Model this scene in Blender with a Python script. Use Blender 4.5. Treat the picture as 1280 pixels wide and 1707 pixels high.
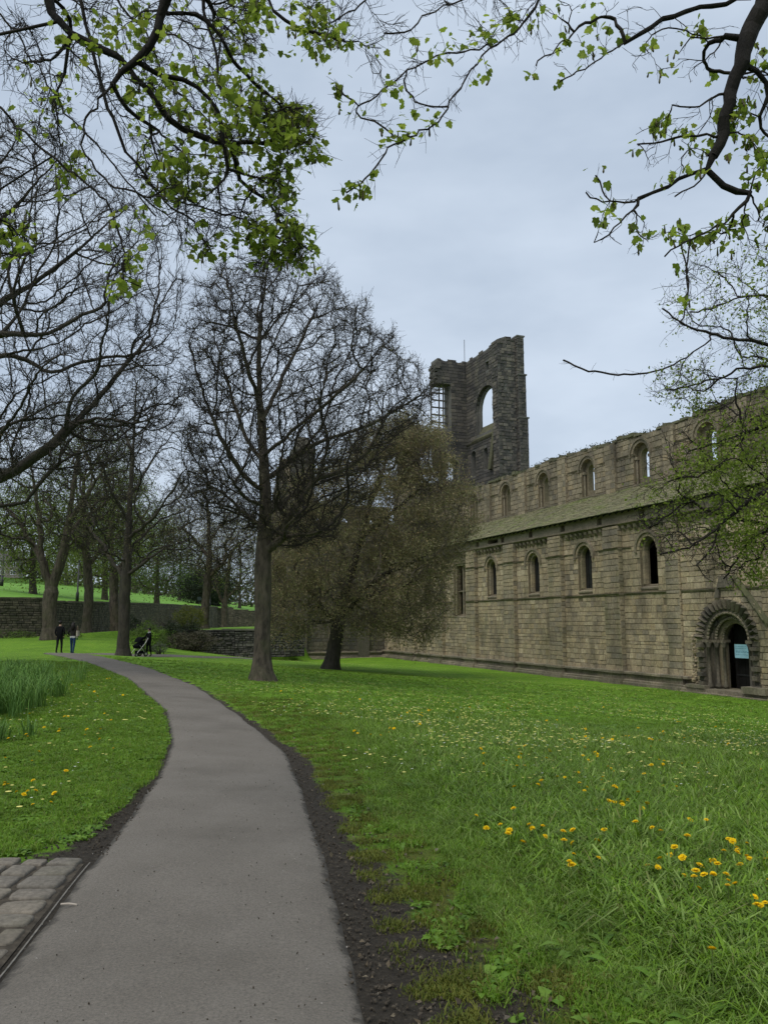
import bpy, math, random
import numpy as np
from mathutils import Vector, Matrix

for o in list(bpy.data.objects):
    bpy.data.objects.remove(o)
SC = bpy.context.scene
COL = SC.collection
R = math.radians
rng = np.random.default_rng(11)
random.seed(5)

# ------------------------------------------------------------------ camera, sky, sun, exposure
CAM_Z, PITCH, FOC = 1.65, R(7.729), 1350.0
cam = bpy.data.objects.new('camera', bpy.data.cameras.new('camera'))
COL.objects.link(cam)
cam.location = (0, 0, CAM_Z)
cam.rotation_euler = (R(90) + PITCH, 0, 0)
cam.data.sensor_fit = 'VERTICAL'
cam.data.sensor_height = 36.0
cam.data.lens = FOC / 1707 * 36.0
cam.data.clip_start = 0.05
cam.data.clip_end = 3000
SC.camera = cam

W = bpy.data.worlds.new('World')
SC.world = W
W.use_nodes = True
nt = W.node_tree
nt.nodes.clear()
SUN_EL, SUN_ROT = R(58), R(215)
sky = nt.nodes.new('ShaderNodeTexSky')
sky.sky_type = 'NISHITA'
sky.sun_disc = False
sky.sun_elevation = SUN_EL
sky.sun_rotation = SUN_ROT
sky.air_density, sky.dust_density, sky.ozone_density = 1.0, 2.0, 1.0
tc = nt.nodes.new('ShaderNodeTexCoord')
mp = nt.nodes.new('ShaderNodeMapping')
mp.inputs['Scale'].default_value = (1.0, 1.0, 2.6)
nz = nt.nodes.new('ShaderNodeTexNoise')
nz.inputs['Scale'].default_value = 2.3
nz.inputs['Detail'].default_value = 5
nz.inputs['Roughness'].default_value = 0.52
cr = nt.nodes.new('ShaderNodeValToRGB')
cr.color_ramp.elements[0].position, cr.color_ramp.elements[1].position = 0.30, 0.72
cr.color_ramp.elements[0].color = (3.15, 3.8, 4.7, 1)     # cloud deck, darker folds
cr.color_ramp.elements[1].color = (5.15, 5.85, 6.75, 1)
mx = nt.nodes.new('ShaderNodeMix')
mx.data_type = 'RGBA'
mx.inputs[0].default_value = 0.9                             # closed cloud cover over the clear sky
bg = nt.nodes.new('ShaderNodeBackground')
bg.inputs['Strength'].default_value = 0.1
wo = nt.nodes.new('ShaderNodeOutputWorld')
L = nt.links.new
L(tc.outputs['Generated'], mp.inputs['Vector'])
L(mp.outputs['Vector'], nz.inputs['Vector'])
L(nz.outputs['Fac'], cr.inputs['Fac'])
L(sky.outputs['Color'], mx.inputs[6])
L(cr.outputs['Color'], mx.inputs[7])
L(mx.outputs[2], bg.inputs['Color'])
L(bg.outputs['Background'], wo.inputs['Surface'])

sd = bpy.data.lights.new('sun', 'SUN')
sd.energy = 1.5
sd.angle = R(35)
sd.color = (1.0, 0.96, 0.9)
sun = bpy.data.objects.new('sun', sd)
COL.objects.link(sun)
# sky rotation is measured clockwise from +Y
sdir = Vector((math.sin(SUN_ROT) * math.cos(SUN_EL), math.cos(SUN_ROT) * math.cos(SUN_EL), math.sin(SUN_EL)))
sun.rotation_euler = sdir.to_track_quat('Z', 'Y').to_euler()

SC.view_settings.view_transform = 'Standard'
SC.view_settings.look = 'None'
SC.view_settings.exposure = 0.5
SC.view_settings.gamma = 1.0
SC.cycles.max_bounces = 4
SC.cycles.diffuse_bounces = 2
SC.cycles.transmission_bounces = 2
SC.cycles.transparent_max_bounces = 4
SC.cycles.use_denoising = True
SC.cycles.use_adaptive_sampling = True
SC.cycles.adaptive_threshold = 0.02

# ------------------------------------------------------------------ frame of the place
YAW = R(21.248)
WD = np.array([-math.sin(YAW), math.cos(YAW)])      # along the nave, away from the camera
ND = np.array([math.cos(YAW), math.sin(YAW)])       # from the lawn towards the nave
DW = 28.05                                          # distance of the aisle wall


def tu(t, u, z=0.0):
    p = WD * t + ND * u
    return np.array([p[0], p[1], z])


def at(px, py, Y):
    """world point at forward distance Y seen in direction (px, py) of the photograph"""
    X, V = (px - 640) / FOC, (py - 853.5) / FOC
    d = np.array([X, math.cos(PITCH) + V * math.sin(PITCH), math.sin(PITCH) - V * math.cos(PITCH)])
    return np.array([0, 0, CAM_Z]) + d * (Y / d[1])


def S(x):
    x = np.clip(x, 0, 1)
    return x * x * (3 - 2 * x)


PL_Y = [-6, 0, 4.08, 5.85, 7.24, 9.18, 11.66, 16.06, 24.54, 33.45, 39.83, 42.5]
PL_X = [-1.5, -1.6, -1.81, -2.02, -2.19, -2.47, -2.98, -4.24, -7.59, -11.95, -15.7, -17.6]
PR_Y = [-6, 0, 3.7, 4.48, 5.99, 8.84, 11.38, 16.06, 23.31, 32.05, 40.53, 42.5]
PR_X = [0.4, 0.25, -0.05, -0.16, -0.38, -0.85, -1.31, -2.79, -5.25, -9.11, -13.91, -15.3]


def xl(y): return np.interp(y, PL_Y, PL_X)
def xr(y): return np.interp(y, PR_Y, PR_X)


def H(x, y):
    x = np.asarray(x, float); y = np.asarray(y, float)
    u = ND[0] * x + ND[1] * y
    t = WD[0] * x + WD[1] * y
    c = np.clip((u - 0.6) / 26.0, 0, 1)
    z = -1.62 * (0.7 * c + 0.3 * S(c))
    z = z - 0.42 * S((t - 46) / 22) * S((u - 7) / 8) * (1 - S((u - 20) / 7))
    z = z + 0.55 * S((y - 46) / 14) * S((-x - 13) / 7)
    z = z - 0.16 * np.exp(-(((x + 16.0) / 5) ** 2 + ((y - 46.5) / 2.2) ** 2))
    m = S((y - 63.5 - 0.45 * (x + 14)) / 0.9) * S((-6.5 - x) / 1.5) * S((x + 27) / 8)
    z = z * (1 - m) + 1.0 * m
    far = S((y - 110) / 60)
    z = z * (1 - far) + 0.4 * far
    z = z + 0.012 * np.sin(x * 1.7 + 0.6 * y) + 0.010 * np.sin(2.3 * y - 0.8 * x)
    # the verge lies a little above the worn path edge
    off = np.minimum(np.abs(x - xr(y)), 1.0) * (x > xr(y)) + np.minimum(np.abs(x - xl(y)), 1.0) * (x < xl(y))
    z = z + 0.03 * off * (y < 40)
    return z


# ------------------------------------------------------------------ mesh helpers
def link(name, me, parent=None, mat=None):
    o = bpy.data.objects.new(name, me)
    COL.objects.link(o)
    if parent is not None:
        o.parent = parent
    if mat is not None and me is not None:
        for m in (mat if isinstance(mat, (list, tuple)) else [mat]):
            me.materials.append(m)
    return o


def empty(name, loc=(0, 0, 0), rz=0.0, parent=None):
    o = bpy.data.objects.new(name, None)
    o.empty_display_size = 0.2
    COL.objects.link(o)
    o.location = loc
    o.rotation_euler = (0, 0, rz)
    if parent is not None:
        o.parent = parent
    return o


def tag(o, label=None, cat=None, group=None, kind=None):
    if label: o['label'] = label
    if cat: o['category'] = cat
    if group: o['group'] = group
    if kind: o['kind'] = kind
    return o


def mesh_np(name, V, F, smooth=False, mi=None):
    """V (n,3), F (m,k) with one k"""
    V = np.asarray(V, np.float32).reshape(-1, 3)
    F = np.asarray(F, np.int32)
    m, k = F.shape
    me = bpy.data.meshes.new(name)
    me.vertices.add(len(V))
    me.vertices.foreach_set('co', V.ravel())
    me.loops.add(m * k)
    me.loops.foreach_set('vertex_index', F.ravel())
    me.polygons.add(m)
    me.polygons.foreach_set('loop_start', np.arange(m, dtype=np.int32) * k)
    if smooth:
        me.polygons.foreach_set('use_smooth', np.ones(m, bool))
    if mi is not None:
        me.polygons.foreach_set('material_index', np.asarray(mi, np.int32))
    me.update(calc_edges=True)
    return me


class MB:
    def __init__(s):
        s.v, s.f, s.n = [], [], 0

    def add(s, v, f):
        s.v.extend([tuple(map(float, q)) for q in v])
        s.f.extend([tuple(i + s.n for i in q) for q in f])
        s.n += len(v)
        return s

    HEX = [(0, 3, 2, 1), (4, 5, 6, 7), (0, 1, 5, 4), (1, 2, 6, 5), (2, 3, 7, 6), (3, 0, 4, 7)]

    def hexa(s, p):
        return s.add(p, MB.HEX)

    def box(s, x0, x1, y0, y1, z0, z1):
        return s.hexa([(x0, y0, z0), (x1, y0, z0), (x1, y1, z0), (x0, y1, z0), (x0, y0, z1), (x1, y0, z1), (x1, y1, z1), (x0, y1, z1)])

    def bar(s, p, q, r, n=6, r2=None):
        p, q = np.array(p, float), np.array(q, float)
        d = q - p
        d = d / (np.linalg.norm(d) + 1e-9)
        a = np.cross(d, (0.3, 0.9, 0.1) if abs(d[1]) < 0.8 else (1, 0, 0.1))
        a /= np.linalg.norm(a)
        b = np.cross(d, a)
        r2 = r if r2 is None else r2
        v = [p + r * (math.cos(2 * math.pi * k / n) * a + math.sin(2 * math.pi * k / n) * b) for k in range(n)]
        v += [q + r2 * (math.cos(2 * math.pi * k / n) * a + math.sin(2 * math.pi * k / n) * b) for k in range(n)]
        f = [(k, (k + 1) % n, n + (k + 1) % n, n + k) for k in range(n)] + [tuple(range(n))[::-1], tuple(range(n, 2 * n))]
        return s.add(v, f)

    def path(s, pts, r, n=6):
        for a, b in zip(pts[:-1], pts[1:]):
            s.bar(a, b, r, n)
        return s

    def lathe(s, c, prof, n=12):
        c = np.array(c, float)
        v = []
        for r, z in prof:
            v += [c + (r * math.cos(2 * math.pi * k / n), r * math.sin(2 * math.pi * k / n), z) for k in range(n)]
        f = []
        for i in range(len(prof) - 1):
            f += [(i * n + k, i * n + (k + 1) % n, (i + 1) * n + (k + 1) % n, (i + 1) * n + k) for k in range(n)]
        f += [tuple(range(n))[::-1], tuple(range((len(prof) - 1) * n, len(prof) * n))]
        return s.add(v, f)

    def ball(s, c, rad, n=10, m=7):
        c = np.array(c, float); rad = np.array(rad, float) * np.ones(3)
        v, f = [], []
        for i in range(m + 1):
            th = math.pi * i / m
            for k in range(n):
                ph = 2 * math.pi * k / n
                v.append(c + rad * (math.sin(th) * math.cos(ph), math.sin(th) * math.sin(ph), math.cos(th)))
        for i in range(m):
            for k in range(n):
                f.append((i * n + k, (i + 1) * n + k, (i + 1) * n + (k + 1) % n, i * n + (k + 1) % n))
        return s.add(v, f)

    def build(s, name, mat, parent=None, smooth=False, kind=None):
        me = bpy.data.meshes.new(name)
        me.from_pydata(s.v, [], s.f)
        if smooth:
            me.polygons.foreach_set('use_smooth', np.ones(len(me.polygons), bool))
        me.update()
        o = link(name, me, parent, mat)
        if kind: o['kind'] = kind
        return o


# ------------------------------------------------------------------ materials
def new_mat(name):
    m = bpy.data.materials.new(name)
    m.use_nodes = True
    t = m.node_tree
    t.nodes.clear()
    out = t.nodes.new('ShaderNodeOutputMaterial')
    p = t.nodes.new('ShaderNodeBsdfPrincipled')
    p.inputs['Roughness'].default_value = 0.9
    p.inputs['Specular IOR Level'].default_value = 0.25
    t.links.new(p.outputs[0], out.inputs[0])
    return m, t, p, out


def N(t, typ, **kw):
    n = t.nodes.new(typ)
    for k, v in kw.items():
        if k in n.inputs: n.inputs[k].default_value = v
        else: setattr(n, k, v)
    return n


def ramp(t, fac, stops):
    r = t.nodes.new('ShaderNodeValToRGB')
    e = r.color_ramp.elements
    while len(e) < len(stops): e.new(0.5)
    for q, (pos, c) in zip(e, stops):
        q.position = pos
        q.color = (*c, 1) if len(c) == 3 else c
    if fac is not None: t.links.new(fac, r.inputs['Fac'])
    return r.outputs['Color']


def mixc(t, fac, a, b, mode='MIX'):
    m = t.nodes.new('ShaderNodeMix')
    m.data_type = 'RGBA'
    m.blend_type = mode
    for sock, v in ((m.inputs[0], fac), (m.inputs[6], a), (m.inputs[7], b)):
        if hasattr(v, 'is_output'): t.links.new(v, sock)
        elif isinstance(v, (int, float)): sock.default_value = v
        else: sock.default_value = (*v, 1)
    return m.outputs[2]


def math_n(t, op, a, b=0.0, clamp=False):
    m = t.nodes.new('ShaderNodeMath')
    m.operation = op
    m.use_clamp = clamp
    for sock, v in ((m.inputs[0], a), (m.inputs[1], b)):
        if hasattr(v, 'is_output'): t.links.new(v, sock)
        else: sock.default_value = v
    return m.outputs[0]


def noise(t, scale, detail=4, rough=0.55, vec=None, stretch=None):
    n = N(t, 'ShaderNodeTexNoise', Scale=scale, Detail=detail, Roughness=rough)
    if vec is None:
        g = t.nodes.new('ShaderNodeNewGeometry')
        vec = g.outputs['Position']
    if stretch:
        mpn = t.nodes.new('ShaderNodeMapping')
        mpn.inputs['Scale'].default_value = stretch
        t.links.new(vec, mpn.inputs['Vector'])
        vec = mpn.outputs['Vector']
    t.links.new(vec, n.inputs['Vector'])
    return n.outputs['Fac']


def bump(t, p, h, strength=0.4, dist=0.02):
    b = N(t, 'ShaderNodeBump', Strength=strength, Distance=dist)
    t.links.new(h, b.inputs['Height'])
    t.links.new(b.outputs['Normal'], p.inputs['Normal'])


def island(t):
    g = t.nodes.new('ShaderNodeNewGeometry')
    o = t.nodes.new('ShaderNodeObjectInfo')
    return math_n(t, 'FRACT', math_n(t, 'ADD', g.outputs['Random Per Island'], o.outputs['Random']))


def stone_mat(name, tints, soot=0.5, sootcol=(0.035, 0.033, 0.03), algae=0.25, mortar=False, alg_col=(0.085, 0.10, 0.035), nscale=1.0):
    m, t, p, _ = new_mat(name)
    r = island(t)
    n = len(tints)
    c = ramp(t, r, [(i / max(1, n - 1), tints[i]) for i in range(n)])
    fine = noise(t, 9.0 * nscale, 6, 0.65)
    c = mixc(t, 1.0, c, ramp(t, fine, [(0.28, (0.55, 0.55, 0.55)), (0.72, (1.25, 1.22, 1.18))]), 'MULTIPLY')
    big = noise(t, 0.62 * nscale, 7, 0.68, stretch=(1, 1, 0.5))
    sf = ramp(t, big, [(0.44, (0, 0, 0)), (0.66, (soot, soot, soot))])
    c = mixc(t, sf, c, sootcol)
    al = noise(t, 0.8 * nscale, 4, 0.6, stretch=(1.3, 1.3, 0.3))
    af = ramp(t, al, [(0.5, (0, 0, 0)), (0.72, (algae, algae, algae))])
    c = mixc(t, af, c, alg_col)
    t.links.new(c, p.inputs['Base Color'])
    bump(t, p, noise(t, 22.0 * nscale, 6, 0.7), 0.55, 0.02)
    return m


TAN = [(0.46, 0.376, 0.245), (0.356, 0.291, 0.188), (0.506, 0.421, 0.282), (0.322, 0.269, 0.188), (0.449, 0.355, 0.214), (0.552, 0.466, 0.318), (0.391, 0.322, 0.214), (0.483, 0.394, 0.251), (0.287, 0.244, 0.179), (0.426, 0.355, 0.245)]
GREY = [(0.17, 0.16, 0.14), (0.23, 0.21, 0.175), (0.13, 0.125, 0.115), (0.27, 0.24, 0.19), (0.19, 0.17, 0.14)]
DARK = [(0.075, 0.071, 0.066), (0.115, 0.106, 0.094), (0.055, 0.053, 0.052), (0.15, 0.135, 0.115), (0.09, 0.084, 0.077), (0.18, 0.16, 0.13)]
M_ASH = stone_mat('aisle ashlar', TAN, 0.65, (0.05, 0.045, 0.036), 0.3)
M_MORTAR = stone_mat('recessed mortar', [(0.20, 0.168, 0.11), (0.20, 0.168, 0.11)], 0.3, algae=0.2)
M_BUT = stone_mat('buttress stone', [(0.38, 0.315, 0.20), (0.32, 0.27, 0.18), (0.42, 0.345, 0.225), (0.28, 0.245, 0.18), (0.34, 0.29, 0.20), (0.43, 0.35, 0.22)], 0.55, (0.05, 0.048, 0.042), 0.45)
M_TRIM = stone_mat('moulded stone', [(0.27, 0.23, 0.16), (0.21, 0.18, 0.13), (0.31, 0.265, 0.185)], 0.7, (0.045, 0.042, 0.035), 0.4)
M_PLINTH = stone_mat('plinth stone', [(0.25, 0.22, 0.155), (0.19, 0.17, 0.125), (0.29, 0.25, 0.18), (0.21, 0.185, 0.135)], 0.6, (0.04, 0.037, 0.03), 0.5)
M_CLER = stone_mat('clerestory stone', [(0.33, 0.28, 0.19), (0.25, 0.215, 0.15), (0.38, 0.32, 0.215), (0.21, 0.185, 0.14), (0.35, 0.28, 0.17)], 0.7, (0.05, 0.046, 0.038), 0.3)
M_SOOTY = stone_mat('sooty carved stone', [(0.16, 0.138, 0.10), (0.11, 0.098, 0.076), (0.21, 0.18, 0.13), (0.085, 0.078, 0.064)], 0.75, (0.03, 0.028, 0.024), 0.35)
M_TOWER = stone_mat('sooted tower stone', DARK, 0.5, (0.03, 0.03, 0.033), 0.12)
M_TOWERLIT = stone_mat('lit torn tower masonry', DARK + [(0.2, 0.18, 0.15)], 0.45, (0.035, 0.034, 0.036), 0.08)  # paler than the tower stone, the light on this end put into the colour
M_TMORT = stone_mat('pale lime mortar', [(0.16, 0.155, 0.14), (0.16, 0.155, 0.14)], 0.6, (0.05, 0.05, 0.05), 0.1)
M_TRANS = stone_mat('transept stone', [(0.12, 0.11, 0.085), (0.16, 0.14, 0.10), (0.085, 0.08, 0.07), (0.19, 0.165, 0.12)], 0.6, (0.035, 0.034, 0.032), 0.35)
M_GREENSTONE = stone_mat('mossy weathered stone', [(0.10, 0.105, 0.055), (0.13, 0.125, 0.075)], 0.4, algae=0.6)
M_BWALL = stone_mat('boundary wall stone', [(0.10, 0.09, 0.068), (0.14, 0.122, 0.09), (0.19, 0.165, 0.12), (0.075, 0.068, 0.055)], 0.5, (0.025, 0.025, 0.022), 0.3, alg_col=(0.06, 0.065, 0.03))
M_DRY = stone_mat('dry stone', [(0.075, 0.07, 0.064), (0.14, 0.132, 0.118), (0.20, 0.186, 0.16), (0.045, 0.043, 0.04)], 0.5, (0.02, 0.02, 0.02), 0.2)
M_SLATE = stone_mat('mossy stone slates', [(0.25, 0.235, 0.135), (0.30, 0.285, 0.165), (0.20, 0.20, 0.11), (0.33, 0.30, 0.19), (0.17, 0.165, 0.105)], 0.3, (0.10, 0.10, 0.07), 0.8, alg_col=(0.21, 0.26, 0.07))
M_SETT = stone_mat('worn sandstone setts', [(0.21, 0.185, 0.15), (0.17, 0.155, 0.13), (0.245, 0.215, 0.17), (0.19, 0.165, 0.13)], 0.35, (0.10, 0.09, 0.07), 0.15, nscale=3)


def plain(name, col, rough=0.85, spec=0.25, metallic=0.0, var=0.0, scale=8.0):
    m, t, p, _ = new_mat(name)
    p.inputs['Roughness'].default_value = rough
    p.inputs['Specular IOR Level'].default_value = spec
    p.inputs['Metallic'].default_value = metallic
    if var:
        c = ramp(t, noise(t, scale, 4), [(0.3, tuple(x * (1 - var) for x in col)), (0.7, tuple(min(1, x * (1 + var)) for x in col))])
        t.links.new(c, p.inputs['Base Color'])
    else:
        p.inputs['Base Color'].default_value = (*col, 1)
    return m


def leaf_mat(name, tints, transl=0.35, rough=0.6, spec=0.25):
    m, t, p, out = new_mat(name)
    c = ramp(t, island(t), [(i / max(1, len(tints) - 1), q) for i, q in enumerate(tints)])
    c = mixc(t, 1.0, c, ramp(t, noise(t, 3.0, 3), [(0.3, (0.75, 0.75, 0.75)), (0.7, (1.2, 1.2, 1.15))]), 'MULTIPLY')
    t.links.new(c, p.inputs['Base Color'])
    p.inputs['Roughness'].default_value = rough
    p.inputs['Specular IOR Level'].default_value = spec
    tr = t.nodes.new('ShaderNodeBsdfTranslucent')
    t.links.new(c, tr.inputs['Color'])
    ms = t.nodes.new('ShaderNodeMixShader')
    ms.inputs[0].default_value = transl
    t.links.new(p.outputs[0], ms.inputs[1])
    t.links.new(tr.outputs[0], ms.inputs[2])
    t.links.new(ms.outputs[0], out.inputs[0])
    return m


def bark_mat(name, a, b, green=0.0):
    m, t, p, _ = new_mat(name)
    n1 = noise(t, 7.0, 6, 0.65, stretch=(1, 1, 0.3))
    c = ramp(t, n1, [(0.3, a), (0.7, b)])
    if green:
        g = ramp(t, noise(t, 1.6, 4), [(0.45, (0, 0, 0)), (0.7, (green, green, green))])
        c = mixc(t, g, c, (0.07, 0.08, 0.03))
    t.links.new(c, p.inputs['Base Color'])
    bump(t, p, noise(t, 14.0, 6, 0.7, stretch=(1, 1, 0.35)), 0.9, 0.05)
    return m


M_BARK = bark_mat('grey brown bark', (0.022, 0.019, 0.014), (0.125, 0.10, 0.075), 0.4)
M_BARKD = bark_mat('dark bark', (0.025, 0.022, 0.018), (0.075, 0.063, 0.05), 0.2)
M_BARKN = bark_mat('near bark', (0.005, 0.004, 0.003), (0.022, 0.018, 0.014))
M_TWIG = plain('twigs', (0.034, 0.028, 0.022), var=0.35, scale=2)
M_TWIGB = plain('brown budding twigs', (0.10, 0.083, 0.06), var=0.3, scale=2)
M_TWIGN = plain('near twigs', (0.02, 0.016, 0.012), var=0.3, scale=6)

# ground
m, t, p, _ = new_mat('lawn')
g = t.nodes.new('ShaderNodeNewGeometry')
at_mud = N(t, 'ShaderNodeAttribute', attribute_name='mud')
at_moss = N(t, 'ShaderNodeAttribute', attribute_name='moss')
at_th = N(t, 'ShaderNodeAttribute', attribute_name='thatch_shade')
c = ramp(t, noise(t, 0.55, 6, 0.6), [(0.3, (0.105, 0.215, 0.012)), (0.55, (0.155, 0.305, 0.017)), (0.75, (0.20, 0.33, 0.028))])
c = mixc(t, 1.0, c, ramp(t, noise(t, 6.0, 6, 0.7), [(0.3, (0.62, 0.66, 0.6)), (0.7, (1.2, 1.2, 1.2))]), 'MULTIPLY')
c = mixc(t, 1.0, c, ramp(t, noise(t, 55.0, 3, 0.7), [(0.3, (0.5, 0.52, 0.5)), (0.7, (1.35, 1.3, 1.2))]), 'MULTIPLY')
c = mixc(t, at_th.outputs['Fac'], c, ramp(t, noise(t, 25.0, 5, 0.7), [(0.3, (0.018, 0.030, 0.006)), (0.7, (0.05, 0.075, 0.016))]))  # dark earth tone that also stands in for shade between blades
mossf = math_n(t, 'MULTIPLY', at_moss.outputs['Fac'], ramp(t, noise(t, 2.2, 5, 0.65), [(0.42, (0, 0, 0)), (0.6, (1, 1, 1))]))
c = mixc(t, mossf, c, ramp(t, noise(t, 40.0, 4), [(0.3, (0.06, 0.06, 0.012)), (0.7, (0.16, 0.155, 0.03))]))
mudn = math_n(t, 'ADD', at_mud.outputs['Fac'], math_n(t, 'MULTIPLY', math_n(t, 'SUBTRACT', noise(t, 3.5, 6, 0.7), 0.5), 1.5))
mudf = ramp(t, mudn, [(0.45, (0, 0, 0)), (0.6, (1, 1, 1))])
mudc = ramp(t, noise(t, 30.0, 6, 0.75), [(0.3, (0.022, 0.018, 0.012)), (0.55, (0.058, 0.047, 0.033)), (0.75, (0.12, 0.10, 0.073))])
c = mixc(t, mudf, c, mudc)
t.links.new(c, p.inputs['Base Color'])
bump(t, p, noise(t, 45.0, 6, 0.75), 0.9, 0.05)
M_GROUND = m

m, t, p, _ = new_mat('field grass')
c = ramp(t, noise(t, 0.12, 5), [(0.3, (0.10, 0.23, 0.02)), (0.7, (0.14, 0.29, 0.03))])
c = mixc(t, 1.0, c, ramp(t, noise(t, 3, 5, 0.7), [(0.3, (0.8, 0.8, 0.8)), (0.7, (1.15, 1.15, 1.1))]), 'MULTIPLY')
t.links.new(c, p.inputs['Base Color'])
M_FIELD = m

m, t, p, _ = new_mat('worn tarmac')
c = ramp(t, noise(t, 1.1, 5, 0.6), [(0.3, (0.130, 0.115, 0.094)), (0.7, (0.168, 0.150, 0.125))])
c = mixc(t, 1.0, c, ramp(t, noise(t, 75.0, 6, 0.85), [(0.28, (0.42, 0.41, 0.40)), (0.5, (1, 1, 1)), (0.72, (1.6, 1.56, 1.5))]), 'MULTIPLY')
c = mixc(t, ramp(t, noise(t, 0.6, 6, 0.7), [(0.52, (0, 0, 0)), (0.70, (0.5, 0.5, 0.5))]), c, (0.085, 0.074, 0.058))
vor = N(t, 'ShaderNodeTexVoronoi', Scale=34.0)
gg = t.nodes.new('ShaderNodeNewGeometry')
t.links.new(gg.outputs['Position'], vor.inputs['Vector'])
grit = ramp(t, vor.outputs['Distance'], [(0.06, (1, 1, 1)), (0.10, (0, 0, 0))])
grit = math_n(t, 'MULTIPLY', grit, ramp(t, noise(t, 8.0, 2), [(0.5, (0, 0, 0)), (0.62, (0.55, 0.55, 0.55))]))
c = mixc(t, grit, c, (0.03, 0.027, 0.024))
edge = N(t, 'ShaderNodeAttribute', attribute_name='edge')
en = math_n(t, 'ADD', edge.outputs['Fac'], math_n(t, 'MULTIPLY', math_n(t, 'SUBTRACT', noise(t, 9.0, 6, 0.75), 0.5), 1.3))
ef = ramp(t, en, [(0.5, (0, 0, 0)), (0.8, (0.85, 0.85, 0.85))])
c = mixc(t, ef, c, (0.03, 0.027, 0.021))
t.links.new(c, p.inputs['Base Color'])
p.inputs['Roughness'].default_value = 0.85
bump(t, p, noise(t, 190.0, 4, 0.8), 0.5, 0.006)
M_PATH = m
M_SOIL = plain('soil crumbs', (0.06, 0.049, 0.035), var=0.6, scale=14)
M_IRON = plain('black iron', (0.02, 0.02, 0.021), 0.5, 0.4)
M_EDGE = plain('weathered edging strip', (0.16, 0.145, 0.12), 0.6, 0.3, var=0.4, scale=20)
M_DARK = plain('dark oak door', (0.010, 0.009, 0.008), 0.7, 0.2, var=0.4, scale=3)
M_GLASS = plain('dull leaded glass', (0.016, 0.017, 0.017), 0.35, 0.5, var=0.5, scale=2)
M_TIMBER = plain('dark rafters', (0.03, 0.026, 0.02), 0.9)
M_FLOORIN = plain('abbey floor earth', (0.08, 0.075, 0.06), 0.95)

LEAF_N = leaf_mat('fresh sycamore leaf', [(0.18, 0.25, 0.03), (0.26, 0.35, 0.045), (0.36, 0.44, 0.07), (0.12, 0.18, 0.025), (0.30, 0.34, 0.06)], 0.62)
LEAF_G = leaf_mat('small spring leaf', [(0.18, 0.25, 0.03), (0.26, 0.33, 0.05), (0.13, 0.19, 0.025), (0.32, 0.38, 0.08)], 0.5)
LEAF_BRZ = leaf_mat('bronze young leaf', [(0.29, 0.235, 0.13), (0.24, 0.225, 0.11), (0.20, 0.205, 0.09), (0.34, 0.25, 0.135), (0.25, 0.215, 0.125), (0.17, 0.18, 0.075), (0.31, 0.28, 0.14)], 0.45)
LEAF_BUD = leaf_mat('opening buds', [(0.12, 0.115, 0.05), (0.16, 0.15, 0.06), (0.09, 0.085, 0.045), (0.15, 0.11, 0.06)], 0.3)
LEAF_MID = leaf_mat('park leaf', [(0.15, 0.20, 0.04), (0.20, 0.26, 0.055), (0.11, 0.14, 0.03)], 0.45)
LEAF_EVG = leaf_mat('dark evergreen', [(0.012, 0.022, 0.010), (0.022, 0.035, 0.014), (0.03, 0.04, 0.018)], 0.1)
LEAF_SHR = leaf_mat('shrub leaf', [(0.09, 0.14, 0.028), (0.14, 0.20, 0.045), (0.06, 0.10, 0.022)], 0.35)
LEAF_YEL = leaf_mat('yellow green shrub leaf', [(0.15, 0.17, 0.03), (0.10, 0.12, 0.025), (0.20, 0.20, 0.04)], 0.3)
LEAF_IVY = leaf_mat('ivy', [(0.014, 0.025, 0.010), (0.03, 0.045, 0.016), (0.05, 0.055, 0.025)], 0.1)
LEAF_DRY = leaf_mat('dry bank growth', [(0.11, 0.095, 0.06), (0.08, 0.075, 0.045), (0.14, 0.12, 0.08), (0.06, 0.065, 0.03)], 0.2)
GRASS = leaf_mat('grass blade', [(0.094, 0.178, 0.012), (0.149, 0.27, 0.018), (0.209, 0.345, 0.03), (0.099, 0.19, 0.014), (0.319, 0.437, 0.11), (0.11, 0.218, 0.016), (0.22, 0.241, 0.07)], 0.38, 0.5, 0.3)
GRASS_S = leaf_mat('short grass blade', [(0.099, 0.207, 0.014), (0.143, 0.276, 0.018), (0.187, 0.299, 0.03), (0.11, 0.218, 0.016), (0.22, 0.241, 0.07)], 0.4)
GRASS_M = leaf_mat('mossy turf blade', [(0.12, 0.14, 0.02), (0.17, 0.175, 0.03), (0.085, 0.13, 0.016)], 0.35)
DAFF = leaf_mat('daffodil leaf', [(0.075, 0.163, 0.03), (0.105, 0.215, 0.04), (0.15, 0.26, 0.055), (0.06, 0.13, 0.022)], 0.3)
WEED = leaf_mat('dandelion leaf', [(0.078, 0.168, 0.013), (0.12, 0.228, 0.02), (0.168, 0.282, 0.033)], 0.3, 0.5, 0.3)
YELLOW = plain('dandelion yellow', (0.78, 0.52, 0.01), 0.7, 0.1, var=0.15, scale=30)
PALEY = plain('pale yellow petals', (0.72, 0.64, 0.20), 0.8, 0.1)
WHITE = plain('daisy white', (0.7, 0.7, 0.62), 0.8, 0.1)
M_STEM = plain('flower stem', (0.09, 0.13, 0.03))
# ------------------------------------------------------------------ ground, path, field
def axis(parts):
    return np.unique(np.round(np.concatenate([np.arange(a, b, s) for a, b, s in parts]), 4))


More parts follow.
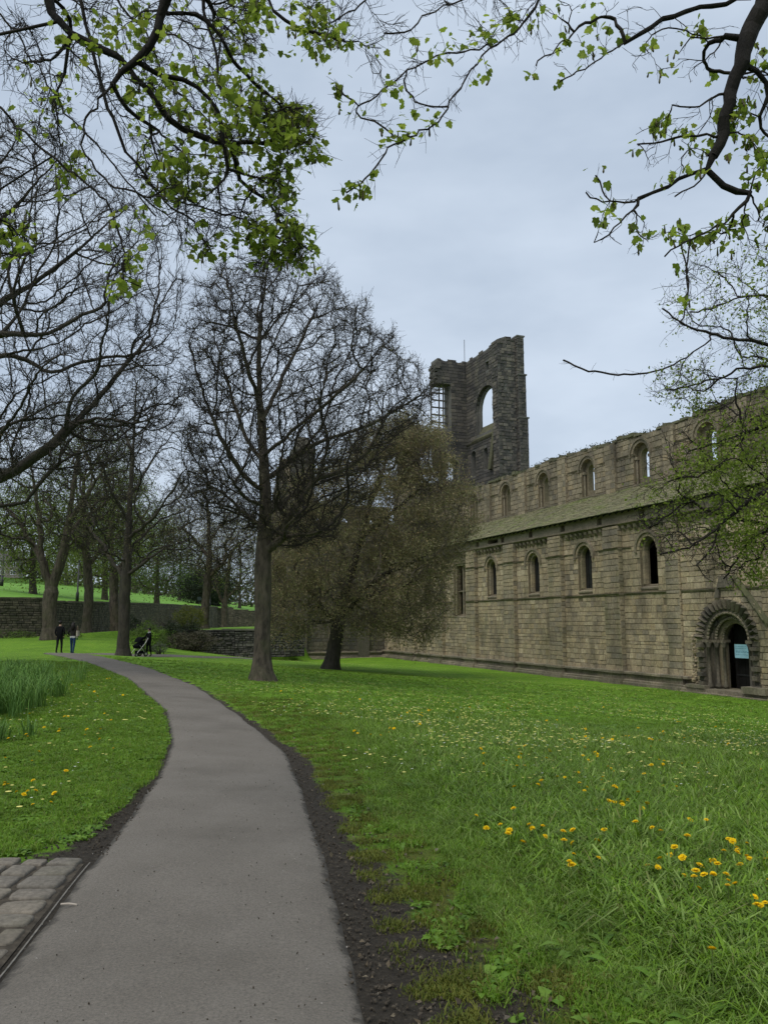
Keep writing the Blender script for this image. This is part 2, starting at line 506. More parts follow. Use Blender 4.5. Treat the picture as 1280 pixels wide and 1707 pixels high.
gx = axis([(-600, -60, 30), (-60, -12, 1.0), (-12, -5, 0.4), (-5, 6, 0.13), (6, 14, 0.4), (14, 60, 1.0), (60, 601, 30)])
gy = axis([(-60, -4, 4), (-4, 2.5, 0.5), (2.5, 14, 0.13), (14, 30, 0.5), (30, 120, 1.0), (120, 901, 30)])
GX, GY = np.meshgrid(gx, gy)
gz = H(GX, GY)
V = np.stack([GX, GY, gz], -1).reshape(-1, 3)
nx, ny = len(gx), len(gy)
i = np.arange(ny - 1)[:, None] * nx + np.arange(nx - 1)[None, :]
F = np.stack([i, i + 1, i + nx + 1, i + nx], -1).reshape(-1, 4)
me = mesh_np('ground', V, F, True)
dR = GX - xr(GY)
dL = xl(GY) - GX
wob = 0.12 * np.sin(GY * 1.9) + 0.09 * np.sin(GY * 4.3 + 1.0)
mudw = np.interp(GY, [0, 3, 5, 7, 9, 12, 16, 24, 40], [1.35, 1.2, 0.5, 0.24, 0.24, 0.18, 0.1, 0.05, 0.03]) * (1 + wob)
mud = np.clip(1.15 - np.maximum(dR, 0) / mudw * 0.62, 0, 1) * (dR > -0.3) * (GY < 42)
mudl = np.interp(GY, [0, 5.4, 6.2, 7.5, 9, 12, 30], [0.5, 0.5, 0.32, 0.11, 0.06, 0.05, 0.03])
mud = np.maximum(mud, np.clip(1.1 - np.maximum(dL, 0) / mudl * 0.62, 0, 1) * (dL > -0.3) * (GY < 42))
moss = np.clip(1.2 - np.abs(dR - mudw * 1.0) / 0.9, 0, 1) * (GY < 22) * (dR > 0)
# ground between the tall blades: earth tone, with the shade there painted darker
thatch_shade = 0.85 * S((dR - 0.8) / 0.6) * (1 - S((GY - 13) / 6)) * (GY > 2) * (1 - S((GX - 0.5 * GY - 1.4) / 0.6))
for nm, arr in (('mud', mud), ('moss', moss), ('thatch_shade', thatch_shade)):
    a = me.attributes.new(nm, 'FLOAT', 'POINT')
    a.data.foreach_set('value', arr.ravel().astype(np.float32))
tag(link('ground', me, None, M_GROUND), kind='structure')


def ribbon(name, Lp, Rp, lift, mat, n_across=14, step=0.2, wav=0.0):
    """a draped strip between two edge polylines with an 'edge' attribute for dirt on its borders"""
    Lp, Rp = np.array(Lp, float), np.array(Rp, float)
    n = max(6, int(np.linalg.norm(np.diff(Lp, axis=0), axis=1).sum() / step))

    def res(P):
        d = np.r_[0, np.cumsum(np.linalg.norm(np.diff(P, axis=0), axis=1))]
        s = np.linspace(0, d[-1], n)
        q = np.stack([np.interp(s, d, P[:, k]) for k in (0, 1)], -1)
        for _ in range(6):
            q[1:-1] = 0.5 * q[1:-1] + 0.25 * (q[:-2] + q[2:])
        return q
    A, B = res(Lp), res(Rp)
    if wav:
        A[:, 0] += wav * (rng.random(n) - 0.5); B[:, 0] += wav * (rng.random(n) - 0.5)
    f = np.linspace(0, 1, n_across)
    P = A[:, None, :] * (1 - f[None, :, None]) + B[:, None, :] * f[None, :, None]
    z = H(P[..., 0], P[..., 1]) + lift + 0.025 * (1 - (2 * f - 1) ** 2)[None, :]
    V = np.concatenate([P, z[..., None]], -1)
    V[:, 0, 2] -= 0.03; V[:, -1, 2] -= 0.03
    i = np.arange(n - 1)[:, None] * n_across + np.arange(n_across - 1)[None, :]
    F = np.stack([i, i + 1, i + n_across + 1, i + n_across], -1).reshape(-1, 4)
    me = mesh_np(name, V.reshape(-1, 3), F, True)
    e = np.broadcast_to(np.clip(np.maximum(np.abs(2 * f - 1) - 0.80, 0) / 0.20, 0, 1)[None, :], (n, n_across))
    a = me.attributes.new('edge', 'FLOAT', 'POINT')
    a.data.foreach_set('value', np.ascontiguousarray(e).ravel().astype(np.float32))
    return link(name, me, None, mat)


yy = np.concatenate([np.arange(-5, 42, 0.5), [42.2]])
Lp = [(float(xl(y)), y) for y in yy] + [(-18.4, 44.2), (-18.2, 46.3), (-16.5, 47.9), (-13.5, 48.9), (-10.8, 50.0), (-8.5, 53.0)]
Rp = [(float(xr(y)), y) for y in yy] + [(-15.9, 43.4), (-16.3, 44.8), (-15.4, 45.9), (-12.8, 46.9), (-9.9, 48.1), (-7.2, 51.5)]
tag(ribbon('path', Lp, Rp, 0.022, M_PATH, wav=0.02), kind='structure')

# upper field behind the boundary wall
BW = np.array([(-75, 50), (-45, 56), (-30, 59.5), (-25.6, 62.5), (-26.8, 73), (-28.5, 86), (-30.6, 118), (-31.5, 155), (-10, 166), (40, 175), (90, 180)], float)


def field_h(x, y):
    return 3.0 + np.maximum(0, -x - 26) * 0.125 + np.maximum(0, y - 60) * 0.006


rows = []
d_in = [0.15, 2, 5, 10, 20, 40, 80, 150, 300]
nb = []
bw_s = np.r_[0, np.cumsum(np.linalg.norm(np.diff(BW, axis=0), axis=1))]
ss = np.linspace(0, bw_s[-1], 90)
bwp = np.stack([np.interp(ss, bw_s, BW[:, k]) for k in (0, 1)], -1)
tan = np.gradient(bwp, axis=0)
tan /= np.linalg.norm(tan, axis=1)[:, None]
for _ in range(14):
    tan[1:-1] = (tan[:-2] + tan[1:-1] + tan[2:]) / 3
nor = np.stack([-tan[:, 1], tan[:, 0]], -1)
nor /= np.linalg.norm(nor, axis=1)[:, None]
FV = []
for d in d_in:
    q = bwp + nor * d
    FV.append(np.concatenate([q, field_h(q[:, 0], q[:, 1])[:, None] - 0.05], -1))
FV = np.array(FV)
nr, nc = FV.shape[:2]
i = np.arange(nr - 1)[:, None] * nc + np.arange(nc - 1)[None, :]
F = np.stack([i, i + 1, i + nc + 1, i + nc], -1).reshape(-1, 4)
tag(link('field', mesh_np('field', FV.reshape(-1, 3), F, True), None, M_FIELD), kind='structure')

# far hillside closing the view beyond the field
hv, hf = [], []
az = np.linspace(R(-75), R(60), 70)
for k, (rad, hh) in enumerate([(330, 0), (420, 10), (560, 17), (800, 20)]):
    prof = hh * (0.9 + 0.25 * np.sin(az * 5 + 1) + 0.12 * np.sin(az * 13)) * (1 - 0.55 * S((az + 0.25) / 0.4)) + (8 * S((-az) / 0.6) if k else 0)
    hv.append(np.stack([rad * np.sin(az), rad * np.cos(az), prof], -1))
hv = np.array(hv)
i = np.arange(3)[:, None] * 70 + np.arange(69)[None, :]
F = np.stack([i, i + 1, i + 71, i + 70], -1).reshape(-1, 4)
M_HILL = plain('wooded hillside', (0.07, 0.085, 0.055), var=0.5, scale=0.06)
tag(link('hills', mesh_np('hills', hv.reshape(-1, 3), F, True), None, M_HILL), kind='structure')


# ------------------------------------------------------------------ stone walls of the park
def stone_box(mb, P, A, Dn, a0, a1, z0, z1, proud, depth, r, cham=0.012, jit=0.012):
    """one stone: A along the wall, Dn into the wall"""
    P = np.asarray(P, float)
    j = lambda: (r.random() - 0.5) * 2 * jit
    c = cham
    pts = []
    for (aa, zz) in ((a0, z0), (a1, z0), (a1, z1), (a0, z1)):
        pts.append(P + A * (aa) + Dn * depth + np.array([0, 0, zz]))
    for (aa, zz, sa, sz) in ((a0, z0, 1, 1), (a1, z0, -1, 1), (a1, z1, -1, -1), (a0, z1, 1, -1)):
        pts.append(P + A * (aa + sa * c + j() * 0.6) - Dn * (proud + j()) + np.array([0, 0, zz + sz * c + j() * 0.6]))
    mb.add(pts, [(4, 5, 6, 7), (0, 1, 5, 4), (1, 2, 6, 5), (2, 3, 7, 6), (3, 0, 4, 7)])


def rubble_wall(name, line, base_fn, top_fn, mats, label, cat, course=(0.14, 0.24), length=(0.25, 0.6), cope=0.12, thick=0.5, seen=None, gap=0.02, jit=0.02):
    root = empty(name, (*line[0], 0))
    tag(root, label, cat)
    off = -np.array([line[0][0], line[0][1], 0])
    r = random.Random(len(line) * 7 + 1)
    mb, core, cp = MB(), MB(), MB()
    for (p, q) in zip(line[:-1], line[1:]):
        p, q = np.array(p, float), np.array(q, float)
        ln = np.linalg.norm(q - p)
        A2 = (q - p) / ln
        A = np.array([A2[0], A2[1], 0])
        Dn = np.array([-A2[1], A2[0], 0])
        ns = max(1, int(ln / 3))
        for s in range(ns):
            a0, a1 = ln * s / ns, ln * (s + 1) / ns
            pm = p + A2 * (a0 + a1) / 2
            zb, zt = float(base_fn(*pm)) - 0.15, float(top_fn(*pm))
            P = np.array([p[0], p[1], 0]) + off
            c0, c1 = P + A * (a0 - 0.01) + Dn * 0.03, P + A * (a1 + 0.01) + Dn * 0.03
            zz = np.array([0, 0, 1])
            core.hexa([c0 + zz * zb, c1 + zz * zb, c1 + Dn * thick + zz * zb, c0 + Dn * thick + zz * zb,
                       c0 + zz * zt, c1 + zz * zt, c1 + Dn * thick + zz * zt, c0 + Dn * thick + zz * zt])
            z = zb
            while z < zt - 0.08:
                h = min(r.uniform(*course), zt - z)
                a = a0
                while a < a1 - 0.05:
                    l = min(r.uniform(*length), a1 - a)
                    stone_box(mb, P, A, Dn, a + gap / 2, a + l - gap / 2, z + gap / 2, z + h - gap / 2, r.uniform(0.0, 0.05), 0.04, r, jit=jit)
                    a += l
                z += h
            a = a0
            while a < a1 - 0.05:
                l = min(r.uniform(0.45, 0.8), a1 - a)
                hh = cope * r.uniform(0.8, 1.3)
                q0, q1 = P + A * (a + 0.01) - Dn * 0.06, P + A * (a + l - 0.01) - Dn * 0.06
                cp.hexa([q0 + zz * zt, q1 + zz * zt, q1 + Dn * (thick + .1) + zz * zt, q0 + Dn * (thick + .1) + zz * zt,
                         q0 + zz * (zt + hh), q1 + zz * (zt + hh), q1 + Dn * (thick + .1) + zz * (zt + hh), q0 + Dn * (thick + .1) + zz * (zt + hh)])
                a += l
    core.build('core', mats[1], root)
    mb.build('coursed_stones', mats[0], root, kind='stuff')
    cp.build('coping_stones', mats[0], root, kind='stuff')
    return root


M_CORE = plain('dark wall joints', (0.012, 0.012, 0.01))
rubble_wall('boundary_wall', [tuple(q) for q in BW[1:9]], H, lambda x, y: field_h(x, y) + 0.12, (M_BWALL, M_CORE),
            'long dark coursed stone boundary wall below the bright green field', 'wall', cope=0.14)
M_TERR = [(-15.2, 61.2), (-14.2, 62.0), (-11.5, 63.2), (-8.9, 64.6), (-6.4, 66.3)]
rubble_wall('retaining_wall', M_TERR, lambda x, y: -0.95, lambda x, y: 0.98, (M_DRY, M_CORE),
            'low dark dry stone retaining wall behind the bare tree trunk', 'wall', course=(0.12, 0.26), length=(0.2, 0.55), cope=0.1, gap=0.035, jit=0.035)

# ------------------------------------------------------------------ cobbled strip bottom left, steel edging
cob = tag(empty('cobbled_verge', (-2.6, 5.0, 0)), kind='structure')
rc = random.Random(4)
bed = MB()
bv = [(-4.6, 2.0), (float(xl(2.0)) - .03, 2.0), (float(xl(4.1)) - .03, 4.1), (float(xl(5.8)) - .03, 5.8), (-4.6, 5.85)]
bed.add([(x + 2.6, y - 5.0, float(H(x, y)) + 0.006) for x, y in bv], [(0, 1, 2, 3, 4)])
bed.build('bedding', M_SOIL, cob)
row = 0
y = 2.3
while y < 5.8:
    h = rc.uniform(0.17, 0.26)
    if y + h > 5.88: h = 5.88 - y
    if h < 0.1: break
    x1 = float(xl(y + h / 2)) - 0.045
    while x1 > -4.3:
        l = rc.uniform(0.14, 0.30)
        x0 = x1 - l
        cx, cy = (x0 + x1) / 2, y + h / 2
        z = float(H(cx, cy))
        mb = MB()
        g = 0.015
        nseg = 9
        prof = [(1.0, -0.06), (1.0, 0.010), (0.965, 0.021), (0.86, 0.026)]
        base = []
        for k in range(nseg * 2):
            a = 2 * math.pi * k / (nseg * 2)
            ca, sa = math.cos(a), math.sin(a)
            e = 0.32
            base.append(((abs(ca) ** e) * (1 if ca > 0 else -1) * (l / 2 - g) + rc.uniform(-.006, .006), (abs(sa) ** e) * (1 if sa > 0 else -1) * (h / 2 - g) + rc.uniform(-.006, .006)))
        tx, ty = rc.uniform(-.04, .04), rc.uniform(-.04, .04)
        dz = rc.uniform(-.006, .008)
        vv = []
        nn = len(base)
        for s, zz in prof:
            vv += [(q[0] * s, q[1] * s, zz + dz + (tx * q[0] + ty * q[1])) for q in base]
        vv.append((0, 0, 0.028 + dz))
        ff = [(i * nn + k, i * nn + (k + 1) % nn, (i + 1) * nn + (k + 1) % nn, (i + 1) * nn + k) for i in range(3) for k in range(nn)]
        ff += [(3 * nn + k, 3 * nn + (k + 1) % nn, 4 * nn) for k in range(nn)]
        mb.add(vv, ff)
        if y + h > 3.3:
            o = mb.build('cobble', M_SETT, cob, True)
            o.location = (cx + 2.6, cy - 5.0, z)
            o.rotation_euler = (0, 0, rc.uniform(-.05, .05))
        x1 = x0 - rc.uniform(0.0, 0.008)
    y += h
ed = MB()
ey = np.arange(2.0, 5.95, 0.12)
for a, b in zip(ey[:-1], ey[1:]):
    xa, xb = float(xl(a)) + 0.004, float(xl(b)) + 0.004
    za, zb = float(H(xa, a)), float(H(xb, b))
    ed.hexa([(xa - .009, a, za - .05), (xa, a, za - .05), (xb, b, zb - .05), (xb - .009, b, zb - .05),
             (xa - .009, a, za + .005), (xa, a, za + .005), (xb, b, zb + .005), (xb - .009, b, zb + .005)])
tag(ed.build('edging_strip', M_EDGE), 'thin metal edging strip between the cobbles and the tarmac path', 'edging')
st = MB()
st.path([(-1.86, 4.93, .038), (-1.81, 4.93, .041), (-1.765, 4.925, .036)], 0.006, 6)
tag(st.build('wood_splinter', plain('bleached wood', (0.42, 0.36, 0.29))), 'small pale wood splinter lying across the metal edging strip', 'splinter')
# ------------------------------------------------------------------ the abbey
ABBEY = empty('abbey_ruin', (*(ND * DW), 0), math.atan2(-WD[1], -WD[0]))
tag(ABBEY, 'ruined stone abbey with long nave wall, lean-to roof and broken dark tower', 'building')
XA, YA, ZA = np.array([1., 0, 0]), np.array([0, 1., 0]), np.array([0, 0, 1.])
# abbey frame: x = -t (towards the camera end of the nave), y = into the church, z up


def hw_at(op, z0, z1):
    """half width that an opening blocks within the band z0..z1 (0 = none)"""
    ac, hw, zs, zsp, arch = op
    top = zsp + (hw if arch else 0)
    if z1 <= zs + 1e-4 or z0 >= top - 1e-4: return 0
    if z0 < zsp: return hw
    if not arch: return 0
    return math.sqrt(max(0, hw * hw - (z0 - zsp) ** 2))


def backing(mb, O, A, Dn, a0, a1, z0, ztop, thick, ops=(), step=0.0):
    """a thick wall with rectangular or round headed openings, in vertical strips"""
    br = {a0, a1}
    for (ac, hw, zs, zsp, arch) in ops:
        n = 10 if arch else 1
        for k in range(n + 1):
            br.add(min(max(ac - hw * math.cos(math.pi * k / n), a0), a1))
    if step:
        br.update(np.arange(a0, a1, step))
    br = sorted(br)
    zt = ztop if callable(ztop) else (lambda a: ztop)
    O = np.asarray(O, float)

    def arc(op, a):
        ac, hw, zs, zsp, arch = op
        return zsp + (math.sqrt(max(0, hw * hw - (a - ac) ** 2)) if arch else 0)
    for p, q in zip(br[:-1], br[1:]):
        if q - p < 1e-5: continue
        mid = (p + q) / 2
        spans = [((z0, z0), (zt(p), zt(q)))]
        for op in sorted((o for o in ops if abs(mid - o[0]) < o[1]), key=lambda o: o[2]):
            (b, tp) = spans.pop()
            if op[2] > b[0] + 1e-4: spans.append((b, (op[2], op[2])))
            spans.append(((arc(op, p), arc(op, q)), tp))
        for (b, tp) in spans:
            if tp[0] - b[0] < 1e-4 and tp[1] - b[1] < 1e-4: continue
            pts = []
            for dd in (0, thick):
                pts += [O + A * p + Dn * dd + ZA * b[0], O + A * q + Dn * dd + ZA * b[1], O + A * q + Dn * dd + ZA * tp[1], O + A * p + Dn * dd + ZA * tp[0]]
            mb.add(pts, [(0, 1, 2, 3), (7, 6, 5, 4), (0, 4, 5, 1), (1, 5, 6, 2), (2, 6, 7, 3), (3, 7, 4, 0)])


def courses(O, A, Dn, a0, a1, z0, ztop, ops=(), ch=(0.24, 0.36), ln=(0.32, 0.8), gap=0.024, proud=(0.012, 0.035), seed=1, breaks=(), jit=0.008, cham=0.012, miss=0.0):
    """yield stone shapes (verts, faces, centre) laid in courses on a wall face"""
    r = random.Random(seed)
    zt = ztop if callable(ztop) else (lambda a: ztop)
    zmax = max(zt(a) for a in np.linspace(a0, a1, 60))
    z = z0
    out = []
    while z < zmax - 0.06:
        h = r.uniform(*ch)
        brk = [b for b in breaks if z + 0.1 < b < z + h + 0.1]
        if brk: h = brk[0] - z
        h = min(h, zmax - z)
        segs = [(a0, a1)]
        for op in ops:
            w = hw_at(op, z, z + h)
            if w <= 0: continue
            l, rr = op[0] - w, op[0] + w
            ns = []
            for (p, q) in segs:
                if rr <= p or l >= q: ns.append((p, q)); continue
                if l > p: ns.append((p, l))
                if rr < q: ns.append((rr, q))
            segs = ns
        lh = r.uniform(0.85, 1.2)
        for (p, q) in segs:
            a = p
            while a < q - 0.03:
                l = r.uniform(*ln) * lh
                if q - a - l < 0.18: l = q - a
                l = min(l, q - a)
                if z + h * 0.6 <= zt(a + l / 2) and r.random() >= miss:
                    mb = MB()
                    stone_box(mb, O, A, Dn, a + gap / 2, a + l - gap / 2, z + gap / 2, z + h - gap / 2, r.uniform(*proud), 0.02, r, cham, jit)
                    out.append((mb.v, mb.f, np.asarray(O) + A * (a + l / 2) + ZA * (z + h / 2)))
                a += l
        z += h
    return out


def stuff_of(stones, name, mat, parent):
    mb = MB()
    for v, f, c in stones: mb.add(v, f)
    return mb.build(name, mat, parent, kind='stuff')


def ring(mb, O, A, Dn, ac, zc, r0, r1, d0, d1, th0=0.0, th1=math.pi, n=12, gap=0.0):
    """arch blocks between radii r0, r1 and depths d0 (front), d1; returns one hexa per block"""
    O = np.asarray(O, float)
    for k in range(n):
        ta = th0 + (th1 - th0) * k / n + gap / max(r0, .1) / 2
        tb = th0 + (th1 - th0) * (k + 1) / n - gap / max(r0, .1) / 2
        pts = []
        for d in (d1, d0):
            for (rr, th) in ((r0, ta), (r1, ta), (r1, tb), (r0, tb)):
                pts.append(O + A * (ac + rr * math.cos(th)) + Dn * d + ZA * (zc + rr * math.sin(th)))
        mb.hexa(pts)


Zg, Zpl, Zsill, Zimp, Zcorb, Zeave, Zrt, Zcs, Zct = -1.75, -0.96, 3.21, 5.66, 6.85, 7.61, 9.98, 12.2, 13.45
TW = [51.03 - 5.6 * k for k in range(4)]               # round headed windows
TDOOR = 28.85
aisle_ops_o = [(-tw, 0.68, 3.42, 5.42, True) for tw in TW] + [(-TDOOR, 1.86, -1.6, 0.83, True), (-56.1, 0.98, 2.05, 6.1, False), (-62.0, 0.9, 2.4, 6.1, False), (-23.2, .8, 3.42, 5.42, True)]
aisle_ops_i = [(-tw, 0.52, 3.55, 5.42, True) for tw in TW] + [(-TDOOR, 0.80, -1.6, 0.83, True), (-56.1, 0.8, 2.2, 6.0, False), (-62.0, 0.7, 2.5, 6.0, False), (-23.2, .52, 3.62, 5.42, True)]
AL, AR = -72.0, -14.0
O0 = np.zeros(3)
mb = MB()
backing(mb, O0 + YA * 0.02, XA, YA, AL, AR, Zg, Zcorb, 0.18, aisle_ops_o)
backing(mb, O0 + YA * 0.20, XA, YA, AL, AR, Zg, Zcorb, 0.32, aisle_ops_i)
AISLE = mb.build('aisle_wall', M_MORTAR, ABBEY)
st = []
_edges = [AL] + sorted(-q for q in (64.35, 58.75, 53.13, 47.53, 41.93, 36.33, 31.9, 27.0, 22.0)) + [AR]
for _i, (_a, _b) in enumerate(zip(_edges[:-1], _edges[1:])):
    _r = random.Random(_i + 60)
    for _z0, _z1 in ((Zpl, 0.9 + _r.uniform(-.3, .3)), (None, Zsill), (Zsill, Zimp), (Zimp, Zcorb - .02)):
        if _z0 is None: _z0 = _zp
        _zp = _z1
        _m = _r.uniform(.23, .35)
        st += courses(O0, XA, YA, _a, _b, _z0, _z1, aisle_ops_o, seed=_i * 7 + int(_z1 * 3) + 3, ch=(_m * .72, _m * 1.25), ln=(_m * .7, _m * _r.uniform(1.7, 2.4)), gap=0.017, miss=0.006, jit=.010, proud=(.004, .024))
camL = np.array([-0, -DW, 1.65])
# the stones nearest to the lawn's viewer singly, the rest as one mass of coursing
vis = [s for s in st if s[2][0] < -26.4]
vis.sort(key=lambda s: np.linalg.norm(s[2] - camL))
near, rest = vis[:300], vis[300:] + [s for s in st if s[2][0] >= -26.4]
for v, f, c in near:
    me = bpy.data.meshes.new('stone')
    me.from_pydata([tuple(np.array(q) - c) for q in v], [], f)
    o = link('stone', me, AISLE, M_ASH)
    o.location = c
stuff_of(rest, 'stone_courses', M_ASH, AISLE)

# plinth: three stepped and rounded courses of long stones
PL = [(-1.80, -1.46, 0.50), (-1.46, -1.34, 0.40), (-1.34, -1.06, 0.20), (-1.06, -0.93, 0.34)]


def plinth(O, A, Dn, a0, a1, name, parent, skips=(), seed=2):
    r = random.Random(seed)
    pr = empty(name, (0, 0, 0), parent=parent)
    for (z0, z1, pj) in PL:
        z0, z1 = z0, z1
        a = a0
        while a < a1 - 0.05:
            l = min(r.uniform(0.7, 1.5), a1 - a)
            if not any(s0 < a + l / 2 < s1 for s0, s1 in skips):
                q = pj + r.uniform(-.012, .012)
                p0, p1 = O + A * (a + .008), O + A * (a + l - .008)
                cz = 0.03
                mbx = MB()
                cen = O + A * (a + l / 2) + ZA * z0
                mbx.add([w_ - cen for w_ in [p0 + Dn * .1 + ZA * z0, p1 + Dn * .1 + ZA * z0, p1 + Dn * .1 + ZA * z1, p0 + Dn * .1 + ZA * z1,
                         p0 - Dn * q + ZA * z0, p1 - Dn * q + ZA * z0, p1 - Dn * q + ZA * (z1 - cz), p0 - Dn * q + ZA * (z1 - cz),
                         p1 - Dn * (q - cz) + ZA * z1, p0 - Dn * (q - cz) + ZA * z1]],
                        [(4, 5, 6, 7), (7, 6, 8, 9), (9, 8, 2, 3), (0, 1, 5, 4), (0, 4, 7, 9, 3), (1, 2, 8, 6, 5)])
                mbx.build('plinth_stone', M_PLINTH, pr).location = cen
            a += l
    return pr


plinth(O0, XA, YA, AL, -25.0, 'plinth', ABBEY, [(-31.6, -26.2)])


def string(O, A, Dn, a0, a1, z, proj, hgt, name, parent, skips=(), seed=0, mat=None):
    """a projecting string course in lengths, with a chamfered underside"""
    r = random.Random(seed)
    mbx = MB()
    a = a0
    while a < a1 - 0.02:
        l = min(r.uniform(0.5, 1.2), a1 - a)
        mid = a + l / 2
        if not any(s0 < mid < s1 for s0, s1 in skips):
            q = proj * r.uniform(0.85, 1.1)
            dz = r.uniform(-.008, .008)
            p0, p1 = O + A * a + ZA * dz, O + A * (a + l - .01) + ZA * dz
            mbx.hexa([p0 + Dn * .05 + ZA * (z - hgt), p1 + Dn * .05 + ZA * (z - hgt), p1 + Dn * .05 + ZA * z, p0 + Dn * .05 + ZA * z,
                      p0 - Dn * q * .35 + ZA * (z - hgt), p1 - Dn * q * .35 + ZA * (z - hgt), p1 - Dn * q + ZA * (z - hgt * .25), p0 - Dn * q + ZA * (z - hgt * .25)])
        a += l
    return mbx.build(name, mat or M_TRIM, parent)


TB = [53.13 - 5.6 * k for k in range(4)] + [31.9, 58.75, 64.35]
string(O0, XA, YA, AL, AR, Zsill, 0.10, 0.13, 'sill_string', ABBEY, [(-57.2, -55.0), (-62.9, -61.1), (-29.3, -28.1)])
string(O0, XA, YA, AL, AR, Zimp, 0.08, 0.10, 'impost_string', ABBEY, [(-tw - .95, -tw + .95) for tw in TW] + [(-57.2, -55.0), (-62.9, -61.1), (-24.1, -22.2)])
# buttresses
for k, tb in enumerate(TB):
    b0, b1 = -tb - 1.35, -tb
    if tb == 31.9: b0 = -tb - .95
    ztop = Zcorb + 0.02 if tb != 31.9 else Zcorb
    pj = 0.30 if tb != 31.9 else 0.14
    mb = MB()
    mb.box(b0 + .02, b1 - .02, -pj + .02, 0.1, Zpl, ztop)
    B = mb.build('buttress', M_MORTAR, ABBEY)
    st = courses(np.array([b0, -pj, 0]), XA, YA, 0, b1 - b0, Zpl, ztop, seed=50 + k, ln=(0.45, 0.9), breaks=(Zsill, Zimp), proud=(0, .02))
    st += courses(np.array([b1, -pj, 0]), YA, -XA, 0, pj, Zpl, ztop, seed=70 + k, ln=(0.3, 0.5), breaks=(Zsill, Zimp), proud=(0, .015))
    st += courses(np.array([b0, 0, 0]), -YA, XA, 0, pj, Zpl, ztop, seed=90 + k, ln=(0.3, 0.5), proud=(0, .015))
    stuff_of(st, 'buttress_courses', M_BUT, B)
    if tb != 31.9:
        for zz, pp, hh, nm in ((Zsill, .1, .13, 'string_return'), (Zimp, .08, .1, 'string_return')):
            s = MB()
            s.hexa([(b0 - .05, 0, zz - hh), (b1 + .05, 0, zz - hh), (b1 + .05, 0, zz), (b0 - .05, 0, zz), (b0 - .03, -pj - pp * .3, zz - hh), (b1 + .03, -pj - pp * .3, zz - hh), (b1 + .05, -pj - pp, zz - hh * .25), (b0 - .05, -pj - pp, zz - hh * .25)])
            s.build(nm, M_TRIM, B)
    s = MB()
    for (z0, z1, q) in PL:
        s.box(b0 - q * .45, b1 + q * .45, -pj - q * .75, -q + .02, z0, z1 - .006)
    s.build('plinth_return', M_PLINTH, B)

# aisle windows
for k, tw in enumerate(TW):
    wr = empty('window', (-tw, 0, 0), parent=ABBEY)
    s = MB()
    ring(s, (0, 0, 0), XA, YA, 0, 5.42, 0.86, 0.98, -0.12, 0.05, -0.15, math.pi + .15, 15)
    s.build('hood_mould', M_TRIM, wr)
    s = MB()
    ring(s, (0, 0, 0), XA, YA, 0, 5.42, 0.675, 0.855, -0.045, 0.15, 0, math.pi, 13, 0.014)
    s.build('outer_voussoirs', M_ASH, wr)
    s = MB()
    ring(s, (0, 0, 0), XA, YA, 0, 5.42, 0.515, 0.67, 0.16, 0.4, 0, math.pi, 9, 0.014)
    z = 3.6
    rr = random.Random(k)
    while z < 5.40:
        h = min(rr.uniform(.26, .36), 5.42 - z)
        for sg in (-1, 1):
            x0, x1 = sorted((sg * 0.517, sg * 0.675))
            s.box(x0, x1, 0.16 + rr.uniform(-.01, .01), .4, z + .008, z + h - .008)
        z += h
    s.build('inner_order', M_BUT, wr)
    s = MB()
    s.hexa([(-.7, -.02, 3.34), (.7, -.02, 3.34), (.7, .5, 3.34), (-.7, .5, 3.34), (-.7, -.02, 3.42), (.7, -.02, 3.42), (.7, .5, 3.62), (-.7, .5, 3.62)])
    s.build('sill', M_TRIM, wr)
    if k < 3:
        s = MB()
        s.box(-.53, .53, .44, .47, 3.5, 5.42)
        ring(s, (0, 0, 0), XA, YA, 0, 5.42, 0.01, .53, .44, .47, 0, math.pi, 9)
        s.build('glazing', M_GLASS, wr)
        s = MB()
        for q in (-.25, 0, .25): s.box(q - .012, q + .012, .41, .435, 3.6, 5.85)
        for q in np.arange(3.85, 5.8, .3): s.box(-.5, .5, .415, .437, q, q + .02)
        s.build('window_bars', M_IRON, wr)
for (tw, hw, zs, zt) in ((56.1, .98, 2.05, 6.1), (62.0, .9, 2.4, 6.1)):
    wr = empty('window', (-tw, 0, 0), parent=ABBEY)
    s = MB()
    for x0, x1 in ((-hw, -hw + .18), (hw - .18, hw)): s.box(x0, x1, .12, .5, zs + .12, zt)
    s.box(-hw, hw, .12, .5, zt - .15, zt + .001)
    s.build('jambs', M_BUT, wr)
    s = MB()
    s.box(-.09, .09, .3, .5, zs + .1, zt - .15)
    s.box(-hw + .15, hw - .15, .32, .48, zs + 1.9, zs + 2.0)
    s.build('mullion', M_TRIM, wr)
    s = MB()
    s.hexa([(-hw, -.03, zs - .1), (hw, -.03, zs - .1), (hw, .6, zs - .1), (-hw, .6, zs - .1), (-hw, -.03, zs), (hw, -.03, zs), (hw, .6, zs + .2), (-hw, .6, zs + .2)])
    s.build('sill', M_TRIM, wr)

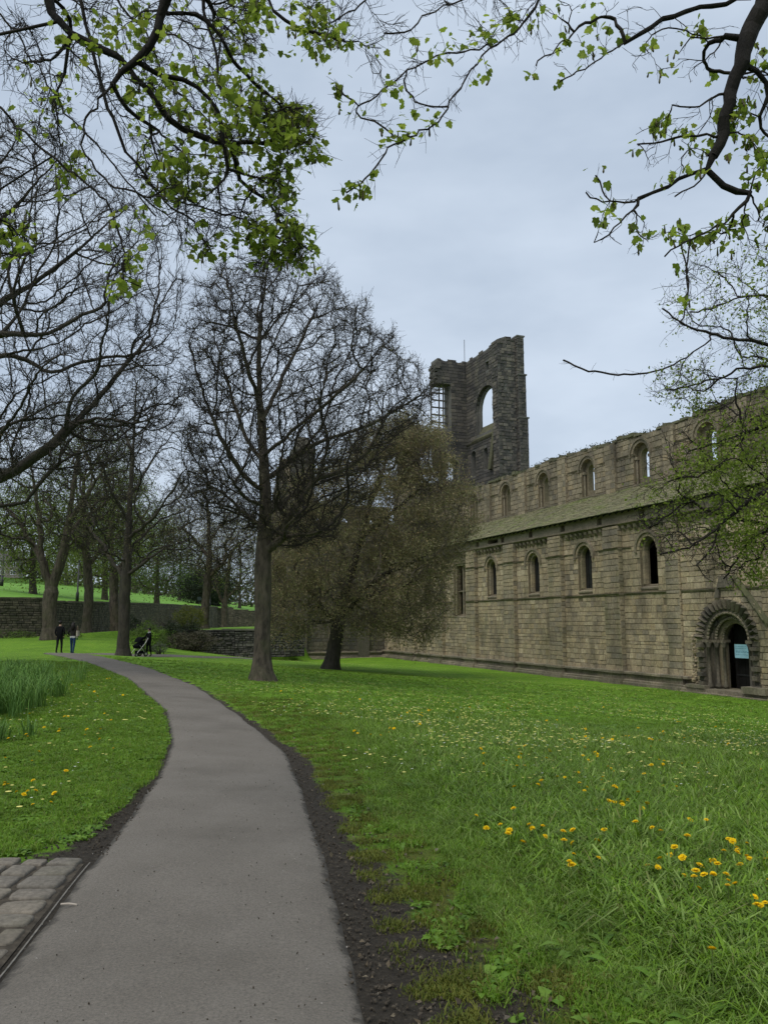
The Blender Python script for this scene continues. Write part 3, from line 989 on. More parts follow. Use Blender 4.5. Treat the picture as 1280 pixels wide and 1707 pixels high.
# corbel table, upper wall band and eaves
ct = string(O0, XA, YA, AL, AR, Zcorb + .14, 0.30, 0.16, 'corbel_table', ABBEY, seed=5, mat=M_TRIM)
corb_me = None
rr = random.Random(8)
x = -60.0
while x < -22:
    if not any(-tb - 1.45 < x < -tb + .1 for tb in TB if tb != 31.9):
        if corb_me is None:
            s = MB()
            s.add([(-.1, .02, -.32), (.1, .02, -.32), (.1, .02, 0), (-.1, .02, 0), (-.09, -.06, -.32), (.09, -.06, -.32), (.1, -.20, -.16), (-.1, -.20, -.16), (.1, -.24, 0), (-.1, -.24, 0)],
                  [(4, 5, 6, 7), (7, 6, 8, 9), (9, 8, 2, 3), (0, 1, 5, 4), (0, 4, 7, 9, 3), (1, 2, 8, 6, 5)])
            o = s.build('corbel', M_TRIM, ct)
            corb_me = o.data
        else:
            o = link('corbel', corb_me, ct)
        o.location = (x, rr.uniform(-.02, .02), Zcorb - .02)
        o.scale = (rr.uniform(.85, 1.15), 1, rr.uniform(.85, 1.1))
    x += rr.uniform(.44, .54)
mb = MB()
slots = []
x = -68
while x < -16:
    slots.append((x, .22, Zcorb + .28, Zcorb + .68, False))
    if rr.random() < .45: slots.append((x + 2.3, .75, Zcorb + .34, Zcorb + .62, False))
    x += 3.7
backing(mb, O0 + YA * 0.06, XA, YA, AL, AR, Zcorb + .1, Zeave + .18, 0.6, slots)
mb.build('eaves_band', stone_mat('rendered eaves band', [(0.31, 0.27, 0.19), (0.31, 0.27, 0.19)], .35, (0.10, .09, .07), .3), ABBEY)
# lean-to roof
roof = MB()
ey, ez, ry, rz = -0.26, Zeave, 4.98, Zrt + .06
roof.hexa([(AL, ey, ez - .02), (AR, ey, ez - .02), (AR, ry, rz - .02), (AL, ry, rz - .02), (AL, ey, ez + .05), (AR, ey, ez + .05), (AR, ry, rz + .05), (AL, ry, rz + .05)])
RO = roof.build('lean_to_roof', M_TIMBER, ABBEY)
sl = np.array([0, ry - ey, rz - ez]); slen = np.linalg.norm(sl); sl /= slen
sn = np.array([0, -sl[2], sl[1]])
mb = MB()
nrow = 24
rr = random.Random(21)
for i in range(nrow):
    s0 = -0.08 + i * (slen + .05) / nrow
    a = AL + rr.uniform(0, .3)
    ex = (slen + .05) / nrow
    while a < AR - .1:
        w = rr.uniform(.2, .42) * (1.15 - .3 * i / nrow)
        j = rr.uniform(-.02, .02)
        b = np.array([0, ey, ez + .05]) + sl * (s0 + j)
        lift = .028 + rr.uniform(0, .02)
        c0 = b + XA * (a + .006); c1 = b + XA * (a + w - .006)
        up = sl * (ex * 1.6)
        mb.add([c0 + sn * lift * .2, c1 + sn * lift * .2, c1 + sn * (lift + .012), c0 + sn * (lift + .012), c1 + up + sn * .006, c0 + up + sn * .006], [(0, 1, 2, 3), (3, 2, 4, 5), (0, 3, 5), (1, 4, 2)])
        a += w
mb.build('roof_slates', M_SLATE, RO, kind='stuff')
mb = MB()
x = AL + .2
while x < AR:
    mb.hexa([(x, ey + .05, ez - .1), (x + .09, ey + .05, ez - .1), (x + .09, .1, ez + .12), (x, .1, ez + .12), (x, ey + .05, ez - .025), (x + .09, ey + .05, ez - .025), (x + .09, .1, ez + .20), (x, .1, ez + .20)])
    x += .55
mb.build('rafter_ends', M_TIMBER, RO, kind='stuff')
mb = MB()
mb.box(AL, AR, ry - .12, ry + .02, rz + .06, rz + .16)
mb.build('roof_flashing', M_TRIM, RO)

# clerestory wall
CY = 4.9
TC = [51.7 - 5.6 * k for k in range(6)] + [57.3, 62.9]
rr = random.Random(33)
kn = np.arange(AL - 2, AR + 3, 0.7)
hv_ = np.array([Zct + rr.uniform(-.12, .10) for _ in kn]) + 0.10 * np.sin(kn * .35)
cz = lambda a: float(np.interp(a, kn, hv_))
c_ops_o = [(-q, 0.74, 9.9, 12.05, True) for q in TC]
c_ops_i = [(-q + .06, 0.42, 10.6, 12.0, True) for q in TC]
mb = MB()
backing(mb, np.array([0, CY + .02, 0]), XA, YA, -71.0, AR, Zg, cz, .3, c_ops_o, step=.7)  # carried down solid below the roof, unseen, to keep the aisle dark
backing(mb, np.array([0, CY + .32, 0]), XA, YA, -71.0, AR, Zg, cz, .42, c_ops_i, step=.7)
CL = mb.build('clerestory_wall', M_MORTAR, ABBEY)
st = courses(np.array([0, CY, 0]), XA, YA, -71.0, AR, Zrt - .05, cz, c_ops_o, seed=13, ch=(.26, .4), ln=(.28, .62), breaks=(Zcs,), miss=.012, proud=(.005, .03))
stuff_of(st, 'clerestory_courses', M_CLER, CL)
string(np.array([0, CY, 0]), XA, YA, -71.0, AR, Zcs, .09, .11, 'clerestory_string', ABBEY, [(-q - 1.05, -q + 1.05) for q in TC], seed=9)
for k in range(8):
    tb = 59.7 - 5.6 * k
    s = MB()
    s.box(-tb - 1.0, -tb, CY - .2, CY + .05, Zrt - .2, min(cz(-tb), cz(-tb - 1)) - .08)
    P_ = s.build('pilaster', M_MORTAR, ABBEY)
    st = courses(np.array([-tb - 1.0, CY - .2, 0]), XA, YA, 0, 1.0, Zrt - .1, min(cz(-tb), cz(-tb - 1)) - .08, seed=140 + k, ch=(.26, .4), ln=(.4, .7), breaks=(Zcs,), proud=(0.004, .02))
    st += courses(np.array([-tb, CY - .2, 0]), YA, -XA, 0, .2, Zrt - .1, min(cz(-tb), cz(-tb - 1)) - .08, seed=160 + k, ch=(.26, .4), ln=(.2, .3), proud=(0.004, .02))
    stuff_of(st, 'pilaster_courses', M_CLER, P_)
for k, tw in enumerate(TC):
    wr = empty('window', (-tw, CY, 0), parent=ABBEY)
    s = MB(); ring(s, (0, 0, 0), XA, YA, 0, 12.05, .93, 1.05, -.12, .05, -.1, math.pi + .1, 13); s.build('hood_mould', M_TRIM, wr)
    s = MB(); ring(s, (0, 0, 0), XA, YA, 0, 12.05, .735, .925, -.04, .3, 0, math.pi, 11, .014); s.build('outer_voussoirs', M_CLER, wr)
    s = MB()
    for sg in (-1, 1):
        s.bar((sg * .63, .2, 10.0), (sg * .63, .2, 11.8), .075, 8)
        s.box(sg * .63 - .11, sg * .63 + .11, .08, .32, 11.8, 11.98)
    s.build('nook_shafts', M_TRIM, wr)
# ragged wall head with weeds
mb = MB()
a = -71.0
while a < AR:
    l = rr.uniform(.25, .75)
    if rr.random() < .82:
        z = cz(a + l / 2)
        h = rr.uniform(.06, .24)
        y0 = CY - rr.uniform(.0, .14)
        mb.hexa([(a, y0, z - .06), (a + l - .03, y0, z - .06), (a + l - .03, CY + .74, z - .06), (a, CY + .74, z - .06),
                 (a + .04, y0 + .05, z + h), (a + l - .08, y0 + .04, z + h * rr.uniform(.7, 1.1)), (a + l - .05, CY + .74, z + h), (a + .02, CY + .74, z + h)])
    a += l
mb.build('broken_wall_head', M_GREENSTONE, CL, kind='stuff')

# ------------------------------------------------------------------ north doorway
DR = empty('doorway', (-TDOOR, 0, 0), parent=ABBEY)
ZS_, ZB_ = 0.83, -1.36
# porch slab behind the zigzag order, with its one surviving gable slope to the right
mb = MB()


def gab(a):
    if a < -0.25: return max(1.0, 3.25 - (abs(a) - .25) * 1.5) if a > -1.3 else 1.0
    if a < 0.55: return 3.62
    return 3.62 - (a - .55) * 1.22


backing(mb, np.array([0, -.20, 0]), XA, YA, -1.98, 2.3, ZB_, gab, .24, [(0, 1.5, -1.6, ZS_, True)], step=.2)
slab = mb.build('porch_masonry', M_MORTAR, DR)
st = courses(np.array([0, -.22, 0]), XA, YA, -1.98, 2.3, ZB_, gab, [(0, 1.5, -1.6, ZS_, True)], seed=77, ln=(.3, .55))
stuff_of(st, 'porch_courses', M_ASH, slab)
cp = MB()
a = .5
while a < 2.3:
    b = min(a + .42, 2.32)
    cp.hexa([(a, -.30, gab(a) - .03), (b - .02, -.30, gab(b) - .03), (b - .02, .05, gab(b) + .02), (a, .05, gab(a) + .02),
             (a + .01, -.30 - rr.uniform(0, .06), gab(a) + .07 + rr.uniform(0, .05)), (b - .03, -.30 - rr.uniform(0, .06), gab(b) + .07 + rr.uniform(0, .05)), (b - .02, .05, gab(b) + .2), (a, .05, gab(a) + .2)])
    a = b
cp.build('gable_coping', M_GREENSTONE, DR)
cp = MB()
cp.hexa([(-.35, -.38, 3.2), (.6, -.38, 3.2), (.6, .05, 3.2), (-.35, .05, 3.2), (-.22, -.34, 3.66), (.5, -.34, 3.74), (.5, .05, 3.8), (-.2, .05, 3.7)])
cp.hexa([(-.6, -.33, 2.75), (-.3, -.33, 2.75), (-.3, .05, 2.75), (-.6, .05, 2.75), (-.5, -.30, 3.15), (-.3, -.30, 3.22), (-.3, .05, 3.22), (-.5, .05, 3.15)])
cp.build('gable_stump', M_SOOTY, DR)
# zigzag outer order: each block on its own
rr = random.Random(3)
nv = 19
for k in range(nv):
    th0, th1 = math.pi * k / nv, math.pi * (k + 1) / nv
    s = MB()
    ra, rb = 1.40, 1.83 + rr.uniform(-.03, .05)
    g = .012
    d = -.50 + rr.uniform(-.02, .02)
    tm = (th0 + th1) / 2
    P3 = lambda r_, th, dd: (r_ * math.cos(th), dd, ZS_ + r_ * math.sin(th))
    e = .028
    s.add([P3(ra, th0 + g, -.18), P3(rb, th0 + g, -.18), P3(rb, th1 - g, -.18), P3(ra, th1 - g, -.18),
           P3(ra, th0 + e, -.30), P3(rb, th0 + e, -.36), P3(rb, th1 - e, -.36), P3(ra, th1 - e, -.30), P3(ra + .05, tm, d + .12), P3(rb - .04, tm, d)],
          [(0, 1, 5, 4), (1, 2, 6, 9, 5), (2, 3, 7, 6), (3, 0, 4, 8, 7), (4, 5, 9, 8), (8, 9, 6, 7)])
    s.build('voussoir', M_SOOTY, DR)
for sg in (-1, 1):
    z = ZB_ + .12
    kk = 0
    while z < ZS_ - .05:
        h = min(rr.uniform(.17, .24), ZS_ - z)
        s = MB()
        x0, x1 = sorted((sg * 1.42, sg * (1.82 + rr.uniform(-.04, .04))))
        d = -.47 if kk % 2 == 0 else -.31
        d += rr.uniform(-.03, .03)
        if sg < 0 and z > -.6 and z < .3 and kk % 3 == 1: d += .1
        s.hexa([(x0, -.18, z + .01), (x1, -.18, z + .01), (x1, -.18, z + h - .01), (x0, -.18, z + h - .01),
                (x0 + .03, d + .04, z + .02), (x1 - .03, d, z + .02), (x1 - .03, d + .02, z + h - .03), (x0 + .03, d + .05, z + h - .02)])
        s.build('jamb_block', M_SOOTY, DR)
        z += h
        kk += 1


def tube_arc(mb, r_, d, tr, zc, n=22, m=8):
    for k in range(n):
        ta, tb = math.pi * k / n, math.pi * (k + 1) / n
        mb.bar((r_ * math.cos(ta), d, zc + r_ * math.sin(ta)), (r_ * math.cos(tb), d, zc + r_ * math.sin(tb)), tr, m)


for (r0, r1, d0, d1, nm, mt) in ((1.24, 1.45, -.24, .10, 'roll_order', M_SOOTY), (1.0, 1.26, .02, .36, 'second_order', M_SOOTY), (.82, 1.02, .26, .62, 'inner_order', M_SOOTY)):
    s = MB()
    ring(s, (0, 0, 0), XA, YA, 0, ZS_, r0, r1, d0, d1, 0, math.pi, 17, .012)
    for sg in (-1, 1):
        x0, x1 = sorted((sg * r0, sg * r1))
        s.box(x0, x1, d0 + .05, d1, ZB_, ZS_ - .12)
    s.build(nm, mt, DR)
    s = MB()
    tube_arc(s, r0 - .01, d0 + .03, .065, ZS_)
    s.build('arch_roll', M_TRIM, DR, True)
    for sg in (-1, 1):
        s = MB()
        s.lathe((sg * (r0 - .005), d0 + .05, 0), [(.14, ZB_), (.14, ZB_ + .12), (.10, ZB_ + .17), (.115, ZB_ + .21), (.078, ZB_ + .25), (.075, ZS_ - .36), (.095, ZS_ - .35), (.085, ZS_ - .32), (.15, ZS_ - .14), (.15, ZS_ - .12)], 12)
        s.build('shaft', M_SOOTY, DR, True)
        s = MB()
        x0, x1 = sorted((sg * (r0 - .12), sg * (r1 + .03)))
        s.box(x0, x1, d0 - .09, d1, ZS_ - .12, ZS_ + .005)
        s.build('impost', M_TRIM, DR)
s = MB()
rr = random.Random(9)
for k in range(11):
    ta, tb = math.pi * (k + .08) / 11, math.pi * (k + .92) / 11
    if k % 2 == 0:
        ring(s, (0, 0, 0), XA, YA, 0, ZS_, 1.06, 1.22, -.06, .05, ta, tb, 1)
s.build('billet_blocks', M_SOOTY, DR)
s = MB()
s.box(-2.35, 2.5, -.62, .9, -1.9, ZB_ - .03)
s.build('threshold_step', M_PLINTH, DR)
s = MB()
x = -2.5
while x < 2.6:
    l = rr.uniform(.7, 1.1)
    s.box(x, x + l - .015, -.98 + rr.uniform(-.02, .02), -.60, -1.9, ZB_ - .19 + rr.uniform(-.01, .01))
    x += l
s.build('lower_step', M_PLINTH, DR)
s = MB()
s.box(1.2, 2.5, -.8, -.25, -1.4, -1.12)
s.box(-2.35, -1.15, -.66, -.3, ZB_ - .03, ZB_ + .12)
s.build('base_block', M_PLINTH, DR)
# door leaf: vertical boards in a round headed frame, iron straps
dl = MB(); dl.box(-.80, .80, .96, 1.0, ZB_ - .03, ZS_ + .8); DL = dl.build('door', M_DARK, DR)
for k in range(8):
    s = MB(); x0 = -.8 + .2 * k; s.box(x0 + .006, x0 + .194, .925 + .006 * (k % 2), .958, ZB_, ZS_ + math.sqrt(max(.01, .64 - (x0 + .1) ** 2)) - .02)
    s.build('board', M_DARK, DL)
s = MB()
for z in (-.8, .35): s.box(-.74, .74, .895, .925, z, z + .07)
s.bar((.35, .87, -.35), (.35, .92, -.35), .05, 8)
s.build('iron_strap', M_IRON, DL)
# rubble scar at the left of the doorway
rr = random.Random(12)
s = MB()
for k in range(110):
    z = rr.uniform(-1.3, 1.1)
    w = .12 + .28 * max(0, (-.2 - z)) * .6
    x = -2.3 + rr.gauss(0, w * .5)
    q = rr.uniform(.05, .13)
    s.hexa([(x - q, .05, z - q * .7), (x + q, .05, z - q * .7), (x + q, .05, z + q * .7), (x - q, .05, z + q * .7),
            (x - q * .6, -rr.uniform(.03, .17), z - q * .4), (x + q * .5, -rr.uniform(.03, .17), z - q * .5), (x + q * .6, -rr.uniform(.03, .14), z + q * .4), (x - q * .5, -rr.uniform(.03, .14), z + q * .5)])
s.build('rubble_scar', M_ASH, DR, kind='stuff')

# inside floor and the blank arcade side
s = MB(); s.box(AL, AR, .9, 12.2, -1.7, -1.62); s.build('church_floor', M_FLOORIN, ABBEY)
s = MB(); s.box(AR - .02, AR + .5, .05, CY + .6, -1.8, 7.5); s.build('west_return', M_ASH, ABBEY)

# ------------------------------------------------------------------ crossing tower: the surviving angle
TWR = empty('crossing_tower', (0, 0, 0), parent=ABBEY)
yA = 38.0 - DW
xC, xE = -73.8, -66.74
ZT = 28.8
lift = lambda f: f
big = [(-69.55, 2.15, 20.4, 22.9, True), (-69.3, .35, 26.6, 27.5, False), (-72.5, .5, 16.4, 18.5, True), (-69.9, .42, 16.6, 18.4, True)]
mb = MB()
top_f = lambda a: ZT + (0.25 if a > -67.8 else 0.04 * math.sin(a * 3))
backing(mb, np.array([0, yA, 0]), XA, YA, xC, xE, 4.0, top_f, .32, [(q[0], q[1], q[2], q[3], q[4]) for q in big], step=.4)
backing(mb, np.array([0, yA + .32, 0]), XA, YA, xC, xE, 4.0, top_f, .22, [(-69.5, 1.9, 20.4, 22.9, True), (-69.3, .3, 26.6, 27.5, False), (-72.5, .5, 16.4, 18.5, True), (-69.9, .42, 16.6, 18.4, True)], step=.4)
tw1 = mb.build('south_wall', M_TMORT, TWR)
st = courses(np.array([0, yA - .02, 0]), XA, YA, xC, xE - .0, 12, top_f, big, seed=5, ch=(.28, .40), ln=(.5, 1.1), gap=.028)
stuff_of(st, 'tower_courses', M_TOWER, tw1)
# torn west end with its angle turret
mb = MB()
backing(mb, np.array([xE, yA - .25, 0]), YA, -XA, 0, 2.65, 4, lambda a: 29.05 + .3 * math.sin(a * 1.6) - .1 * (a < .7), 1.1, step=.3)
mb.build('torn_end', M_TMORT, TWR)
st = courses(np.array([xE + .03, yA - .28, 0]), YA, -XA, 0, 2.0, 12, lambda a: 29.05 + .3 * math.sin(a * 1.6) - .1 * (a < .7), seed=15, ch=(.26, .40), ln=(.26, .6), gap=.04, proud=(-.03, .07), jit=.025)
st += courses(np.array([xE - 1.1, yA - .28, 0]), XA, YA, 0, 1.1, 12, 28.9, seed=16, ch=(.28, .40), ln=(.35, .7), gap=.035, proud=(-.02, .05), jit=.025)
stuff_of(st, 'torn_masonry', M_TOWERLIT, TWR)
mb = MB()
for (z0, z1, e) in ((12, 21.3, .42), (21.3, 25.6, .30), (25.6, 29.5, .18)):
    mb.box(xE - .55, xE + .28 + e * .5, yA + 1.75, yA + 2.3 + e, z0, z1)
    mb.box(xE - .55, xE + .36 + e * .5, yA + 1.70, yA + 2.4 + e, z1 - .14, z1)
mb.build('angle_turret', M_TMORT, TWR)
st = []
for (z0, z1, e) in ((12, 21.16, .42), (21.3, 25.46, .30), (25.6, 29.3, .18)):
    st += courses(np.array([xE + .3 + e * .5, yA + 1.75, 0]), YA, -XA, 0, .55 + e, z0, z1, seed=int(z0 * 3), ch=(.24, .34), ln=(.25, .5), gap=.03, proud=(0, .05), jit=.02)
    st += courses(np.array([xE - .55, yA + 1.73, 0]), XA, YA, 0, .83 + e * .5, z0, z1, seed=int(z0 * 5), ch=(.24, .34), ln=(.25, .5), gap=.03, proud=(0, .05), jit=.02)
stuff_of(st, 'turret_courses', M_TOWER, TWR)
# weathered roof scar and sill slope under the great opening
mb = MB()
mb.hexa([(-73.2, yA - .05, 19.9), (-67.3, yA - .05, 19.9), (-67.3, yA + .7, 19.9), (-73.2, yA + .7, 19.9), (-72.4, yA - .08, 20.0), (-67.3, yA - .08, 20.0), (-67.3, yA + .62, 21.3), (-72.4, yA + .62, 21.3)])
mb.build('sloping_sill', M_GREENSTONE, TWR)
string(np.array([0, yA - .03, 0]), XA, YA, xC, xE, 19.85, .16, .16, 'tower_string', TWR, seed=2, mat=M_TRIM)
mb = MB()
mb.hexa([(-68.9, yA - .35, 16.4), (-68.4, yA - .35, 16.4), (-68.4, yA + .02, 16.4), (-68.9, yA + .02, 16.4), (-67.9, yA - .2, 21.0), (-67.4, yA - .2, 21.0), (-67.4, yA + .02, 21.0), (-67.9, yA + .02, 21.0)])
mb.build('roof_scar', M_GREENSTONE, TWR)
s = MB(); ring(s, (0, yA - .06, 0), XA, YA, -69.55, 22.9, 2.15, 2.42, -.03, .3, 0, math.pi, 15, .02); s.build('arch_voussoirs', M_TOWER, TWR)
# east wall, broken off towards the north
eL = 34.75 - DW
mb = MB()
eops = [(eL + .45, .95, 21.4, 26.2, False), (eL + 1.55, .75, 15.9, 17.6, True), (eL + .1, .5, 15.9, 17.4, True)]
etop = lambda a: 28.75 - .1 * (a - eL) * 0 + .12 * math.sin(a * 4)
backing(mb, np.array([xC, 0, 0]), YA, -XA, eL - .1, yA + 1.8, 4.0, etop, 1.6, eops, step=.35)
tw2 = mb.build('east_wall', M_TMORT, TWR)
st = courses(np.array([xC + .02, 0, 0]), YA, -XA, eL - .1, yA, 12, etop, eops, seed=25, ch=(.28, .40), ln=(.4, .8), gap=.028)
stuff_of(st, 'tower_courses', M_TOWER, tw2)
rr = random.Random(6)
s = MB()
for k in range(120):
    z = rr.uniform(26.2, 28.45); y = eL + .0 + rr.gauss(0, .08) - .12 * math.sin((z - 26.2) * 1.3); x = xC - rr.uniform(0, 1.5); q = rr.uniform(.1, .25)
    s.box(x - q, x + q, y - q, y + q, z - q * .6, z + q * .6)
s.build('torn_masonry', M_TOWER, TWR, kind='stuff')
s = MB()
for q in (-.93, -.02, .46, .9): s.box(xC - .9, xC - .75, eL + .45 + q - .05, eL + .45 + q + .05, 21.4, 26.25)
for z in np.arange(21.4, 26.0, .78): s.box(xC - .92, xC - .74, eL - .45, eL + 1.4, z, z + .12)
s.build('window_grille', M_TOWER, TWR)
s = MB(); s.bar((xC + .1, yA - .25, 27), (xC + .1, yA - .25, 31.2), .03, 6); s.build('lightning_rod', M_IRON, TWR)
s = MB(); s.box(xC - .05, xE + .05, yA + .1, yA + 1.0, 4, 15.5); s.box(xC - .05, xE - .4, yA + 1.3, yA + 1.6, 15, 20.0); s.box(xC - 1.4, xC + .05, 30.3 - DW, yA + 1.6, 2, 15.6); s.build('crossing_piers_backing', M_TRANS, TWR)  # middle slab is added backing, so the lower tower openings go dark

# ------------------------------------------------------------------ north transept
TR = empty('north_transept', (0, 0, 0), parent=ABBEY)
yN = 19.2 - DW
tops = [(-.5 - 2.9 * k, .55, 4.6, 7.4, True) for k in range(3)]
XT = -72.0
t_ops = [(q, .6, 3.6, 6.0, True) for q in (yN + 2.2, yN + 5.0, yN + 7.6)] + [(q, .5, 9.0, 11.0, True) for q in (yN + 2.2, yN + 5.0, yN + 7.6)]
mb = MB()
backing(mb, np.array([XT, 0, 0]), YA, -XA, yN, .4, -2.3, 12.6, 1.2, t_ops)
tw = mb.build('transept_west_wall', M_MORTAR, TR)
st = courses(np.array([XT + .02, 0, 0]), YA, -XA, yN, .2, -2.2, 12.6, t_ops, seed=41, ch=(.26, .4), ln=(.35, .8))
stuff_of(st, 'transept_courses', M_TRANS, tw)
n_ops = [(-XT + 0, 0, 0, 0, False)]
mb = MB()
gtop = lambda a: 12.6 + max(0, 5.2 - abs(a - (XT - 5.5)) * 1.0)
n_ops = [(XT - 3.4, .6, 3.6, 6.0, True), (XT - 7.6, .6, 3.6, 6.0, True), (XT - 5.5, .8, 8.5, 11.5, True)]
backing(mb, np.array([0, yN, 0]), XA, YA, XT - 11, XT - .02, -2.3, gtop, 1.2, n_ops, step=.5)
tw = mb.build('transept_north_gable', M_MORTAR, TR)
st = courses(np.array([0, yN - .02, 0]), XA, YA, XT - 11, XT - .02, -2.2, gtop, n_ops, seed=42, ch=(.26, .4), ln=(.35, .8))
stuff_of(st, 'transept_courses', M_TRANS, tw)
for xx in (XT - 1.0, XT - 4.9, XT - 8.2, XT - 11.2):
    s = MB(); s.box(xx, xx + 1.2, yN - .45, yN - .02, -2.3, 12.2); s.hexa([(xx, yN - .45, 12.2), (xx + 1.2, yN - .45, 12.2), (xx + 1.2, yN - .02, 12.2), (xx, yN - .02, 12.2), (xx, yN - .1, 13), (xx + 1.2, yN - .1, 13), (xx + 1.2, yN - .02, 13), (xx, yN - .02, 13)])
    for (z0, z1, q) in PL: s.box(xx - q * .4, xx + 1.2 + q * .4, yN - .45 - q * .6, yN - .1, z0 - .25, z1 - .25)
    s.build('buttress', M_TRANS, TR)
for yy_ in (yN + .1, yN + 3.3, yN + 6.1):
    s = MB(); s.box(XT - .02, XT + .4, yy_, yy_ + 1.1, -2.3, 12.3)
    s.build('buttress', M_TRANS, TR)
plinth(np.array([XT, 0, -.12]), YA, -XA, yN - .3, .1, 'plinth', TR, seed=6)
string(np.array([XT, 0, 0]), YA, -XA, yN, .2, Zsill, .1, .13, 'string_course', TR, seed=7)
string(np.array([XT, 0, 0]), YA, -XA, yN, .2, 12.6, .2, .2, 'cornice', TR, seed=8)
s = MB()
s.box(XT - 1.7, XT + .05, yN - .05, yN + 1.75, 12.6, 17.3)
s.box(XT - 1.8, XT + .15, yN - .15, yN + 1.85, 17.3, 17.6)
s.hexa([(XT - 1.7, yN - .05, 17.6), (XT + .05, yN - .05, 17.6), (XT + .05, yN + 1.75, 17.6), (XT - 1.7, yN + 1.75, 17.6), (XT - 1.2, yN + .4, 18.9), (XT - .4, yN + .4, 18.9), (XT - .4, yN + 1.3, 18.9), (XT - 1.2, yN + 1.3, 18.9)])
s.build('corner_turret', M_TRANS, TR)
s = MB()
s.box(XT - 1.2, XT + .1, 29.9 - DW, 31.8 - DW, 4, 21.0)
s.box(XT - 1.0, XT + .0, 30.2 - DW, 31.2 - DW, 21.0, 21.35)
s.build('crossing_stump', M_CLER, TR)
s = MB(); s.box(XT - 11, XT - 1.1, yN + 1.2, 2.0, -1.9, -1.75); s.build('transept_floor', M_FLOORIN, TR)
s = MB(); s.box(XT - 12, XT - 11, yN, 6.0, -2, 12.4); s.build('transept_east_wall', M_TRANS, TR)

# the notice on the door
s = MB()
_d = .45
s.box(-.42, .42, 0, .018, 0, .62)
sg_ = s.build('notice_board', plain('pale blue board', (0.36, 0.62, 0.72), .5, .3, var=.12, scale=4))
M_ = Matrix.Translation(Vector((*(ND * DW), 0))) @ Matrix.Rotation(math.atan2(-WD[1], -WD[0]), 4, 'Z')
sg_.matrix_world = M_ @ Matrix.Translation(Vector((-TDOOR - .04, .60, 0.02)))
tag(sg_, 'pale blue rectangular notice board hung across the dark doorway', 'sign')
M_PRINT = plain('faded print', (0.16, 0.36, 0.46))
rr = random.Random(2)
for z in (.50, .42, .30, .25, .14):
    s = MB()
    x = -.36
    while x < .30:
        l = rr.uniform(.04, .13)
        s.box(x, x + l, -.004, .0, z + rr.uniform(-.006, .006), z + rr.uniform(.018, .032))
        x += l + rr.uniform(.015, .04)
    s.build('printed_line', M_PRINT, sg_)
# ------------------------------------------------------------------ trees
def in_poly(P, poly):
    x, y = P[:, 0], P[:, 1]
    c = np.zeros(len(P), bool)
    n = len(poly)
    for i in range(n):
        x0, y0 = poly[i]; x1, y1 = poly[(i + 1) % n]
        k = ((y0 > y) != (y1 > y)) & (x < (x1 - x0) * (y - y0) / (y1 - y0 + 1e-9) + x0)
        c ^= k
    return c


def at_many(px, py, Y):
    X, Vv = (px - 640) / FOC, (py - 853.5) / FOC
    dy = math.cos(PITCH) + Vv * math.sin(PITCH)
    k = Y / dy
    return np.stack([X * k, Y * np.ones_like(px), CAM_Z + (math.sin(PITCH) - Vv * math.cos(PITCH)) * k], -1)


def crown_pts(poly, Yc, hd, n, g, power=1.0):
    """points filling a crown: outline as it rises from the trunk, rounded in depth"""
    poly = np.array(poly, float)
    lo, hi = poly.min(0), poly.max(0)
    out = []
    while len(out) < n:
        q = lo + (hi - lo) * g.random((n * 2, 2))
        q = q[in_poly(q, poly)]
        out = q if len(out) == 0 else np.concatenate([out, q])
    q = out[:n]
    c, hw = (lo + hi) / 2, (hi - lo) / 2
    e = np.clip(1 - (((q - c) / hw) ** 2).sum(1) * 0.75, 0.08, 1) ** 0.5
    s = g.uniform(-1, 1, n)
    s = np.sign(s) * np.abs(s) ** power
    return at_many(q[:, 0], q[:, 1], Yc + hd * e * s)


def resample(P, step, g, jit):
    P = np.asarray(P, float)
    d = np.r_[0, np.cumsum(np.linalg.norm(np.diff(P, axis=0), axis=1))]
    n = max(2, int(d[-1] / step) + 1)
    s = np.linspace(0, d[-1], n)
    q = np.stack([np.interp(s, d, P[:, k]) for k in range(3)], -1)
    for _ in range(2):
        q[1:-1] = .5 * q[1:-1] + .25 * (q[:-2] + q[2:])
    q[1:-1] += g.normal(0, jit, (n - 2, 3))
    return q


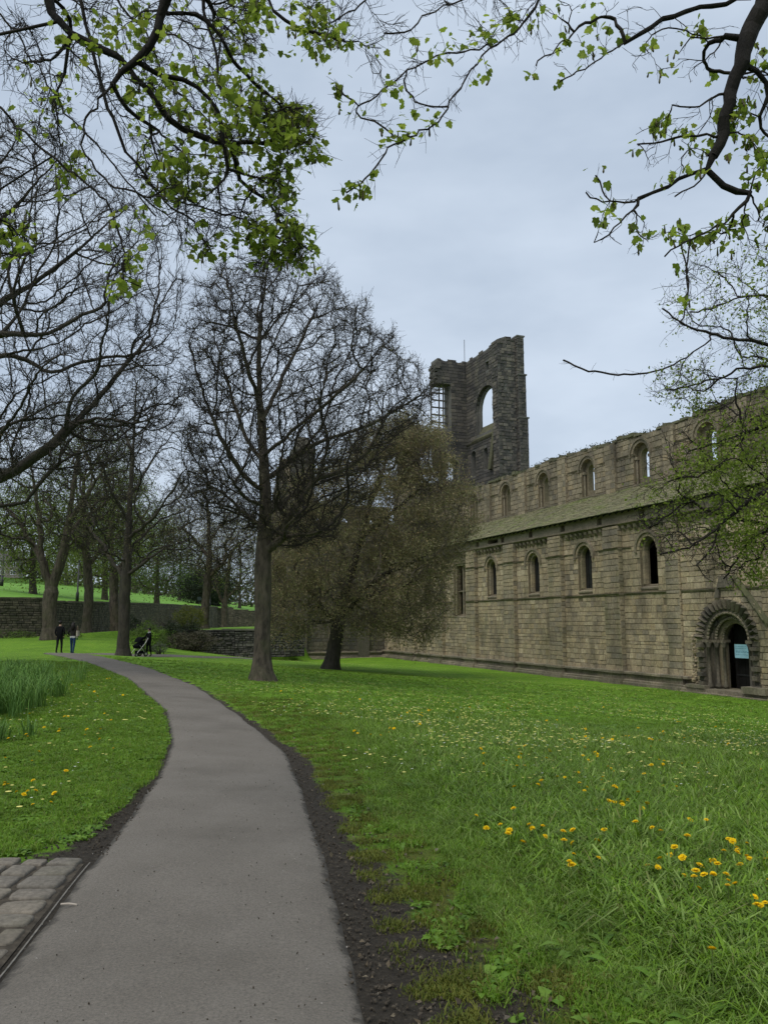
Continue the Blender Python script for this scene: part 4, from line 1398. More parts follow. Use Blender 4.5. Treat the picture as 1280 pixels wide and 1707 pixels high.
def grow(trunk, limbs, targets, g, step=0.4, bf=0.35, jit=0.03):
    """join target points to a skeleton by a branch-length-weighted spanning tree"""
    pts, par, plen = [], [], []
    for li, line in enumerate([trunk] + list(limbs)):
        q = resample(line, step, g, jit * (.25 if li == 0 else 1))
        if li == 0:
            for k, p in enumerate(q):
                pts.append(p); par.append(k - 1 if k else -1)
                plen.append(0 if not k else plen[-1] + np.linalg.norm(p - pts[k - 1]))
        else:
            A = np.array(pts)
            j = int(np.argmin(np.linalg.norm(A - q[0], axis=1)))
            for k, p in enumerate(q):
                if k == 0 and np.linalg.norm(A[j] - p) < step * .5: continue
                pts.append(p); par.append(j)
                plen.append(plen[j] + np.linalg.norm(p - pts[j]))
                j = len(pts) - 1
    ns = len(pts)
    T = np.asarray(targets, float)
    n = len(T)
    K = np.array(pts); kl = np.array(plen)
    cost = np.full(n, 1e9); best = np.zeros(n, int)
    zlow = K[0][2]
    for i in range(ns):
        if i < ns * 0 + 1: continue
        d = np.linalg.norm(T - K[i], axis=1)
        c = d * 1.0 + bf * kl[i] * .25
        m = c < cost
        cost[m] = c[m]; best[m] = i
    done = np.zeros(n, bool)
    allp = np.concatenate([K, np.zeros((n, 3))]); alll = np.concatenate([kl, np.zeros(n)])
    parent = np.concatenate([np.array(par), np.zeros(n, int)])
    cw = cost.copy()
    for k in range(n):
        j = int(np.argmin(cw))
        i = ns + k
        b = best[j]
        allp[i] = T[j]; parent[i] = b
        alll[i] = alll[b] + np.linalg.norm(T[j] - allp[b])
        cw[j] = 1e12
        done[j] = True
        d = np.linalg.norm(T - T[j], axis=1)
        c = d + bf * alll[i] * .25
        m = (c < cost) & ~done
        cost[m] = c[m]; best[m] = i; cw[m] = c[m]
    return allp, parent, ns


def tubes(P0, P1, r0, r1, T0, T1, sides, wob=0.0):
    ref = np.array([0.83, 0.52, 0.11])
    ang = 2 * np.pi * np.arange(sides) / sides
    ca, sa = np.cos(ang)[None, :, None], np.sin(ang)[None, :, None]

    def rg(P, r, T):
        T = T / (np.linalg.norm(T, axis=1)[:, None] + 1e-9)
        a = np.cross(T, ref); a /= np.linalg.norm(a, axis=1)[:, None] + 1e-9
        b = np.cross(T, a)
        rr = r[:, None, None] * np.ones((1, sides, 1))
        if wob:
            ph = (P[:, 0] * 3.1 + P[:, 1] * 1.7)[:, None]
            rr = rr * (1 + wob * (np.sin(3 * ang[None] + P[:, 2:3] * .9 + 1) + .6 * np.sin(5 * ang[None] + P[:, 2:3] * 2.3)))[..., None]
        return P[:, None, :] + rr * (ca * a[:, None, :] + sa * b[:, None, :])
    V = np.stack([rg(P0, r0, T0), rg(P1, r1, T1)], 1)
    E = len(P0)
    k = np.arange(sides)
    base = (np.arange(E) * 2 * sides)[:, None]
    F = np.stack([base + k, base + (k + 1) % sides, base + sides + (k + 1) % sides, base + sides + k], -1).reshape(-1, 4)
    return V.reshape(-1, 3), F


def branch_mesh(root, allp, parent, ns, R0, rtip, g, trunk_cut=0.05, flare=0.55, rmin=0.0, smooth=2, bark=None, twig=None, twigs=2, tl=0.45, tr=0.006, up=0.25, expo=None, base_z=None, sub=True, trunk_n=0, Rtr=0, skel=0.0):
    """two mesh parts: trunk (thick wood) and crown (twigs); returns twig tip points and directions"""
    n = len(allp)
    P = allp.copy()
    kids = [[] for _ in range(n)]
    for i in range(1, n): kids[parent[i]].append(i)
    cnt = np.zeros(n)
    for i in range(n - 1, -1, -1):
        if not kids[i]: cnt[i] += 1
        if parent[i] >= 0: cnt[parent[i]] += cnt[i]
    pw = math.log(R0 / rtip) / math.log(max(cnt[0], 3)) if expo is None else expo
    r = np.maximum(rtip * cnt ** pw, rmin)
    if skel: r[:ns] = np.maximum(r[:ns], skel)
    if trunk_n: r[:trunk_n] = np.maximum(r[:trunk_n], np.linspace(Rtr, R0, trunk_n))
    main = np.full(n, -1)
    for i in range(n):
        if kids[i]: main[i] = max(kids[i], key=lambda k: cnt[k])
    for _ in range(smooth):
        Q = P.copy()
        ii = np.array([i for i in range(1, n) if main[i] >= 0])
        if len(ii):
            Q[ii] = .55 * P[ii] + .25 * P[parent[ii]] + .2 * P[main[ii]]
        Q[:min(ns, n)] = P[:min(ns, n)]
        P = Q
    idx = np.arange(1, n)
    p = parent[idx]
    # tangent at each node
    T = np.zeros((n, 3))
    hasm = main >= 0
    T[idx] = P[idx] - P[p]
    nrm = np.linalg.norm(T, axis=1)[:, None] + 1e-9
    T = T / nrm
    T2 = T.copy()
    mi = np.where(hasm)[0]
    T2[mi] = T[mi] + T[main[mi]]
    T2[0] = T[main[0]] if main[0] >= 0 else np.array([0, 0, 1])
    cont = main[p] == idx
    T0 = np.where(cont[:, None], T2[p], T[idx])
    r0 = np.where(cont, r[p], np.minimum(r[p] * .85, r[idx] * 1.25))
    r1 = r[idx]
    zb = P[0][2] + .4
    fl = lambda Pz, rr: rr * np.where(rr > R0 * .6, 1 + flare * np.exp(-np.maximum(Pz - zb, 0) / (R0 * 1.3)), 1)
    a0, a1 = fl(P[p][:, 2], r0), fl(P[idx][:, 2], r1)
    thick = r1 > trunk_cut
    out = []
    for nm, sel, mt in (('trunk', thick, bark or M_BARK), ('crown', ~thick, twig or M_TWIG)):
        if not sel.any(): continue
        q, s_ = idx[sel], p[sel]
        Vs, Fs, nv = [], [], 0
        rr1 = a1[sel]
        A0, A1, TT0, TT1, P0, P1 = a0[sel], a1[sel], T0[sel], T2[q], P[s_], P[q]
        if sub and nm == 'crown':
            mid = (P0 + P1) / 2 + g.normal(0, 1, P0.shape) * (np.linalg.norm(P1 - P0, axis=1) * .07)[:, None]
            tm = P1 - P0
            rm = (A0 + A1) / 2
            P0, P1, A0, A1, TT0, TT1 = np.concatenate([P0, mid]), np.concatenate([mid, P1]), np.concatenate([A0, rm]), np.concatenate([rm, A1]), np.concatenate([TT0, tm]), np.concatenate([tm, TT1])
        bins = [(0, .012, 3), (.012, .04, 4), (.04, .12, 7), (.12, 9, 14)]
        for lo, hi, sd_ in bins:
            k = (A1 >= lo) & (A1 < hi)
            if not k.any(): continue
            v, f = tubes(P0[k], P1[k], A0[k], A1[k], TT0[k], TT1[k], sd_, (.09 if sd_ > 7 else .06) if sd_ >= 7 else 0)
            Vs.append(v); Fs.append(f + nv); nv += len(v)
        if nm == 'crown' and twigs:
            cand = idx[r[idx] < max(trunk_cut * .6, rtip * 4)]
            cand = np.repeat(cand, twigs)
            B = P[cand] + (P[parent[cand]] - P[cand]) * g.random((len(cand), 1)) * .8
            dr = T[cand] + g.normal(0, .65, (len(cand), 3)) + np.array([0, 0, up])
            dr /= np.linalg.norm(dr, axis=1)[:, None] + 1e-9
            ln = tl * g.uniform(.4, 1.2, len(cand))[:, None]
            M1 = B + dr * ln * .5
            d2 = dr + g.normal(0, .35, dr.shape) + np.array([0, 0, up * .6])
            d2 /= np.linalg.norm(d2, axis=1)[:, None] + 1e-9
            M2 = M1 + d2 * ln * .5
            # side spurs
            d3 = dr + g.normal(0, .8, dr.shape); d3 /= np.linalg.norm(d3, axis=1)[:, None] + 1e-9
            M3 = M1 + d3 * ln * .35
            o = np.ones(len(cand))
            for (a, b, ra, rb) in ((B, M1, tr, tr * .8), (M1, M2, tr * .8, tr * .5), (M1, M3, tr * .7, tr * .45)):
                v, f = tubes(a, b, o * ra, o * rb, b - a, b - a, 3)
                Vs.append(v); Fs.append(f + nv); nv += len(v)
            out = [np.concatenate([M2, M3]), np.concatenate([d2, d3])]
        o_ = link(nm, mesh_np(nm, np.concatenate(Vs) - np.array(root.location), np.concatenate(Fs), True), root, mt)
        if nm == 'crown': o_['kind'] = 'stuff'
    tips = np.array([i for i in range(n) if not kids[i]])
    return P, r, tips, T, out


def rand_rot(n, g, flat=0.0):
    q = g.normal(0, 1, (n, 4)); q /= np.linalg.norm(q, axis=1)[:, None]
    w, x, y, z = q.T
    return np.stack([np.stack([1 - 2 * (y * y + z * z), 2 * (x * y - z * w), 2 * (x * z + y * w)], -1),
                     np.stack([2 * (x * y + z * w), 1 - 2 * (x * x + z * z), 2 * (y * z - x * w)], -1),
                     np.stack([2 * (x * z - y * w), 2 * (y * z + x * w), 1 - 2 * (x * x + y * y)], -1)], 1)


DIAMOND = (np.array([(0, 0, 0), (.32, .45, .08), (0, 1, 0), (-.32, .45, .08)]), np.array([(0, 1, 2), (0, 2, 3)]))
_ml = [(0, 0), (.18, -.10), (.42, -.04), (.40, .16), (.54, .44), (.33, .52), (.27, .74), (0, 1.0), (-.27, .74), (-.33, .52), (-.54, .44), (-.40, .16), (-.42, -.04), (-.18, -.10)]
MAPLE = (np.array([(x, y, -.25 * x * x + .10 * abs(x) - .22 * max(0, y - .3) ** 2) for x, y in _ml] + [(0, .3, .02)]),
         np.array([(14, k, (k + 1) % 14) for k in range(14)]))


def leaves_np(C, size, g, shape=DIAMOND, rot=None):
    n = len(C)
    lv, lf = shape
    Rm = rand_rot(n, g) if rot is None else rot
    sz = (size * g.uniform(.55, 1.25, n))[:, None, None]
    V = np.einsum('nij,kj->nki', Rm, lv) * sz + C[:, None, :]
    F = (lf[None] + (np.arange(n) * len(lv))[:, None, None]).reshape(-1, lf.shape[1])
    return V.reshape(-1, 3), F


def foliage(root, C, size, g, mat, name='foliage', shape=DIAMOND, rot=None):
    v, f = leaves_np(C, size, g, shape, rot)
    o = link(name, mesh_np(name, v - np.array(root.location), f, shape is MAPLE), root, mat)
    o['kind'] = 'stuff'
    return o


def P_(pts, Y):
    """polyline of (px, py[, dY])"""
    return np.array([at(q[0], q[1], Y + (q[2] if len(q) > 2 else 0)) for q in pts])


def ground_at(px, Y):
    x = (px - 640) / FOC * Y / math.cos(PITCH) * 1.0
    # horizontal direction for a point near the horizon
    d = at(px, 1060, Y)
    return np.array([d[0], Y, float(H(d[0], Y))])


def tree(name, label, basepx, Y, trunk, limbs, poly, hd, n, seed, R0, group=None, base=None, rtip=0.008, leaf=None, bark=None, twig=None, bf=.35, step=.4, twigs=2, tl=.45, tr=.006, jit=.05, power=.8, trunk_cut=.05, up=.25, smooth=2, cluster=None, polys=None, flare=.55, sub=True, clump=0, clumpT=0):
    g = np.random.default_rng(seed)
    b = ground_at(basepx, Y) if base is None else np.array(base, float)
    root = empty(name, tuple(b))
    tag(root, label, 'tree', group)
    tl_ = np.concatenate([[b - np.array([0, 0, .4]), b + np.array([0, 0, .1])], P_(trunk, Y)])
    lm = [P_(q, Y) for q in limbs]
    T = crown_pts(poly, Y, hd, n, g, power)
    if polys:
        for (pp, yy_, hh, nn_) in polys: T = np.concatenate([T, crown_pts(pp, yy_, hh, nn_, g, power)])
    if clumpT:
        cv = np.zeros(len(T))
        for _ in range(9):
            a_ = g.normal(0, 1, 3); a_ /= np.linalg.norm(a_)
            cv += np.sin(T @ a_ * g.uniform(1.2, 3.6) + g.uniform(0, 6))
        T = T[g.random(len(T)) < np.clip(.72 + cv * .22 * clumpT, .12, 1)]
    T = T[T[:, 2] > b[2] + 1.2]
    allp, par, ns = grow(tl_, lm, T, g, step, bf, jit)
    P, r, tips, Tn, tw = branch_mesh(root, allp, par, ns, R0, rtip, g, bark=bark, twig=twig, twigs=twigs, tl=tl, tr=tr, trunk_cut=trunk_cut, up=up, smooth=smooth, flare=flare, sub=sub)
    if leaf:
        mat, size, cnt_, spread = leaf
        src = tw[0] if tw else P[tips]
        if clump:
            cv = np.zeros(len(src))
            for _ in range(8):
                a_ = g.normal(0, 1, 3); a_ /= np.linalg.norm(a_)
                cv += np.sin(src @ a_ * g.uniform(1.4, 4.2) + g.uniform(0, 6))
            wt = np.clip(.5 + cv * .28 * clump, .04, None); k = g.choice(len(src), cnt_, p=wt / wt.sum())
        else:
            k = g.integers(0, len(src), cnt_)
        C = src[k] + g.normal(0, spread, (cnt_, 3))
        foliage(root, C, size, g, mat)
    return root, P, r, tips, Tn, tw, g


# the bare tree in the middle of the lawn
tree('bare_tree', 'tall bare tree with stout flared trunk standing on the lawn beside the path', 437, 27.0,
     [(437, 1080), (438, 1000), (440, 930), (442, 880), (443, 830), (440, 780, .2), (437, 720, .2), (432, 640, .3), (432, 560, .2), (438, 500), (446, 450)],
     [[(443, 820), (410, 800, -.5), (388, 770, -.9), (372, 735, -1.2), (352, 690, -1.5), (330, 640, -1.6), (322, 590, -1.6)],
      [(440, 770), (412, 735, .9), (392, 680, 1.4), (372, 610, 1.8), (352, 540, 2), (345, 490, 2.1)],
      [(440, 760), (470, 735, -.6), (510, 700, -1), (560, 660, -1.4), (610, 610, -1.7), (640, 575, -1.8)],
      [(441, 800), (480, 770, .5), (530, 735, .9), (590, 720, 1.2), (650, 690, 1.4), (700, 660, 1.6)],
      [(438, 700), (462, 650, .8), (490, 590, 1.3), (520, 530, 1.7), (545, 480, 1.9)],
      [(435, 680), (415, 620, -.8), (398, 560, -1.3), (385, 500, -1.6)],
      [(434, 620), (462, 560, -.7), (485, 510, -1.1), (500, 460, -1.3)],
      [(443, 925), (452, 905, -.3), (480, 893, -.8), (520, 890, -1.4), (560, 880, -2.0)],
      [(443, 905), (460, 880, .8), (500, 860, 1.6), (560, 830, 2.4)],
      [(442, 860), (480, 830, 1.4), (540, 800, 2.2), (610, 785, 2.8)],
      [(441, 880), (400, 850, 1.0), (360, 840, 1.8), (330, 830, 2.4)],
      [(442, 845), (405, 830, -1.4), (380, 790, -2.4), (355, 750, -3.0)]],
     [(298, 545), (318, 520), (322, 462), (352, 470), (365, 432), (410, 446), (432, 420), (470, 432), (500, 418), (520, 450), (556, 446), (580, 505), (612, 498), (622, 548), (662, 552), (668, 592), (708, 605), (700, 632), (742, 650), (712, 676), (720, 700), (660, 730), (668, 765), (620, 790), (625, 830), (580, 850), (560, 905), (480, 920), (400, 880), (345, 875), (330, 840), (290, 800), (318, 770), (298, 720), (330, 690), (300, 640), (318, 600)],
     3.9, 8200, 101, 0.265, rtip=.0085, jit=.02, smooth=4, leaf=(LEAF_BUD, .06, 9000, .03), tl=.5, tr=.007, bf=.75, step=.35, twigs=3, clumpT=.7, flare=1.0)

# the bronze budding tree by the transept
tree('bronze_tree', 'short leaning tree with a dense crown of bronze young leaves before the transept', 550, 42.0,
     [(553, 1100), (558, 1070), (563, 1040), (568, 1010), (585, 960), (600, 900), (615, 840), (640, 780)],
     [[(563, 1040), (520, 990, -1), (490, 950, -1.5)], [(568, 1010), (640, 960, 1), (700, 930, 1.6), (750, 910, 2)],
      [(565, 1020), (620, 990, -1.5), (680, 975, -2.4)], [(585, 960), (560, 890, 1), (540, 820, 1.4)], [(600, 900), (670, 840, -1), (730, 790, -1.5)]],
     [(455, 900), (470, 850), (520, 790), (580, 745), (630, 710), (690, 703), (728, 725), (750, 765), (785, 835), (782, 900), (752, 935), (740, 980), (735, 1030), (718, 1060), (680, 1068), (620, 1052), (575, 1045), (530, 1045), (490, 1060), (450, 1050), (445, 980)],
     4.8, 4200, 102, 0.34, twig=M_TWIGB, leaf=(LEAF_BRZ, .105, 112000, .2), tl=.85, tr=.008, bf=.3, bark=M_BARKD, twigs=3, up=-.15, clump=.9, clumpT=.8,
     polys=[([(430, 880), (480, 800), (560, 730), (660, 690), (735, 722), (798, 840), (790, 915), (755, 950), (745, 1050), (700, 1075), (590, 1040), (500, 1060), (440, 1000)], 42.0, 5.2, 700), ([(590, 735), (640, 700), (695, 692), (730, 715), (755, 780), (750, 830), (620, 800)], 42.0, 3.4, 650)])

# the large tree that leans in from the left edge
tree('spreading_tree', 'huge bare tree reaching in from the left edge with sweeping limbs', -300, 27.0,
     [(-300, 1050), (-298, 1000), (-290, 900), (-270, 800), (-240, 700), (-200, 600), (-180, 480)],
     [[(-290, 900), (-170, 850, -1), (-60, 825, -1.4), (0, 795, -1.5), (55, 768, -1.4), (110, 722, -1.2), (150, 680, -1), (200, 620, -.6), (250, 560, 0)],
      [(-260, 760), (-150, 690, .8), (-60, 640, 1.2), (0, 585, 1.4), (50, 600, 1.6), (85, 628, 1.6), (140, 600, 1.8), (230, 590, 2)],
      [(-240, 700), (-120, 610, -1.6), (0, 555, -2), (80, 560, -2.2), (150, 520, -2.2), (230, 470, -2.2)],
      [(-220, 650), (-100, 570, 1.5), (0, 505, 2), (70, 465, 2.2), (150, 400, 2.3), (220, 340, 2.4)],
      [(-200, 600), (-100, 470, -.5), (-30, 400, -.8), (40, 330, -1), (100, 260, -1.2)],
      [(-190, 520), (-130, 400, 1.5), (-60, 300, 2), (0, 230, 2.2)],
      [(-280, 850), (-150, 770, 2), (-40, 730, 3), (40, 700, 3.4), (130, 690, 3.6), (250, 690, 3.8)],
      [(-170, 850), (-40, 850, 1), (60, 835, 2), (140, 830, 2.5), (220, 830, 3)]],
     [(-300, 220), (-150, 160), (0, 180), (70, 200), (140, 265), (220, 330), (285, 400), (315, 470), (305, 560), (325, 640), (310, 700), (270, 750), (190, 790), (100, 800), (0, 810), (-150, 850), (-350, 850), (-420, 500)],
     5.0, 8600, 103, 0.52, twigs=3, tl=.6, tr=.0075, clumpT=.5, rtip=.0095, jit=.025, smooth=4, bf=.75, twig=M_TWIG, bark=M_BARKD, up=.3, leaf=(LEAF_BUD, .05, 5000, .03))

# trees along the boundary wall
tree('twin_trunk_tree', 'large tree with trunk forking in two before the boundary wall', 84, 56.0,
     [(84, 1040), (84, 1010), (88, 975), (100, 945), (108, 910), (116, 870), (122, 820), (130, 760)],
     [[(86, 985), (75, 950), (70, 915), (66, 870), (60, 820), (50, 770)], [(72, 940), (50, 900, 1), (25, 860, 1.5), (0, 840, 2)], [(116, 870), (150, 820, -1), (180, 770, -1.5), (210, 730, -2)], [(108, 910), (130, 870, 1.5), (175, 840, 2)]],
     [(-60, 860), (-40, 760), (20, 690), (100, 650), (180, 670), (230, 730), (240, 810), (200, 880), (140, 920), (60, 910), (0, 920)],
     5.0, 2000, 104, 0.46, leaf=(LEAF_MID, .10, 8000, .15), twigs=2, tl=.9, tr=.011, rtip=.011, group='trees along the boundary wall')
tree('wall_tree', 'straight grey trunked tree just right of the walking couple', 144, 62.0,
     [(146, 1030), (150, 1000), (147, 960), (143, 920), (140, 870), (140, 800)],
     [[(147, 950), (170, 910, 1), (200, 870, 2)], [(143, 920), (115, 880, -1), (90, 850, -2)]],
     [(60, 860), (80, 760), (130, 700), (200, 720), (240, 800), (230, 880), (180, 930), (100, 920)],
     4.0, 1100, 105, 0.33, leaf=(LEAF_MID, .14, 12000, .2), twigs=2, tl=.9, tr=.012, rtip=.012, group='trees along the boundary wall')
tree('wall_tree', 'slim trunked tree seen against the receding boundary wall behind the nearer dark trunk', 192, 78.0,
     [(192, 1030), (191, 1000), (190, 960), (186, 910), (190, 850)],
     [[(190, 960), (215, 920), (240, 890)], [(190, 940), (165, 900), (150, 870)]],
     [(120, 900), (140, 820), (190, 780), (250, 800), (280, 870), (270, 930), (220, 960), (150, 950)],
     4.5, 1000, 106, 0.42, leaf=(LEAF_MID, .16, 12000, .25), twigs=2, tl=1.0, tr=.014, rtip=.014, group='trees along the boundary wall')
tree('dark_trunk_tree', 'dark trunked bare tree beside the path, right of the walking couple', 206, 45.0,
     [(206, 1070), (207, 1040), (208, 1000), (211, 965), (212, 930), (214, 880), (218, 820), (222, 760), (225, 700), (228, 640)],
     [[(212, 960), (235, 945, -.5), (258, 925, -1), (275, 910, -1.3), (290, 905, -1.5)], [(211, 965), (190, 940, .5), (170, 905, 1), (150, 880, 1.5)], [(212, 925), (240, 890, 1), (280, 860, 2), (310, 850, 2.5)],
      [(214, 870), (185, 820, -1), (165, 760, -2)], [(216, 830), (250, 770, 1), (290, 720, 2)], [(222, 750), (190, 690, 1), (180, 640, 1.4)], [(213, 900), (260, 860, -1.5), (300, 800, -2.5), (320, 760, -3)], [(212, 935), (180, 920, -1.5), (140, 900, -2.5)]],
     [(120, 880), (130, 780), (150, 680), (180, 610), (235, 590), (290, 640), (330, 720), (350, 800), (345, 870), (320, 930), (270, 950), (200, 930), (150, 930)],
     4.5, 2600, 107, 0.30, clumpT=.6, leaf=(LEAF_BUD, .08, 8000, .06), twigs=2, tl=.75, tr=.008, rtip=.008, bark=M_BARKD)
tree('leaning_tree', 'pale slightly leaning trunk above the dry stone retaining wall', 341, 78.0,
     [(342, 1020), (345, 990), (347, 960), (350, 920), (348, 870), (345, 830)],
     [[(347, 965), (370, 940), (390, 915)], [(349, 930), (325, 900), (305, 880)], [(350, 900), (380, 860, 1), (400, 830, 2)]],
     [(270, 880), (290, 810), (340, 770), (400, 790), (430, 850), (430, 920), (390, 960), (320, 950), (280, 930)],
     4.5, 1500, 108, 0.38, base=(*at(340, 1047, 78)[:2], .95), leaf=(LEAF_BRZ, .12, 9000, .2), twigs=3, tl=.9, tr=.012, rtip=.012)
tree('forked_tree', 'small forked tree on the terrace lawn below the far wall', 375, 108.0,
     [(375, 1030), (375, 1010), (377, 990), (380, 960), (385, 920)],
     [[(375, 1012), (365, 990), (358, 965), (350, 940)], [(376, 1000), (392, 985), (405, 965)]],
     [(320, 950), (340, 890), (380, 860), (430, 880), (440, 950), (420, 990), (350, 985)],
     5, 1000, 109, 0.42, base=(*at(375, 1044, 108)[:2], .55), leaf=(LEAF_MID, .16, 5000, .3), tl=1.1, tr=.016, rtip=.016)


# leafy trees and an evergreen beyond the wall, on the field
def far_tree(name, label, px, Y, top, halfw, low, seed, mat, size, cnt, R0=.35, twigm=None, nb=420, grp='trees on the field beyond the wall'):
    d = at(px, 1000, Y)
    b = np.array([d[0], Y, float(field_h(d[0], Y)) - .1])
    g = np.random.default_rng(seed)
    poly = []
    for k in range(14):
        a = 2 * math.pi * k / 14
        poly.append((px + halfw * math.cos(a) * g.uniform(.8, 1.12), (top + low) / 2 - (low - top) / 2 * math.sin(a) * g.uniform(.85, 1.1)))
    tree(name, label, px, Y, [(px, (low + top) / 2 + (low - top) * .3), (px + 2, (low + top) / 2)], [], poly, halfw * Y / FOC, nb, seed, R0, base=b,
         leaf=(mat, size * .9, int(cnt * 2.2), size * 3), tl=1.6, tr=.02, rtip=.02, group=grp, twigs=2, bf=.3, step=.8, sub=False)


far_tree('park_tree', 'fresh green tree on the field, leftmost beyond the wall', 55, 90, 815, 70, 972, 201, LEAF_MID, .26, 7000)
far_tree('park_tree', 'fresh green tree on the field behind the straight grey trunk', 175, 105, 830, 72, 980, 202, LEAF_MID, .26, 6000)
far_tree('park_tree', 'olive green tree on the field behind the shrubs', 262, 120, 860, 62, 995, 203, LEAF_SHR, .28, 5500)
far_tree('evergreen_tree', 'low dark evergreen on the field behind the retaining wall', 330, 185, 955, 34, 1004, 204, LEAF_EVG, .4, 6000)
far_tree('evergreen_tree', 'dark evergreen with a short thick trunk between the two terrace trees', 358, 190, 958, 28, 1004, 205, LEAF_EVG, .4, 5000, R0=.9)
far_tree('park_tree', 'bare brown tree on the skyline left of the tall bare tree', 400, 200, 850, 66, 1005, 206, LEAF_BUD, .3, 5000)
far_tree('park_tree', 'bare brown tree on the skyline behind the shrub bank', 300, 210, 840, 66, 1005, 207, LEAF_BUD, .3, 5000)
far_tree('park_tree', 'pale green tree at the top of the field near the left edge', 110, 230, 905, 60, 972, 208, LEAF_MID, .4, 4500)
far_tree('park_tree', 'brown tree at the top of the field by the left houses', 20, 260, 880, 50, 965, 209, LEAF_BUD, .4, 4000)
far_tree('park_tree', 'brown tree at the top of the field right of the slim trunk', 225, 250, 880, 60, 990, 210, LEAF_BUD, .4, 4500)
# ------------------------------------------------------------------ overhanging sycamore and the right-hand trees
def leaf_objects(root, C, rots, sizes, mat, maxn, seed, stuff_name='foliage'):
    """the largest-looking leaves singly, the others as one mass"""
    g = np.random.default_rng(seed)
    protos = []
    for k in range(5):
        v, f = MAPLE[0].copy(), MAPLE[1]
        v[:, 2] += g.normal(0, .05, len(v)) - g.uniform(0, .5) * v[:, 0] ** 2 - g.uniform(0, .4) * v[:, 1] ** 2
        v[:, 0] *= g.uniform(.85, 1.1)
        me = mesh_np('leaf', v, f, True)
        me.materials.append(mat)
        protos.append(me)
    dist = np.linalg.norm(C - np.array([0, 0, CAM_Z]), axis=1) / sizes
    # only those inside the view can show largest
    d = C - np.array([0, 0, CAM_Z])
    fw = d[:, 1] * math.cos(PITCH) + d[:, 2] * math.sin(PITCH)
    upc = -d[:, 1] * math.sin(PITCH) + d[:, 2] * math.cos(PITCH)
    ins = (fw > 0) & (np.abs(d[:, 0] / fw) < 640 / FOC) & (np.abs(upc / fw) < 853 / FOC)
    order = np.argsort(np.where(ins, dist, 1e6))
    pick = order[:min(maxn, int(ins.sum()))]
    restm = np.ones(len(C), bool); restm[pick] = False
    loc = np.array(root.location)
    for i in pick:
        o = bpy.data.objects.new('leaf', protos[int(g.integers(0, 5))])
        COL.objects.link(o)
        o.parent = root
        M4 = np.eye(4); M4[:3, :3] = rots[i] * sizes[i]; M4[:3, 3] = C[i] - loc
        o.matrix_local = Matrix(M4.tolist())
    C2, R2, s2 = C[restm], rots[restm], sizes[restm]
    if len(C2):
        V = np.einsum('nij,kj->nki', R2, MAPLE[0]) * s2[:, None, None] + C2[:, None, :]
        F = (MAPLE[1][None] + (np.arange(len(C2)) * len(MAPLE[0]))[:, None, None]).reshape(-1, 3)
        o = link(stuff_name, mesh_np(stuff_name, V.reshape(-1, 3) - loc, F, True), root, mat)
        o['kind'] = 'stuff'


def droop_rots(n, g, droop=.7):
    """leaf y axis points outward and down, blade roughly facing up"""
    az = g.uniform(0, 2 * np.pi, n)
    el = -g.uniform(.1, 1.25, n) * droop
    y = np.stack([np.cos(az) * np.cos(el), np.sin(az) * np.cos(el), np.sin(el)], -1)
    upv = np.array([0, 0, 1.0]) + g.normal(0, .35, (n, 3))
    x = np.cross(y, upv); x /= np.linalg.norm(x, axis=1)[:, None]
    z = np.cross(x, y)
    return np.stack([x, y, z], -1)


def over_tree(name, label, base, trunk, limbs, tgt, seed, R0, rtip, leafspec, catkin=0, twigs=1, tl=.2, tr=.003, bf=.35, step=.14, cut=.03, skel=.009):
    g = np.random.default_rng(seed)
    root = empty(name, tuple(base))
    tag(root, label, 'tree')
    allp, par, ns = grow(np.array(trunk), limbs, tgt, g, step, bf, .012)
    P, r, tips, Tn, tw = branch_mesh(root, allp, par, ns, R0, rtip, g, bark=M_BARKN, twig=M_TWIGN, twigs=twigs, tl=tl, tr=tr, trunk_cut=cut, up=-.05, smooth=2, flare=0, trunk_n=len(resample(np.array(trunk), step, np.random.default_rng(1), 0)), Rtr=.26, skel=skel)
    return root, P, r, tips, tw, g


# --- tree A: sycamore whose limbs hang over the path from behind the camera
bA = np.array([-4.2, -2.2, 0.0]); bA[2] = float(H(-4.2, -2.2))
trunkA = [bA - (0, 0, .1), (-4.2, -2.1, 2.0), (-4.1, -1.8, 4.0), (-3.8, -1.2, 5.6), (-3.4, -.3, 6.9), (-2.6, 1.2, 7.8), (-1.8, 2.6, 8.2)]
YL, YM = 6.0, 6.4


def top_of(limb, via):
    return [np.array(v, float) for v in via] + list(limb)


A1 = P_([(60, -60), (75, -10), (100, 40), (130, 65), (165, 76), (192, 82), (206, 108), (235, 130), (262, 168), (270, 200, .1), (300, 215, .2), (350, 232, .3), (400, 245, .3), (440, 240, .3)], YL)
A2 = P_([(300, -70), (278, 0), (268, 42), (248, 82), (205, 118), (168, 155), (138, 190), (129, 225), (140, 262), (165, 296), (195, 322), (240, 320), (280, 335, -.1)], YL - .3)
A3 = P_([(120, -70), (138, 0), (146, 60), (160, 120), (172, 160), (182, 200), (215, 248), (236, 292), (290, 335), (350, 352), (400, 362), (450, 385), (480, 408)], YL + .4)
A4 = P_([(180, -60), (190, 0), (250, 55), (262, 110), (300, 160), (350, 205), (400, 250), (450, 235), (500, 215), (525, 205)], YL + .7)
A5 = P_([(330, -60), (340, 0), (355, 90), (370, 150), (400, 190), (450, 180), (505, 180)], YL + .2)
A6 = P_([(-60, -30), (0, 20), (40, 70), (70, 130), (110, 180), (160, 240), (210, 300), (260, 360)], YL + 1.0)
A7 = P_([(-80, 120), (-20, 150), (40, 230), (90, 260), (130, 300), (190, 330), (200, 400), (206, 470)], YL - .2)
A8 = P_([(-120, 330), (-40, 340), (10, 360), (30, 390)], YL - .8)
A9 = P_([(430, -60), (440, 0), (480, 40), (530, 60), (575, 70)], YL + .5)
